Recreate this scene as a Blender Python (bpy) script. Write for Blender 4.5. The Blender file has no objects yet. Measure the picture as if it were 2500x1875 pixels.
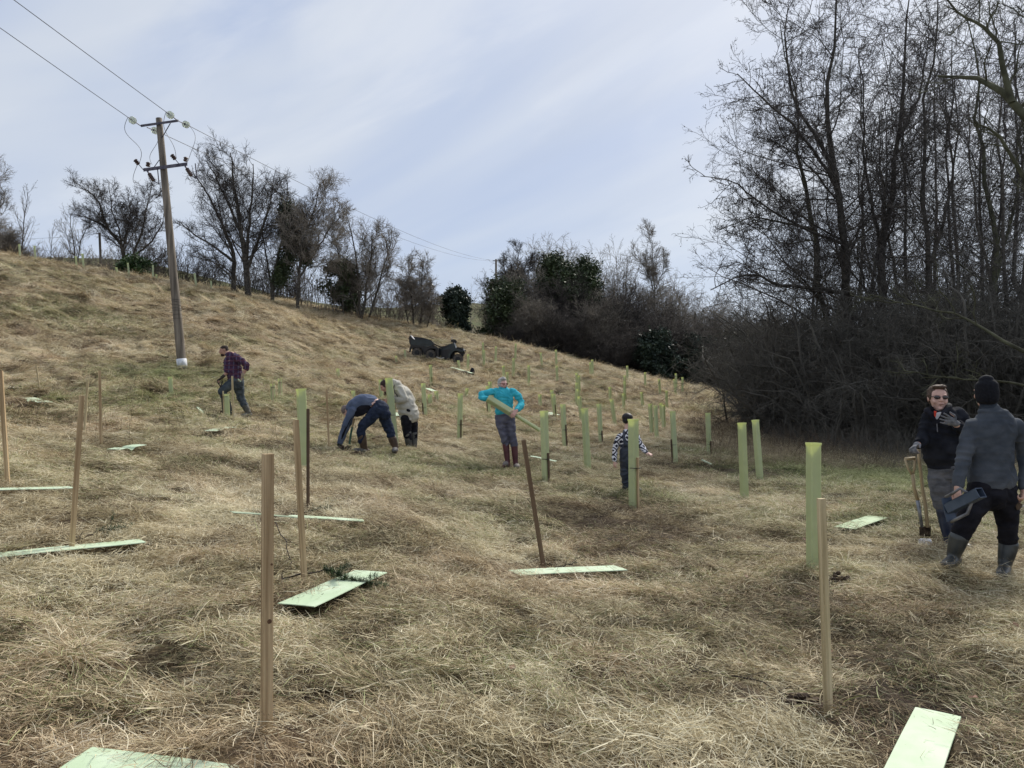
import bpy, bmesh, math, random
import numpy as np
from mathutils import Vector, Matrix, Quaternion
PI = math.pi
R = math.radians
scene = bpy.context.scene
COL = scene.collection
rng = np.random.default_rng(7)
random.seed(7)

# ------------------------------------------------------------------ camera
EYE = 1.6
FPX = 1878.0                      # focal length in photo pixels (2500 wide)
PITCH = math.atan(40.5 / FPX)
cam_d = bpy.data.cameras.new('camera'); cam = bpy.data.objects.new('camera', cam_d); COL.objects.link(cam)
cam_d.sensor_width = 36.0; cam_d.lens = 36.0 * FPX / 2500.0
cam_d.clip_start = 0.05; cam_d.clip_end = 3000
cam.location = (0, 0, EYE); cam.rotation_euler = (PI / 2 + PITCH, 0, 0)
scene.camera = cam

# ------------------------------------------------------------------ light
scene.view_settings.view_transform = 'Standard'; scene.view_settings.look = 'None'
scene.view_settings.gamma = 1.0; scene.view_settings.exposure = 0.2
CLOUD_SEED = 2.3
SUN_EL, SUN_AZ = R(42), R(36)     # azimuth measured to the right of the view direction
world = bpy.data.worlds.new('World'); scene.world = world; world.use_nodes = True
def build_world():
    nt = world.node_tree; N = nt.nodes; L = nt.links; N.clear()
    out = N.new('ShaderNodeOutputWorld'); bg = N.new('ShaderNodeBackground')
    sky = N.new('ShaderNodeTexSky'); sky.sky_type = 'NISHITA'; sky.sun_disc = False
    sky.sun_elevation = SUN_EL; sky.sun_rotation = SUN_AZ; sky.air_density = 1.3; sky.dust_density = 0.6
    tc = N.new('ShaderNodeTexCoord'); sep = N.new('ShaderNodeSeparateXYZ'); L.new(tc.outputs['Generated'], sep.inputs[0])
    def M(op, a, b=None, clamp=False):
        n = N.new('ShaderNodeMath'); n.operation = op; n.use_clamp = clamp
        for i, v in enumerate((a, b)):
            if v is None: continue
            if isinstance(v, (int, float)): n.inputs[i].default_value = v
            else: L.new(v, n.inputs[i])
        return n.outputs[0]
    z = M('ADD', M('MAXIMUM', sep.outputs[2], 0.0), 0.16)
    cx = M('DIVIDE', sep.outputs[0], z); cy = M('DIVIDE', sep.outputs[1], z)
    def noise(sx, sy, ox, sc, det, rough, dist=0.0):
        cmb = N.new('ShaderNodeCombineXYZ')
        L.new(M('ADD', M('ADD', M('MULTIPLY', cx, sx), M('MULTIPLY', cy, 0.35 * sx)), ox), cmb.inputs[0]); L.new(M('MULTIPLY', cy, sy), cmb.inputs[1])
        n = N.new('ShaderNodeTexNoise'); n.inputs['Scale'].default_value = sc; n.inputs['Detail'].default_value = det
        n.inputs['Roughness'].default_value = rough; n.inputs['Distortion'].default_value = dist
        L.new(cmb.outputs[0], n.inputs['Vector']); return n.outputs['Fac']
    def ramp(f, a, b, ip='EASE'):
        r = N.new('ShaderNodeValToRGB'); r.color_ramp.interpolation = ip
        r.color_ramp.elements[0].position = a; r.color_ramp.elements[1].position = b
        L.new(f, r.inputs[0]); return r.outputs[0]
    def mix(f, a, b):
        m = N.new('ShaderNodeMix'); m.data_type = 'RGBA'
        if isinstance(f, (int, float)): m.inputs[0].default_value = f
        else: L.new(f, m.inputs[0])
        for s, v in ((6, a), (7, b)):
            if isinstance(v, tuple): m.inputs[s].default_value = (*v, 1)
            else: L.new(v, m.inputs[s])
        return m.outputs[2]
    sc = N.new('ShaderNodeVectorMath'); sc.operation = 'SCALE'; sc.inputs[3].default_value = 0.085
    L.new(sky.outputs[0], sc.inputs[0])
    az = M('ARCTAN2', sep.outputs[0], sep.outputs[1]); el = M('ARCSINE', sep.outputs[2])
    q = M('SUBTRACT', el, M('MULTIPLY', az, 0.42))
    def streak(sa, sq, off, det, rough, dist):
        cmb = N.new('ShaderNodeCombineXYZ'); L.new(M('MULTIPLY', az, sa), cmb.inputs[0]); L.new(M('MULTIPLY', q, sq), cmb.inputs[1]); cmb.inputs[2].default_value = off
        n = N.new('ShaderNodeTexNoise'); n.inputs['Scale'].default_value = 1.0; n.inputs['Detail'].default_value = det; n.inputs['Roughness'].default_value = rough; n.inputs['Distortion'].default_value = dist
        L.new(cmb.outputs[0], n.inputs['Vector']); return n.outputs['Fac']
    big = streak(1.3, 3.4, CLOUD_SEED, 4, .5, .7); fine = streak(3.0, 9.0, 4.4, 7, .55, .6); low = streak(1.6, 6.0, 9.1, 4, .5, .3)
    thin = mix(ramp(big, 0.28, 0.60), (0.39, 0.475, 0.67), (0.60, 0.645, 0.725))
    tint = mix(M('MULTIPLY', ramp(fine, 0.45, 0.70), 0.38), thin, (0.74, 0.765, 0.81))
    tint = mix(M('MULTIPLY', ramp(low, 0.52, 0.74), 0.50), tint, (0.40, 0.465, 0.61))
    # bright veil round the hidden sun
    dv = N.new('ShaderNodeVectorMath'); dv.operation = 'DOT_PRODUCT'; L.new(tc.outputs['Generated'], dv.inputs[0])
    dv.inputs[1].default_value = (math.cos(SUN_EL) * math.sin(SUN_AZ), math.cos(SUN_EL) * math.cos(SUN_AZ), math.sin(SUN_EL))
    gl = M('POWER', M('MAXIMUM', dv.outputs['Value'], 0.0), 7.0)
    tint = mix(M('MULTIPLY', gl, 0.8, True), tint, (0.86, 0.87, 0.90))
    # paler and bluer towards the horizon
    hz = ramp(sep.outputs[2], 0.02, 0.30)
    hzm = M('MULTIPLY', M('SUBTRACT', 1.0, hz), 0.40)
    tint = mix(hzm, tint, (0.47, 0.58, 0.78))
    fin = mix(0.88, sc.outputs[0], tint)
    L.new(fin, bg.inputs[0]); bg.inputs[1].default_value = 1.0
    L.new(bg.outputs[0], out.inputs[0])
build_world()
sd = bpy.data.lights.new('sun', 'SUN'); sun = bpy.data.objects.new('sun', sd); COL.objects.link(sun)
sd.energy = 4.0; sd.angle = R(15); sd.color = (1.0, 0.95, 0.86)
_d = Vector((math.cos(SUN_EL) * math.sin(SUN_AZ), math.cos(SUN_EL) * math.cos(SUN_AZ), math.sin(SUN_EL)))
sun.rotation_euler = _d.to_track_quat('Z', 'Y').to_euler()

# ------------------------------------------------------------------ helpers
def vhash(ix, iy, s):
    h = (ix.astype(np.int64) * 374761393 + iy.astype(np.int64) * 668265263 + s * 1274126177) & 0xffffffff
    h = ((h ^ (h >> 13)) * 1274126177) & 0xffffffff
    return ((h ^ (h >> 16)) & 0xffffff) / float(0xffffff)
def vn(x, y, s=0):
    x = np.asarray(x, float); y = np.asarray(y, float)
    ix = np.floor(x); iy = np.floor(y); fx = x - ix; fy = y - iy
    fx = fx * fx * (3 - 2 * fx); fy = fy * fy * (3 - 2 * fy)
    a = vhash(ix, iy, s); b = vhash(ix + 1, iy, s); c = vhash(ix, iy + 1, s); d = vhash(ix + 1, iy + 1, s)
    return (a * (1 - fx) + b * fx) * (1 - fy) + (c * (1 - fx) + d * fx) * fy
# ---- terrain: heights (m) read along sight lines of the hill, as one smooth height field
TCOL = (np.array([-500, 0, 300, 600, 900, 1150, 1400, 1650, 1900, 2200, 2500, 3000.]) - 1250) / FPX
TDEP = np.array([0, 4, 8, 12, 16, 20, 25, 30, 37, 45, 52, 58, 66, 80, 110, 160, 250, 400, 700.])
TZ = np.array([
 [0, .25, .80, 1.15, 1.6, 2.2, 3.3, 4.9, 7.2, 10.6, 12.4, 13.2, 14, 16, 21, 31, 47, 60, 60],
 [0, .20, .70, 0.95, 1.25, 1.7, 2.7, 4.0, 6.3, 9.3, 11.3, 12.1, 13.1, 15, 20.3, 30, 47, 60, 60],
 [0, .15, .55, .85, 1.15, 1.6, 2.3, 3.2, 5.1, 7.7, 9.7, 10.9, 12.1, 14.2, 19.3, 29.5, 46.8, 60, 60],
 [0, .20, .42, .70, 1.0, 1.4, 1.95, 2.7, 4.1, 6.2, 8.2, 9.3, 10.5, 12.0, 16, 24, 38, 50, 50],
 [0, .12, .28, .45, .65, .88, 1.25, 1.8, 2.6, 3.7, 5.2, 6.7, 8.5, 9.6, 12, 18, 31, 48, 48],
 [0, .08, .15, .30, .45, .60, .85, 1.2, 1.95, 3.1, 4.1, 5.4, 7.0, 7.6, 10, 17, 33, 46, 46],
 [0, 0, .05, .18, .25, .32, .42, .62, 1.25, 2.4, 3.4, 4.2, 5.0, 5.2, 6.5, 13, 28, 44, 44],
 [0, 0, 0, .05, .10, .15, .20, .25, .52, 1.15, 1.9, 2.5, 2.9, 3.0, 4, 9, 24, 38, 38],
 [0, 0, 0, .02, .05, .05, 0, 0, .1, .45, .9, 1.3, 1.6, 1.6, 3, 7, 20, 34, 34],
 [0, 0, 0, .03, 0, -.05, -.15, -.2, -.2, 0, .2, .5, .5, .5, 1.5, 4, 14, 28, 28],
 [0, 0, 0, .03, 0, -.05, -.15, -.2, -.3, -.2, 0, 0, 0, 0, 0, 3, 12, 24, 24],
 [0, 0, 0, 0, 0, 0, -.1, -.2, -.3, -.2, 0, 0, 0, 0, 0, 2, 10, 20, 20]])
def _slopes(xs, ys):          # monotone-friendly cubic slopes along the last axis
    d = np.diff(ys, axis=-1) / np.diff(xs); m = np.zeros_like(ys)
    m[..., 1:-1] = 0.5 * (d[..., 1:] + d[..., :-1]); m[..., 0] = d[..., 0]; m[..., -1] = 0
    return m
_mD = _slopes(TDEP, TZ)
def hbase(x, y):
    x = np.asarray(x, float); y = np.asarray(y, float)
    yy = np.clip(y, 0.0, 699.0); u = np.clip(x / np.maximum(yy, 1.5), TCOL[0], TCOL[-1] - 1e-6)
    i = np.clip(np.searchsorted(TDEP, yy, side='right') - 1, 0, len(TDEP) - 2)
    h = TDEP[i + 1] - TDEP[i]; t = (yy - TDEP[i]) / h
    h00 = 2 * t**3 - 3 * t**2 + 1; h10 = t**3 - 2 * t**2 + t; h01 = -2 * t**3 + 3 * t**2; h11 = t**3 - t**2
    def colz(c): return h00 * TZ[c, i] + h10 * h * _mD[c, i] + h01 * TZ[c, i + 1] + h11 * h * _mD[c, i + 1]
    j = np.clip(np.searchsorted(TCOL, u, side='right') - 1, 0, len(TCOL) - 2)
    s = (u - TCOL[j]) / (TCOL[j + 1] - TCOL[j])
    p0 = colz(np.maximum(j - 1, 0)); p1 = colz(j); p2 = colz(j + 1); p3 = colz(np.minimum(j + 2, len(TCOL) - 1))
    return 0.5 * (2 * p1 + (p2 - p0) * s + (2 * p0 - 5 * p1 + 4 * p2 - p3) * s**2 + (3 * p1 - p0 - 3 * p2 + p3) * s**3)
def bumps(x, y):
    x = np.asarray(x, float); y = np.asarray(y, float)
    d = np.sqrt(x * x + y * y)
    # hill tussocks: bigger up the slope, combed across it
    hillm = np.clip((y - 16 - 0.9 * x) / 14.0, 0, 1)
    a = vn(x * 1.1 + 3 * vn(x * .3, y * .3, 9), y * 1.9, 1); b = vn(x * 2.6, y * 4.0, 2); c = vn(x * 5.5, y * 6.5, 3)
    t = np.abs(a - .5) * 2
    near = (c - .5) * .10 + (b - .5) * .10 + (vn(x * .8, y * .8, 5) - .5) * .07
    hill = (1 - t) * .22 + (b - .5) * .34 + (c - .5) * .16 - .10
    far = np.clip(d / 90 - .4, 0, 1.5)
    return near * (1 - hillm) + hill * hillm + far * (vn(x * .12, y * .12, 6) - .5) * .5
def gz(x, y): return hbase(x, y) + bumps(x, y)
def G(x, y): return float(gz(np.array([x]), np.array([y]))[0])
# photo pixel (2500 x 1875) at forward distance Y -> world point
_cp, _sp = math.cos(PITCH), math.sin(PITCH)
def at(px, py, Y):
    cx = (px - 1250) / FPX; cy = (937.5 - py) / FPX
    fy = _cp - cy * _sp; fz = _sp + cy * _cp
    return Vector((cx * Y / fy, Y, EYE + fz * Y / fy))
def hit(px, py, y0=1.2, y1=140):   # where the sight line of a photo pixel meets the ground
    Y = np.geomspace(y0, y1, 1500); cx = (px - 1250) / FPX; cy = (937.5 - py) / FPX
    fy = _cp - cy * _sp; fz = _sp + cy * _cp
    X = cx * Y / fy; Z = EYE + fz * Y / fy
    k = np.argmax(Z <= hbase(X, Y))
    if Z[k] > hbase(X, Y)[k]: return None
    return Vector((X[k], Y[k], float(gz(X[k], Y[k]))))

def tag(o, label=None, cat=None, group=None, kind=None):
    if label: o['label'] = label
    if cat: o['category'] = cat
    if group: o['group'] = group
    if kind: o['kind'] = kind
    return o
def empty(name, loc, label, cat, group=None, rz=0):
    o = bpy.data.objects.new(name, None); COL.objects.link(o); o.location = loc; o.rotation_euler = (0, 0, rz)
    o.empty_display_size = .2
    return tag(o, label, cat, group)
def mesh_np(name, V, F, mat=None, parent=None, smooth=False, attrs=None, loc=None):
    """V (n,3) array; F (m,k) int array or a list of such; world coordinates unless the parent sits at an offset."""
    me = bpy.data.meshes.new(name); V = np.asarray(V, dtype=np.float32)
    Fs = F if isinstance(F, list) else [F]
    Fs = [np.asarray(f, dtype=np.int32) for f in Fs if len(f)]
    loops = np.concatenate([f.ravel() for f in Fs]); tot = np.concatenate([np.full(len(f), f.shape[1], np.int32) for f in Fs])
    me.vertices.add(len(V)); me.vertices.foreach_set('co', V.ravel())
    me.loops.add(len(loops)); me.loops.foreach_set('vertex_index', loops)
    me.polygons.add(len(tot)); st = np.concatenate([[0], np.cumsum(tot)[:-1]]).astype(np.int32)
    me.polygons.foreach_set('loop_start', st); me.polygons.foreach_set('loop_total', tot)
    if smooth: me.polygons.foreach_set('use_smooth', np.ones(len(tot), dtype=bool))
    me.update(calc_edges=True)
    for k, a in (attrs or {}).items():
        at_ = me.attributes.new(k, 'FLOAT', 'POINT'); at_.data.foreach_set('value', np.asarray(a, np.float32))
    if mat is not None: me.materials.append(mat)
    o = bpy.data.objects.new(name, me); COL.objects.link(o)
    if loc is not None: o.location = loc
    if parent is not None: o.parent = parent
    return o
class MB:
    """collects simple shapes, then links them as one mesh"""
    def __init__(s): s.V = []; s.F = []; s.n = 0
    def add(s, V, F):
        V = [tuple(v) for v in V]; s.V += V; s.F += [tuple(i + s.n for i in f) for f in F]; s.n += len(V)
    def box(s, c, size, rot=None, taper=1.0):
        c = Vector(c); hx, hy, hz = size[0] / 2, size[1] / 2, size[2] / 2; vs = []
        for z in (-hz, hz):
            k = taper if z > 0 else 1
            for x, y in ((-hx, -hy), (hx, -hy), (hx, hy), (-hx, hy)):
                v = Vector((x * k, y * k, z)); vs.append(c + (rot @ v if rot else v))
        s.add(vs, [(3, 2, 1, 0), (4, 5, 6, 7), (0, 1, 5, 4), (1, 2, 6, 5), (2, 3, 7, 6), (3, 0, 4, 7)])
    def bar(s, a, b, w, h=None, up=(0, 0, 1)):
        a = Vector(a); b = Vector(b); d = (b - a); L = d.length; d.normalize(); up = Vector(up)
        if abs(d.dot(up)) > .98: up = Vector((0, 1, 0))
        x = d.cross(up).normalized(); y = x.cross(d).normalized(); h = h or w
        m = Matrix((x, y, d)).transposed(); s.box((a + b) / 2, (w, h, L), m)
    def tube(s, pts, r, n=8, cap=True):
        pts = [Vector(p) for p in pts]; rs = r if isinstance(r, (list, tuple)) else [r] * len(pts); base = s.n; V = []; F = []
        nrm = None
        for i, p in enumerate(pts):
            d = (pts[min(i + 1, len(pts) - 1)] - pts[max(i - 1, 0)]).normalized()
            if nrm is None: nrm = d.orthogonal().normalized()
            nrm = (nrm - d * nrm.dot(d)).normalized(); bi = d.cross(nrm)
            for k in range(n):
                a = 2 * PI * k / n; V.append(p + (nrm * math.cos(a) + bi * math.sin(a)) * rs[i])
        for i in range(len(pts) - 1):
            for k in range(n):
                k2 = (k + 1) % n; F.append((i * n + k, i * n + k2, (i + 1) * n + k2, (i + 1) * n + k))
        if cap: F.append(tuple(reversed(range(n)))); F.append(tuple((len(pts) - 1) * n + k for k in range(n)))
        s.add(V, F)
    def disc(s, c, ax, r, t, n=20): c = Vector(c); ax = Vector(ax).normalized(); s.tube([c - ax * t / 2, c + ax * t / 2], r, n)
    def ellipsoid(s, c, r, rot=None, n=12, m=8):
        c = Vector(c); V = []; F = []
        for i in range(m + 1):
            th = PI * i / m
            for k in range(n):
                a = 2 * PI * k / n; v = Vector((r[0] * math.sin(th) * math.cos(a), r[1] * math.sin(th) * math.sin(a), r[2] * math.cos(th)))
                V.append(c + (rot @ v if rot else v))
        for i in range(m):
            for k in range(n):
                k2 = (k + 1) % n; F.append((i * n + k, (i + 1) * n + k, (i + 1) * n + k2, i * n + k2))
        s.add(V, F)
    def prism(s, pts2d, fn, d0, d1):
        """polygon pts2d mapped by fn(p, depth) -> Vector at two depths"""
        n = len(pts2d); V = [fn(p, d0) for p in pts2d] + [fn(p, d1) for p in pts2d]
        s.add(V, [tuple(range(n)), tuple(reversed(range(n, 2 * n)))] + [(i + n, (i + 1) % n + n, (i + 1) % n, i) for i in range(n)])
    def build(s, name, mat, parent=None, smooth=False, bevel=0.0):
        me = bpy.data.meshes.new(name); off = Vector(parent_origin(parent)); 
        me.from_pydata([Vector(v) - off for v in s.V], [], s.F); bm = bmesh.new(); bm.from_mesh(me)
        bmesh.ops.recalc_face_normals(bm, faces=bm.faces)
        if bevel: bmesh.ops.bevel(bm, geom=bm.edges[:], offset=bevel, segments=2, affect='EDGES', clamp_overlap=True)
        bm.to_mesh(me); bm.free()
        if smooth: me.polygons.foreach_set('use_smooth', [True] * len(me.polygons))
        me.materials.append(mat); o = bpy.data.objects.new(name, me); COL.objects.link(o)
        if parent is not None: o.parent = parent
        return o
def parent_origin(p):
    v = Vector((0, 0, 0))
    while p is not None: v = v + p.location; p = p.parent
    return v
def copy_tree(o, parent=None):
    c = o.copy(); COL.objects.link(c)
    if parent is not None: c.parent = parent
    for ch in list(o.children): copy_tree(ch, c)
    return c
# ---- materials
def mat(name, c1, c2=None, scale=8.0, rough=.8, bump=0.0, bscale=None, detail=5, spec=.3, metal=0.0, stretch=(1, 1, 1), lo=.35, hi=.65, coord='Object'):
    m = bpy.data.materials.new(name); m.use_nodes = True; nt = m.node_tree; N = nt.nodes; L = nt.links
    p = N['Principled BSDF']; p.inputs['Roughness'].default_value = rough; p.inputs['Metallic'].default_value = metal
    p.inputs['Specular IOR Level'].default_value = spec
    tc = N.new('ShaderNodeTexCoord'); mp = N.new('ShaderNodeMapping'); mp.inputs['Scale'].default_value = stretch
    L.new(tc.outputs[coord], mp.inputs[0])
    if c2 is None: c2 = tuple(min(1, v * 1.35 + .004) for v in c1)
    n = N.new('ShaderNodeTexNoise'); n.inputs['Scale'].default_value = scale; n.inputs['Detail'].default_value = detail; L.new(mp.outputs[0], n.inputs['Vector'])
    r = N.new('ShaderNodeValToRGB'); r.color_ramp.elements[0].position = lo; r.color_ramp.elements[1].position = hi
    r.color_ramp.elements[0].color = (*c1, 1); r.color_ramp.elements[1].color = (*c2, 1)
    L.new(n.outputs['Fac'], r.inputs[0]); L.new(r.outputs[0], p.inputs['Base Color'])
    if bump:
        nb = N.new('ShaderNodeTexNoise'); nb.inputs['Scale'].default_value = bscale or scale * 3; nb.inputs['Detail'].default_value = 6; L.new(mp.outputs[0], nb.inputs['Vector'])
        b = N.new('ShaderNodeBump'); b.inputs['Strength'].default_value = 1.0; b.inputs['Distance'].default_value = bump
        L.new(nb.outputs['Fac'], b.inputs['Height']); L.new(b.outputs[0], p.inputs['Normal'])
    return m
# ------------------------------------------------------------------ ground colour fields
def blob(x, y, cx, cy, rx, ry): return np.clip(1.3 - np.sqrt(((x - cx) / rx)**2 + ((y - cy) / ry)**2), 0, 1)
def green_field(x, y):
    g = np.clip(vn(x * .22, y * .3, 21) * .6 + vn(x * .9, y * 1.1, 22) * .5 - .60, 0, 1) * 1.5
    g = g + (y < 24) * np.clip(vn(x * .6, y * .7, 27) * 1.0 - .36, 0, 1) * .40
    g = g + blob(x, y, -11.3, 26.5, 3.4, 3.2) * .9 + blob(x, y, 7.6, 15.5, 3.6, 3.6) * 1.15 + blob(x, y, -20, 36, 4.5, 3.5) * .35 + blob(x, y, -8.5, 20.5, 3.0, 3) * .5
    g = g + blob(x, y, -6, 24, 3.5, 2.2) * .4 + blob(x, y, 4.6, 10.2, 1.6, 1.4) * .5 + blob(x, y, 5.2, 21, 1.2, 2) * .6
    g = g + blob(x, y, -27, 46, 5, 4) * .25 + np.clip((y - 110) / 60, 0, 1) * .8 * (x < 10)
    return np.clip(g * (.35 + .9 * vn(x * 2.3, y * 2.3, 23)), 0, 1)
def soil_field(x, y):
    s = blob(x, y, 1.5, 9.6, 1.7, 2.4) * .68 + blob(x, y, 1.6, 5.2, 1.0, 1.6) * .5 + blob(x, y, 1.9, 3.9, .7, .5) * .7 + blob(x, y, -.8, 3.9, .8, .4) * .5 + blob(x, y, -1.9, 4.2, .5, .3) * .6 + blob(x, y, 4.2, 16.5, 2.2, 1.7) * .75 + blob(x, y, 2.6, 6.2, 1.5, .8) * .4 + blob(x, y, -3.6, 13.8, .9, .5) * .8 + blob(x, y, 5.4, 9.6, .5, .35) * .9
    s = s + np.clip(vn(x * 1.3, y * 1.3, 31) * 1.0 + vn(x * 3.5, y * 3.5, 32) * .6 - 1.02, 0, 1) * 1.9
    return np.clip(s * (.45 + .9 * vn(x * 3, y * 3, 33)), 0, 1)
def wood_field(x, y):           # leaf litter and shade plants under the right-hand trees
    return np.clip((x - 10.5 - .16 * np.maximum(y - 22, 0) + (vn(x * .5, y * .5, 41) - .5) * 3) / 2.5, 0, 1) * np.clip((y - 17) / 4, 0, 1)

def ground_mat(name='dry_grass_ground', blade=False):
    m = bpy.data.materials.new(name); m.use_nodes = True; nt = m.node_tree; N = nt.nodes; L = nt.links
    p = N['Principled BSDF']; p.inputs['Roughness'].default_value = .9; p.inputs['Specular IOR Level'].default_value = .15
    geo = N.new('ShaderNodeNewGeometry')
    def noise(sc, det=4, st=(1, 1, 1)):
        mp = N.new('ShaderNodeMapping'); mp.inputs['Scale'].default_value = st; L.new(geo.outputs['Position'], mp.inputs[0])
        n = N.new('ShaderNodeTexNoise'); n.inputs['Scale'].default_value = sc; n.inputs['Detail'].default_value = det; L.new(mp.outputs[0], n.inputs['Vector']); return n.outputs['Fac']
    def ramp(f, stops):
        r = N.new('ShaderNodeValToRGB'); e = r.color_ramp.elements
        while len(e) < len(stops): e.new(.5)
        for k, (q, c) in enumerate(stops): e[k].position = q; e[k].color = (*c, 1)
        L.new(f, r.inputs[0]); return r.outputs[0]
    def mixc(f, a, b):
        mx = N.new('ShaderNodeMix'); mx.data_type = 'RGBA'
        if isinstance(f, float): mx.inputs[0].default_value = f
        else: L.new(f, mx.inputs[0])
        for s, v in ((6, a), (7, b)):
            if isinstance(v, tuple): mx.inputs[s].default_value = (*v, 1)
            else: L.new(v, mx.inputs[s])
        return mx.outputs[2]
    def attr(nm, ty):
        a = N.new('ShaderNodeAttribute'); a.attribute_type = ty; a.attribute_name = nm; return a.outputs['Fac']
    def math_(op, a, b=0.0, c=0.0):
        n = N.new('ShaderNodeMath'); n.operation = op
        for i, v in enumerate((a, b, c)):
            if isinstance(v, float): n.inputs[i].default_value = v
            else: L.new(v, n.inputs[i])
        return n.outputs[0]
    ty = 'INSTANCER' if blade else 'GEOMETRY'
    gr, so, wo = attr('green', ty), attr('soil', ty), attr('wood', ty)
    if blade:
        bc = attr('bladecol', 'GEOMETRY'); rnd = attr('tone', 'INSTANCER')
        f = math_('ADD', math_('MULTIPLY', bc, .66), math_('ADD', math_('MULTIPLY', rnd, .48), math_('MULTIPLY', noise(1.6, 4), .16)))
        f = math_('SUBTRACT', math_('ADD', f, -.055), math_('MULTIPLY', so, .42))
        dry = ramp(f, [(.16, (.082, .062, .038)), (.36, (.235, .185, .10)), (.54, (.445, .37, .222)), (.72, (.63, .56, .375)), (.95, (.80, .74, .54))])
        lush = ramp(f, [(.2, (.075, .09, .035)), (.5, (.19, .225, .085)), (.8, (.38, .41, .18))])
        wd = ramp(f, [(.2, (.03, .024, .017)), (.6, (.085, .068, .046)), (.9, (.2, .165, .115))])
        warm = ramp(f, [(.16, (.092, .060, .038)), (.36, (.27, .188, .115)), (.54, (.48, .36, .22)), (.72, (.68, .55, .37)), (.95, (.86, .76, .58))])
        dry = mixc(attr('hue', ty), dry, warm)
        gm = math_('GREATER_THAN', gr, math_('MULTIPLY', math_('FRACT', math_('MULTIPLY', bc, 37.7)), .95))
        col = mixc(math_('MULTIPLY', gm, .85), dry, lush); col = mixc(wo, col, wd)
        L.new(col, p.inputs['Base Color'])
        p.inputs['Roughness'].default_value = .65
        # blades pass a little light
        tr = N.new('ShaderNodeBsdfTranslucent'); L.new(col, tr.inputs[0]); ms = N.new('ShaderNodeMixShader'); ms.inputs[0].default_value = .22
        out = N['Material Output']; L.new(p.outputs[0], ms.inputs[1]); L.new(tr.outputs[0], ms.inputs[2]); L.new(ms.outputs[0], out.inputs[0])
    else:
        f = math_('ADD', math_('MULTIPLY', noise(9, 6, (1, 1.6, 1)), .6), math_('MULTIPLY', noise(1.2, 4), .4))
        dry = ramp(f, [(.36, (.040, .028, .018)), (.50, (.105, .074, .043)), (.64, (.22, .16, .09))])
        lush = ramp(f, [(.38, (.03, .036, .015)), (.62, (.11, .14, .05))])
        soil = ramp(noise(14, 6), [(.35, (.030, .021, .015)), (.65, (.075, .053, .037))])
        wd = ramp(noise(6, 6), [(.35, (.022, .018, .012)), (.65, (.07, .055, .036))])
        col = mixc(gr, dry, lush); col = mixc(so, col, soil); col = mixc(wo, col, wd)
        L.new(col, p.inputs['Base Color'])
        b = N.new('ShaderNodeBump'); b.inputs['Distance'].default_value = .05; L.new(noise(18, 8, (1, 1.5, 1)), b.inputs['Height']); L.new(b.outputs[0], p.inputs['Normal'])
    return m
def build_ground():
    t = np.arange(0, 1.0001, 1 / 1000); Yr = -7 + 8 * (np.exp(t * math.log(708 / 8.)) - 1) / 1.0 * 1.0
    Yr = -7 + 8.0 * (np.exp(t * math.log((700 + 7 + 8) / 8.0)) - 1)
    U = np.linspace(-1.45, 1.45, 760)
    X = U[None, :] * (np.abs(Yr[:, None]) * .62 + 9); X = np.where(Yr[:, None] > 0, X * 1.0, X); Yg = np.repeat(Yr[:, None], len(U), 1)
    X = X + 0 * Yg; Z = gz(X, Yg)
    n, k = X.shape; V = np.stack([X, Yg, Z], -1).reshape(-1, 3)
    idx = np.arange(n * k).reshape(n, k)
    F = np.stack([idx[:-1, :-1], idx[:-1, 1:], idx[1:, 1:], idx[1:, :-1]], -1).reshape(-1, 4)
    xx, yy = V[:, 0], V[:, 1]
    o = mesh_np('ground', V, F, ground_mat(), smooth=True, attrs={'green': green_field(xx, yy), 'soil': soil_field(xx, yy), 'wood': wood_field(xx, yy)})
    tag(o, kind='structure'); return o
build_ground()

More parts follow.
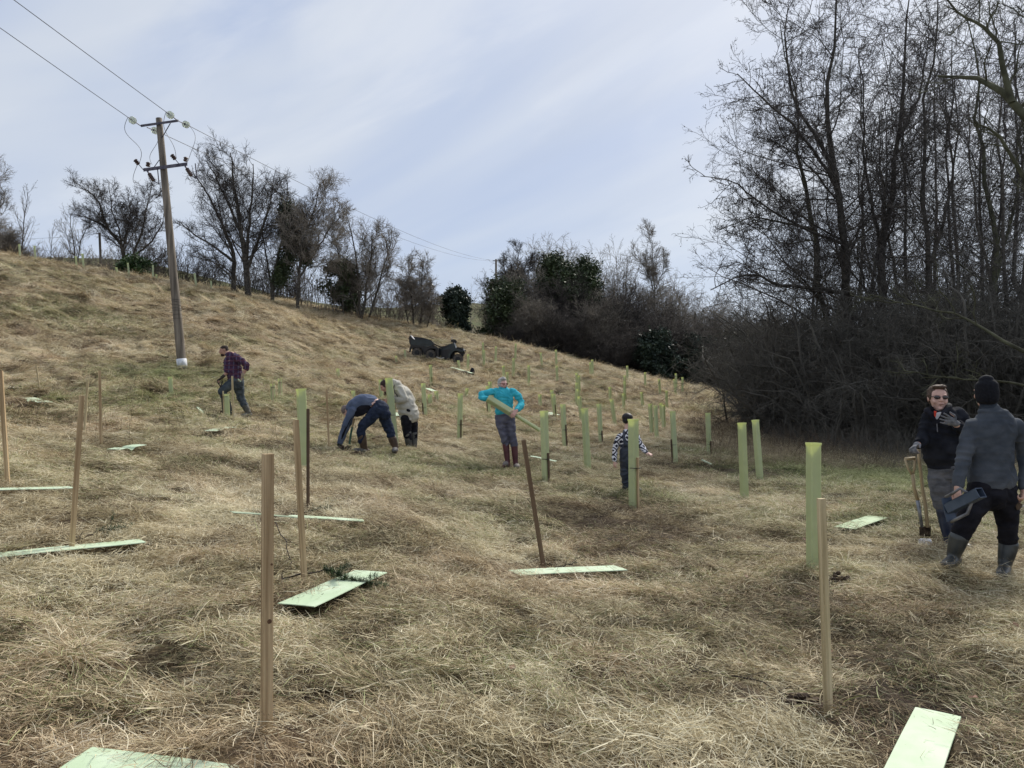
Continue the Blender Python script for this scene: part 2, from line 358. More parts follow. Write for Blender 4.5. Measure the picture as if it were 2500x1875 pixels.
# ------------------------------------------------------------------ grass
def blades(n, kind, seed):
    g = np.random.default_rng(seed)
    K = 5; ang = np.zeros(n)
    if kind == 'thatch':          # cut stems lying roughly one way
        p0 = g.normal(0, .12, (n, 2)); ang = g.normal(0, .7, n); L = g.uniform(.035, .155, n); z0 = g.uniform(0, .05, n); el0 = g.normal(.10, .20, n); droop = g.uniform(-.2, .5, n); w = g.uniform(.0009, .0022, n)
    elif kind == 'mess':
        p0 = g.normal(0, .12, (n, 2)); ang = g.uniform(-PI, PI, n); L = g.uniform(.03, .125, n); z0 = g.uniform(0, .05, n); el0 = g.normal(.14, .28, n); droop = g.uniform(-.1, .9, n); w = g.uniform(.0008, .0021, n)
    elif kind == 'tussock':       # arching dome
        p0 = g.normal(0, .04, (n, 2)); ang = np.arctan2(p0[:, 1], p0[:, 0]) + g.normal(0, .6, n); L = g.uniform(.14, .34, n); z0 = g.uniform(0, .03, n); el0 = g.uniform(.5, 1.35, n); droop = g.uniform(1.4, 2.6, n); w = g.uniform(.0010, .0022, n)
    elif kind == 'combed':        # long grass laid over by wind and snow
        p0 = g.normal(0, .14, (n, 2)); ang = g.normal(0, .42, n); L = g.uniform(.14, .34, n); z0 = g.uniform(0, .02, n); el0 = g.uniform(.2, .9, n); droop = g.uniform(.8, 1.7, n); w = g.uniform(.0018, .0036, n)
    else:                         # short fresh leaves
        p0 = g.normal(0, .09, (n, 2)); ang = g.uniform(-PI, PI, n); L = g.uniform(.05, .16, n); z0 = np.zeros(n); el0 = g.uniform(.3, 1.3, n); droop = g.uniform(.3, 1.4, n); w = g.uniform(.002, .004, n)
    turn = g.normal(0, .5, n); s = np.linspace(0, 1, K)
    P = np.zeros((n, K, 3)); P[:, 0, :2] = p0; P[:, 0, 2] = z0
    for k in range(1, K):
        e = el0 - droop * s[k]; a = ang + turn * s[k]; st = L / (K - 1)
        P[:, k, 0] = P[:, k - 1, 0] + np.cos(e) * np.cos(a) * st; P[:, k, 1] = P[:, k - 1, 1] + np.cos(e) * np.sin(a) * st
        P[:, k, 2] = np.maximum(P[:, k - 1, 2] + np.sin(e) * st, .002 + .012 * g.random(n))
    side = np.stack([-np.sin(ang), np.cos(ang), g.normal(0, .6, n)], -1); side /= np.linalg.norm(side, axis=1)[:, None]
    wid = w[:, None] * np.array([.8, 1, .95, .7, .15])[None, :]
    A = P + side[:, None, :] * wid[..., None]; B = P - side[:, None, :] * wid[..., None]
    V = np.stack([A, B], 2).reshape(-1, 3); i0 = (np.arange(n) * K * 2)[:, None] + (np.arange(K - 1) * 2)[None, :]; i0 = i0.ravel()
    F = np.stack([i0, i0 + 1, i0 + 3, i0 + 2], -1); c = np.repeat(g.random(n), K * 2)
    return V, F, c
def build_grass():
    gm = ground_mat('dry_grass_blades', True)
    protos = bpy.data.collections.new('grass_tufts')
    spec = [('thatch', 300), ('thatch', 260), ('thatch', 280), ('mess', 260), ('mess', 240), ('tussock', 220), ('tussock', 260), ('combed', 170), ('combed', 150), ('combed', 160), ('fresh', 90)]
    for k, (kind, n) in enumerate(spec):
        V, F, c = blades(n, kind, 100 + k)
        o = mesh_np('tuft_%02d' % k, V, F, gm, attrs={'bladecol': c}); COL.objects.unlink(o); protos.objects.link(o)
    g = np.random.default_rng(5)
    PX, PY, ROT, SC, ID, TN, HU = [], [], [], [], [], [], []
    def scatter(y0, y1, dens, smin, smax, umax=1.0):
        area = umax * (y1**2 - y0**2) * 1.0 + 4 * (y1 - y0); n = int(area * dens)
        y = np.sqrt(g.uniform(max(y0, 0)**2, y1**2, n)) if y0 > 0 else g.uniform(y0, y1, n); x = g.uniform(-1, 1, n) * (umax * y + 2)
        hillm = np.clip((y - 16 - 0.9 * x) / 10.0, 0, 1); gf = green_field(x, y); r = g.random(n); r2 = g.random(n)
        idx = np.where(r < hillm * .85, 7 + (r2 * 3).astype(int), np.where(r2 < .46, (r * 3).astype(int), np.where(r2 < .972, 3 + (r * 2).astype(int), 5 + (r * 2).astype(int))))
        idx = np.where((hillm > .3) & (g.random(n) < .22), 5 + (r2 * 2).astype(int), idx)
        idx = np.where((gf > .25) & (g.random(n) < .45), 10, idx)
        bq = bumps(x, y) + .10 * hillm * (vn(x * 4.2, y * 5.0, 57) - .5) + (vn(x * 4.5, y * 4.5, 58) - .5) * .11
        lowp = np.clip((np.where(hillm > .5, -.03, -.015) - bq) / .06, 0, 1)
        keep = g.random(n) > lowp * .88
        for (ax_, ay_, bx_, by_, wd_) in FLATS:
            dx_, dy_ = bx_ - ax_, by_ - ay_; tt_ = np.clip(((x - ax_) * dx_ + (y - ay_) * dy_) / (dx_**2 + dy_**2 + 1e-9), 0, 1)
            keep &= np.hypot(x - ax_ - tt_ * dx_, y - ay_ - tt_ * dy_) > wd_
        keep &= g.random(n) > soil_field(x, y) * .75
        keep &= g.random(n) > wood_field(x, y) * .6
        flow = PI * 1.6 * vn(x * .33, y * .33, 51) + 2.2 * vn(x * 1.1, y * 1.1, 52) + g.normal(0, .45, n)
        flow = np.where(idx >= 7, PI * (-.35) + 1.6 * (vn(x * .5, y * .5, 53) - .5) + 2.4 * (vn(x * 1.5, y * 1.5, 54) - .5) + g.normal(0, .3, n), flow)
        sc = g.uniform(smin, smax, n)
        hue_ = np.clip(hillm * .26 + vn(x * 1.6, y * 1.9, 59) * 1.2 - .40 + g.normal(0, .18, n), 0, 1)
        for A, v in ((HU, hue_), (PX, x), (PY, y), (ROT, flow), (SC, sc), (ID, idx), (TN, np.clip(g.random(n) * .35 + vn(x * .7, y * .9, 55) * .45 + vn(x * 3.2, y * 3.6, 56) * .75 - .30, 0, 1))): A.append(v[keep])
    scatter(-1.0, 1.5, 10, .8, 1.2); scatter(1.5, 8, 92, .7, 1.15); scatter(8, 16, 55, .8, 1.25); scatter(16, 30, 28, .95, 1.5, .9)
    scatter(30, 70, 10, 1.2, 2.0, .8); scatter(70, 130, 1.0, 2.2, 3.5, .75)
    x, y, rot, sc, ID_, tn, hu = [np.concatenate(a) for a in (PX, PY, ROT, SC, ID, TN, HU)]
    z = gz(x, y) - .006 * sc + np.clip(g.normal(0, .012, len(x)), -.01, .03)
    # slope of the ground, so tufts lie on it
    e = .25; nx = (gz(x + e, y) - gz(x - e, y)) / (2 * e); ny = (gz(x, y + e) - gz(x, y - e)) / (2 * e)
    ax = np.arctan(ny) + g.normal(0, .13, len(x)); ay = -np.arctan(nx) + g.normal(0, .13, len(x))
    me = bpy.data.meshes.new('grass'); n = len(x); me.vertices.add(n); me.vertices.foreach_set('co', np.stack([x, y, z], -1).astype(np.float32).ravel())
    def fa(nm, v, ty='FLOAT'):
        a = me.attributes.new(nm, ty, 'POINT')
        a.data.foreach_set('vector' if ty == 'FLOAT_VECTOR' else 'value', np.ascontiguousarray(v, dtype=np.int32 if ty == 'INT' else np.float32).ravel())
    # euler = slope tilt then heading:  R = Ry(ay) Rx(ax) Rz(rot)  -> pass as separate attributes
    fa('tilt', np.stack([ax, ay, 0 * ax], -1), 'FLOAT_VECTOR'); fa('spin', np.stack([0 * rot, 0 * rot, rot], -1), 'FLOAT_VECTOR')
    fa('size', sc); fa('pick', ID_, 'INT'); fa('green', green_field(x, y)); fa('soil', soil_field(x, y)); fa('wood', wood_field(x, y)); fa('tone', np.clip((tn - .45) * 1.25 + .45, 0, 1)); fa('hue', hu)
    o = bpy.data.objects.new('grass', me); COL.objects.link(o); me.materials.append(gm)
    ng = bpy.data.node_groups.new('grass_scatter', 'GeometryNodeTree')
    ng.interface.new_socket('Geometry', in_out='INPUT', socket_type='NodeSocketGeometry'); ng.interface.new_socket('Geometry', in_out='OUTPUT', socket_type='NodeSocketGeometry')
    N = ng.nodes; L = ng.links; gi = N.new('NodeGroupInput'); go = N.new('NodeGroupOutput')
    ci = N.new('GeometryNodeCollectionInfo'); ci.inputs['Collection'].default_value = protos; ci.inputs['Separate Children'].default_value = True; ci.inputs['Reset Children'].default_value = True
    iop = N.new('GeometryNodeInstanceOnPoints'); iop.inputs['Pick Instance'].default_value = True
    def na(nm, ty):
        a = N.new('GeometryNodeInputNamedAttribute'); a.data_type = ty; a.inputs['Name'].default_value = nm; return [s for s in a.outputs if s.enabled and s.name == 'Attribute'][0]
    def e2r(s):
        r = N.new('FunctionNodeEulerToRotation'); L.new(s, r.inputs[0]); return r.outputs[0]
    rr = N.new('FunctionNodeRotateRotation'); rr.rotation_space = 'LOCAL'; L.new(e2r(na('tilt', 'FLOAT_VECTOR')), rr.inputs[0]); L.new(e2r(na('spin', 'FLOAT_VECTOR')), rr.inputs[1])
    L.new(gi.outputs[0], iop.inputs['Points']); L.new(ci.outputs[0], iop.inputs['Instance']); L.new(na('pick', 'INT'), iop.inputs['Instance Index'])
    L.new(rr.outputs[0], iop.inputs['Rotation']); L.new(na('size', 'FLOAT'), iop.inputs['Scale']); L.new(iop.outputs[0], go.inputs[0])
    md = o.modifiers.new('scatter', 'NODES'); md.node_group = ng
    tag(o, 'short cut straw-coloured grass and thatch covering the whole slope', 'grass', kind='stuff')
    print('tufts', n)
FLATS = []
# ------------------------------------------------------------------ trees (grown level by level with numpy)
M_BARK = mat('bark_dark', (.030, .026, .021), (.085, .075, .062), 6, .9, .01, 30)
M_BARKG = mat('bark_mossy', (.035, .034, .020), (.10, .10, .06), 3, .9, .01, 30)
M_BARKP = mat('bark_pale', (.085, .078, .066), (.24, .23, .21), 5, .9, .008, 30)
M_TWIG = mat('twigs_dark', (.030, .026, .024), (.075, .065, .058), 2, .85)
M_TWIGB = mat('twigs_brown', (.108, .094, .078), (.22, .195, .16), .8, .85)
M_TWIGG = mat('twigs_grey', (.135, .118, .098), (.28, .25, .21), .8, .85)
M_TWIGP = mat('twigs_pale', (.13, .115, .095), (.27, .24, .20), .8, .85)
def leafmat(name, a, b):
    m = mat(name, a, b, 1.1, .55, spec=.35); return m
M_IVY = leafmat('ivy_leaves', (.022, .034, .015), (.075, .10, .040))
M_HOLLY = leafmat('holly_leaves', (.014, .025, .018), (.042, .062, .038))
M_BRAM = leafmat('bramble_leaves', (.030, .040, .016), (.085, .085, .035))
def norm(v): return v / np.maximum(np.linalg.norm(v, axis=-1, keepdims=True), 1e-9)
def tubes_np(P, Rr, sides):
    """P (N,K,3), Rr (N,K) -> verts, quads"""
    N, K, _ = P.shape; T = np.empty_like(P); T[:, 1:-1] = P[:, 2:] - P[:, :-2]; T[:, 0] = P[:, 1] - P[:, 0]; T[:, -1] = P[:, -1] - P[:, -2]; T = norm(T)
    ref = np.where(np.abs(T[:, :1, 2:3]) > .9, np.array([1., 0, 0]), np.array([0, 0, 1.])); a = norm(np.cross(T, np.broadcast_to(ref, T.shape))); b = np.cross(T, a)
    th = 2 * PI * np.arange(sides) / sides
    V = P[:, :, None] + (a[:, :, None] * np.cos(th)[None, None, :, None] + b[:, :, None] * np.sin(th)[None, None, :, None]) * Rr[:, :, None, None]
    V = V.reshape(-1, 3); i = (np.arange(N) * K * sides)[:, None, None] + (np.arange(K - 1) * sides)[None, :, None]; k = np.arange(sides)[None, None]; k2 = (k + 1) % sides
    F = np.stack([i + k, i + k2, i + sides + k2, i + sides + k], -1).reshape(-1, 4); return V, F
def resample(P, r, K):
    P = np.asarray(P, float); d = np.concatenate([[0], np.cumsum(np.linalg.norm(np.diff(P, axis=0), axis=1))]); t = np.linspace(0, d[-1], K)
    return np.stack([np.interp(t, d, P[:, i]) for i in range(3)], -1), np.interp(t, d, r)
def spawn(g, P, Rr, m, t0, t1, ang, lr, K, trop=.1, wob=.12, rr=.55, rmin=.004, lmin=.15, shape='cone', angj=.25, az=None):
    """m children on every parent"""
    N, Kp, _ = P.shape; L = np.linalg.norm(np.diff(P, axis=1), axis=2).sum(1)
    t = (np.arange(m)[None] + g.uniform(0, 1, (N, m))) / m * (t1 - t0) + t0
    f = t * (Kp - 1); i = np.clip(f.astype(int), 0, Kp - 2); fr = (f - i)[..., None]
    n = np.arange(N)[:, None]; p = P[n, i] * (1 - fr) + P[n, i + 1] * fr; d = norm(P[n, i + 1] - P[n, i]); r0 = Rr[n, i] * (1 - fr[..., 0]) + Rr[n, i + 1] * fr[..., 0]
    s = (t - t0) / (t1 - t0 + 1e-9)
    prof = {'cone': 1 - .65 * s, 'round': .55 + 1.3 * s * (1 - s) - .25 * s, 'flat': 1 - .25 * s}[shape]
    Lc = np.maximum(L[:, None] * lr * prof * g.uniform(.7, 1.25, (N, m)), lmin)
    rnd = norm(g.normal(size=d.shape)); side = norm(np.cross(d, rnd)); a = (ang + g.normal(0, angj, (N, m)))[..., None]
    D = d * np.cos(a) + side * np.sin(a); D = D.reshape(-1, 3); p = p.reshape(-1, 3); Lc = Lc.ravel(); r0 = r0.ravel()
    if N > 60:
        q = np.repeat(np.clip(L / np.median(L) * .75, .12, 1), m); k_ = g.random(len(q)) < q; D = D[k_]; p = p[k_]; Lc = Lc[k_]; r0 = r0[k_]
    return walk(g, p, D, Lc, np.clip(r0 * rr, rmin, None), K, trop, wob, rmin)
def walk(g, p, D, Lc, r0, K, trop, wob, rmin):
    n = len(p); C = np.zeros((n, K, 3)); C[:, 0] = p; D = norm(D); st = (Lc / (K - 1))[:, None]
    up = np.array([0, 0, 1.])
    for k in range(1, K):
        D = norm(D + up * trop + g.normal(0, wob, D.shape)); C[:, k] = C[:, k - 1] + D * st
    rr_ = np.maximum(r0[:, None] * (1 - .8 * np.linspace(0, 1, K)[None] ** .9), rmin * .7)
    return C, rr_
def tree_meshes(seed, trunks, levels, twigmin=.004):
    """trunks: list of (points, radii). returns trunk (V,F) and crown (V,F), tips"""
    g = np.random.default_rng(seed); K0 = 14; P = []; Rr = []
    for pts, rad in trunks:
        a, r = resample(pts, rad, K0); a[1:-1] += g.normal(0, .04, a[1:-1].shape) * np.linalg.norm(a[-1] - a[0]) / 10; P.append(a); Rr.append(r)
    P = np.array(P); Rr = np.array(Rr); tV, tF = tubes_np(P, Rr, 9); T = [(tV, tF)]; C = []
    tips = None
    for li, lv in enumerate(levels):
        lv = dict(lv); ns = lv.pop('sides', 3); part = lv.pop('part', 'c'); frac = lv.pop('keep', 1.0)
        P, Rr = spawn(g, P, Rr, **lv)
        if frac < 1: k = g.random(len(P)) < frac; P = P[k]; Rr = Rr[k]
        (T if part == 't' else C).append(tubes_np(P, Rr, ns)); tips = P
    def cat(Ls):
        o = 0; Vs = []; Fs = []
        for V, F in Ls: Vs.append(V); Fs.append(F + o); o += len(V)
        return np.concatenate(Vs), np.concatenate(Fs)
    return cat(T), (cat(C) if C else None), tips
def leaves(g, pts, n, spread, size, flat=.4):
    c = pts[g.integers(0, len(pts), n)] + g.normal(0, spread, (n, 3)); a = norm(g.normal(size=(n, 3))); b = norm(np.cross(a, g.normal(size=(n, 3)))); s = (size * g.uniform(.6, 1.3, n))[:, None]
    V = np.stack([c - a * s, c + b * s * .6, c + a * s, c - b * s * .6], 1).reshape(-1, 3); i = np.arange(n)[:, None] * 4
    return V, i + np.arange(4)[None]
def make_tree(name, label, cat, trunks, levels, seed, mt=M_BARK, mc=M_TWIG, group=None, origin=None, extra=None):
    """trunk points in world space; the tree stands at the foot of its first trunk"""
    o = Vector(origin if origin is not None else trunks[0][0][0]); ov = np.array(o)
    tr = [([np.array(p) - ov for p in pts], rad) for pts, rad in trunks]
    T, C, tips = tree_meshes(seed, tr, levels)
    root = empty(name, o, label, cat, group)
    mesh_np('trunk', T[0], T[1], mt, root, True)
    if C is not None: mesh_np('crown', C[0], C[1], mc, root)
    if extra: extra(root, tips, ov)
    return root
def cones(root, tips, ov, n=5000, size=.014, mt=None):      # alder cones and catkins on the twigs
    g = np.random.default_rng(3); k = tips[g.integers(0, len(tips), n)]; kk = g.integers(0, k.shape[1], n); c = k[np.arange(n), kk] + g.normal(0, .02, (n, 3))
    s = size * g.uniform(.6, 1.4, n)[:, None]; u = np.array([[1, 0, 0], [0, 1, 0], [-1, 0, 0], [0, -1, 0], [0, 0, 1.3], [0, 0, -1.3]])
    V = (c[:, None] + u[None] * s[:, None]).reshape(-1, 3); f = np.array([[0, 1, 4], [1, 2, 4], [2, 3, 4], [3, 0, 4], [1, 0, 5], [2, 1, 5], [3, 2, 5], [0, 3, 5]])
    F = (np.arange(n)[:, None, None] * 6 + f[None]).reshape(-1, 3); mesh_np('catkins', V, F, mt or M_TWIG, root)

# ---- level recipes
def lv_alder(d=1.0, r=.0052):
    return [dict(m=int(19 * d), t0=.16, t1=1, ang=1.05, lr=.38, K=9, trop=.05, wob=.17, rr=.34, rmin=.016, part='t', sides=5),
            dict(m=int(3 + 7 * d), t0=.12, t1=1, ang=.75, lr=.46, K=7, trop=.05, wob=.20, rr=.5, rmin=.010, sides=4, shape='flat'),
            dict(m=int(2 + 6.5 * d), t0=.1, t1=1, ang=.75, lr=.48, K=5, trop=.02, wob=.25, rr=.6, rmin=.0065),
            dict(m=max(2, int(5 * d)), t0=.1, t1=1, ang=.75, lr=.55, K=4, trop=-.05, wob=.3, rr=.6, rmin=r, lmin=.16)]
def lv_bare(d=1.0, r=.008, up=.16, a=.7):
    return [dict(m=int(18 * d), t0=.14, t1=1, ang=a + .2, lr=.41, K=9, trop=up * .6, wob=.12, rr=.38, rmin=.022, part='t', sides=5, shape='cone'),
            dict(m=9, t0=.15, t1=.97, ang=.75, lr=.50, K=7, trop=up * .35, wob=.14, rr=.5, rmin=.014, sides=4, shape='flat'),
            dict(m=7, t0=.15, t1=.97, ang=.62, lr=.50, K=5, trop=up * .15, wob=.16, rr=.6, rmin=.010, shape='flat'),
            dict(m=5, t0=.15, t1=1, ang=.6, lr=.55, K=4, trop=up * .2, wob=.2, rr=.6, rmin=r, lmin=.35)]
def lv_sapling(r=.008):
    return [dict(m=16, t0=.2, t1=1, ang=.75, lr=.42, K=7, trop=.14, wob=.07, rr=.5, rmin=.014, part='t', sides=4),
            dict(m=7, t0=.2, t1=1, ang=.6, lr=.4, K=5, trop=.1, wob=.1, rr=.6, rmin=.01),
            dict(m=3, t0=.2, t1=1, ang=.6, lr=.4, K=4, trop=.1, wob=.15, rr=.6, rmin=r)]

def pix_trunk(pts, Y, r0, r1, dy=None):
    """trunk drawn by photo pixels at distance Y, standing on the ground below its first point"""
    dy = dy or [0] * len(pts); P = [at(px, py, Y + d) for (px, py), d in zip(pts, dy)]; gg = G(P[0].x, P[0].y)
    if P[0].z < gg + 1.7: P[0].z = gg - .12
    n = len(P); return P, [.86 * (r0 + (r1 - r0) * (i / (n - 1)) ** .7) for i in range(n)]

# ================= right-hand alder wood (21-40 m)
ALD = 'bare alders of the wood on the right'
make_tree('alder_tree', 'tallest bare alder with a thick forked dark trunk at the near edge of the wood', 'tree', [
    pix_trunk([(2085, 1062), (2078, 800), (2060, 600), (2046, 430), (2028, 300), (2022, 200), (2036, 90), (2046, -60)], 30, .26, .03),
    pix_trunk([(2078, 800), (2056, 590), (2040, 430), (1985, 330), (1935, 240), (1915, 120), (1925, 10)], 30, .17, .02, [0, 0, 0, -.5, -1, -1.5, -2]),
    pix_trunk([(2050, 470), (2000, 390), (1930, 300), (1850, 230), (1800, 180)], 30, .10, .02, [0, -.3, -.7, -1, -1.5]),
    pix_trunk([(2083, 720), (2000, 706), (1900, 696), (1850, 672), (1800, 672), (1735, 708)], 29.5, .11, .02, [0, -1, -2, -2.6, -3, -3.5]),
    pix_trunk([(2070, 600), (1960, 560), (1860, 500), (1790, 440), (1710, 430)], 30, .08, .015, [0, -.6, -1, -1.6, -2])],
    lv_alder(1.1), 11, M_BARK, M_TWIG, ALD, extra=lambda r, t, o: cones(r, t, o, 9000, .016))
make_tree('alder_tree', 'leaning bare alder with a kinked mossy trunk left of the tallest forked alder', 'tree', [
    pix_trunk([(2040, 1050), (2015, 800), (1985, 560), (1965, 440), (1946, 370), (1955, 300), (1930, 180), (1905, 60)], 32, .17, .02),
    pix_trunk([(1985, 560), (1900, 540), (1830, 530), (1760, 560)], 31.5, .07, .015, [0, -.5, -1, -1])],
    lv_alder(1.0), 12, M_BARKG, M_TWIG, ALD, extra=lambda r, t, o: cones(r, t, o, 3000, .016))
make_tree('alder_tree', 'tall bare alder whose trunk bends right, just right of the tallest forked alder', 'tree', [
    pix_trunk([(2150, 1068), (2152, 800), (2154, 600), (2180, 430), (2200, 300), (2195, 200), (2215, 60), (2225, -40)], 30.5, .23, .02),
    pix_trunk([(2154, 640), (2130, 500), (2105, 380), (2110, 240), (2095, 120)], 31, .11, .015),
    pix_trunk([(2195, 330), (2240, 250), (2260, 150), (2275, 60)], 30.5, .10, .015, [0, .5, 1, 1])],
    lv_alder(1.0), 13, M_BARK, M_TWIG, ALD, extra=lambda r, t, o: cones(r, t, o, 5000, .016))
make_tree('alder_tree', 'slim straight bare alder behind the man in sunglasses', 'tree', [
    pix_trunk([(2285, 1070), (2280, 800), (2262, 560), (2254, 400), (2262, 240), (2285, 90), (2290, -20)], 28, .16, .02),
    pix_trunk([(2275, 640), (2320, 470), (2340, 330), (2330, 190)], 28, .09, .015)],
    lv_alder(.9), 14, M_BARK, M_TWIG, ALD)
make_tree('alder_tree', 'bare alder with upright grey trunk behind the man in the black woolly hat', 'tree', [
    pix_trunk([(2420, 1090), (2424, 800), (2430, 600), (2408, 430), (2380, 300), (2390, 160), (2360, 40)], 27, .17, .02),
    pix_trunk([(2426, 700), (2470, 520), (2500, 400), (2495, 250)], 27, .09, .015)],
    lv_alder(.9), 15, M_BARKG, M_TWIG, ALD)
# overhanging tree outside the right edge: thick limbs cross the top right corner
make_tree('overhanging_tree', 'large tree at the right edge whose thick greenish limbs cross the top right corner', 'tree', [
    pix_trunk([(2760, 1110), (2740, 800), (2690, 560), (2620, 420), (2500, 259), (2411, 210), (2360, 187), (2290, 186)], 17, .27, .03, [0, 0, 0, 0, 0, .5, 1, 1.5]),
    pix_trunk([(2470, 250), (2448, 165), (2436, 100), (2400, 62), (2345, 40), (2305, -10)], 17, .09, .02),
    pix_trunk([(2650, 470), (2560, 200), (2520, 60), (2490, -80)], 17, .14, .03),
    pix_trunk([(2735, 900), (2560, 885), (2450, 830), (2360, 775), (2230, 742), (2110, 716)], 17, .085, .012, [0, .6, 1.2, 2, 3, 4]),
    pix_trunk([(2735, 960), (2560, 955), (2450, 930), (2330, 925), (2200, 905)], 17, .06, .012, [0, .8, 1.6, 2.4, 3]),
    pix_trunk([(2700, 600), (2600, 560), (2500, 440), (2440, 330), (2380, 300)], 17.5, .12, .02)],
    [dict(m=9, t0=.45, t1=1, ang=.85, lr=.26, K=9, trop=.06, wob=.2, rr=.4, rmin=.018, part='t', sides=5),
     dict(m=6, t0=.15, t1=1, ang=.7, lr=.42, K=6, trop=.05, wob=.22, rr=.5, rmin=.008, sides=4),
     dict(m=4, t0=.1, t1=1, ang=.7, lr=.45, K=5, trop=0, wob=.25, rr=.6, rmin=.0045)], 16, M_BARKG, M_BARKG)
# a second rank of shared alders deeper in the wood
ald = make_tree('alder_tree', 'thin bare alder deep in the wood, between the tallest forked alder and its right-hand neighbour', 'tree',
    [pix_trunk([(2110, 1040), (2112, 760), (2100, 500), (2108, 330), (2100, 170)], 38, .15, .02), pix_trunk([(2112, 800), (2150, 560), (2165, 400), (2160, 260)], 38, .10, .02)],
    lv_alder(.85, .006), 17, M_BARK, M_TWIG, ALD)
def place_copy(src, px, Y, s, rz, label, group, cat=None):
    c = copy_tree(src); p = at(px, 978, Y); c.location = (p.x, Y, G(p.x, Y) - .1); c.scale = (s, s, s); c.rotation_euler = (0, 0, rz); c['label'] = label
    if group: c['group'] = group
    if cat: c['category'] = cat
    return c
for px, Y, s, rz, lb in ((1990, 41, .78, 1.0, 'thin bare alder deep in the wood, furthest left of its back rank'), (2215, 37, 1.0, 2.2, 'bare alder deep in the wood, above and left of the man in sunglasses'),
        (2335, 39, 1.12, 4.0, 'bare alder deep in the wood, in the gap between the two men'), (2400, 34, .95, 5.1, 'bare alder of the back rank, just left of the black woolly hat'),
        (2490, 36, 1.1, .4, 'bare alder of the back rank at the right edge'), (2560, 30, 1.0, 3.3, 'bare alder half outside the right edge'), (2290, 46, 1.2, 1.6, 'furthest bare alder, right of the wood centre'),
        (2160, 47, 1.1, 2.9, 'furthest bare alder, seen through the fork of the tallest one'), (2455, 24, .72, 2.5, 'small bare alder at the right edge, in front of the back rank')):
    place_copy(ald, px, Y, s, rz, lb, ALD)

# ================= thicket under the alders: dense arching bushes
def make_bush(name, label, cat, loc, w, h, seed, mc, stems=26, lv=None, group=None, leaf=None, nleaf=0, lsize=.04, mt=None, lean=.9):
    g = np.random.default_rng(seed); tr = []
    for k in range(stems):
        a = g.uniform(0, 2 * PI); rr_ = g.uniform(0, .22) * w; b = np.array([math.cos(a) * rr_, math.sin(a) * rr_, -.1]); out = g.uniform(.1, lean) * w * .5; hh = h * g.uniform(.5, .9) * max(.3, 1 - .35 * (out / (w * .5)) ** 2)
        a2 = a + g.normal(0, .5); e = np.array([math.cos(a2) * out, math.sin(a2) * out, hh]); mid = b * .45 + e * .55 + np.array([0, 0, hh * (.12 + .12 * lean)]) + g.normal(0, .06 * w, 3)
        tr.append(([b, mid * .6 + b * .4, mid, e], [.035 * h / 4, .025 * h / 4, .018 * h / 4, .008]))
    lv = lv or [dict(m=10, t0=.12, t1=1, ang=1.05, lr=.42, K=7, trop=-.03, wob=.30, rr=.5, rmin=.010, sides=3, shape='flat'), dict(m=8, t0=.1, t1=1, ang=.9, lr=.5, K=5, trop=-.03, wob=.35, rr=.6, rmin=.007),
                dict(m=5, t0=.1, t1=1, ang=.8, lr=.5, K=4, trop=-.02, wob=.3, rr=.6, rmin=.0055, lmin=.18)]
    T, C, tips = tree_meshes(seed, tr, lv); root = empty(name, loc, label, cat, group)
    mesh_np('stems', T[0], T[1], mt or mc, root, True); mesh_np('twigs', C[0], C[1], mc, root)
    if nleaf:
        V, F = leaves(g, tips.reshape(-1, 3), nleaf, .12, lsize); mesh_np('leaves', V, F, leaf, root)
    return root
def gl(px, Y, dz=-.1):
    p = at(px, 978, Y); return Vector((p.x, Y, G(p.x, Y) + dz))
M_TWIGT = mat('twigs_thicket', (.052, .049, .043), (.135, .126, .108), .7, .85)
THK = 'dark bushes under the alder wood'
bA = make_bush('thicket_bush', 'wide dark arching thicket bush left of the forked alder, hanging over the rough grass', 'bush', gl(1960, 31), 9.0, 7.8, 31, M_TWIGT, 46, lean=1.15, group=THK)
bB = make_bush('thicket_bush', 'dark tangled thicket bush at the foot of the forked alder', 'bush', gl(2105, 27), 8.0, 7.0, 32, M_TWIGT, 46, lean=1.2, group=THK)
def bcopy(src, px, Y, s, rz, lb, grp, sz=None, dz=-.1):
    c = copy_tree(src); c.location = gl(px, Y, dz); c.scale = (s, s, sz or s); c.rotation_euler = (0, 0, rz); c['label'] = lb; c['group'] = grp; return c
for a in ((bA, 2220, 25, .85, 2.0, 'dark thicket bush directly left of the man in sunglasses'), (bB, 2330, 23.5, .9, 1.2, 'dark thicket bush between the heads of the two standing men'),
          (bA, 2440, 23, .85, 4.0, 'dark thicket bush behind the man in the black woolly hat'), (bB, 2540, 22, .9, 3.0, 'dark thicket bush at the right edge'),
          (bA, 1865, 37, .85, 5.2, 'dark thicket bush furthest left, over the pale grass clearing'), (bB, 2010, 37, 1.15, 4.1, 'large dark thicket bush behind the wide arching one'),
          (bA, 2140, 34, 1.1, 3.1, 'large dark thicket bush behind the foot of the forked alder'), (bB, 2270, 32, 1.25, 5.5, 'large dark thicket bush behind the D-handled spade'),
          (bA, 2400, 31, 1.2, .5, 'large dark thicket bush far behind the black woolly hat'), (bB, 2520, 31, 1.2, 2.3, 'large dark thicket bush far back at the right edge'),
          (bA, 1905, 46, .9, .9, 'far dark thicket bush at the left end of the alder wood')):
    bcopy(a[0], a[1], a[2], a[3], a[4], a[5], THK)
make_bush('holly_bush', 'dark evergreen bush low behind the spades at the wood edge', 'bush', gl(2255, 26), 3.4, 2.2, 33, M_TWIG, 24, leaf=M_IVY, nleaf=16000, lsize=.05, group=None)

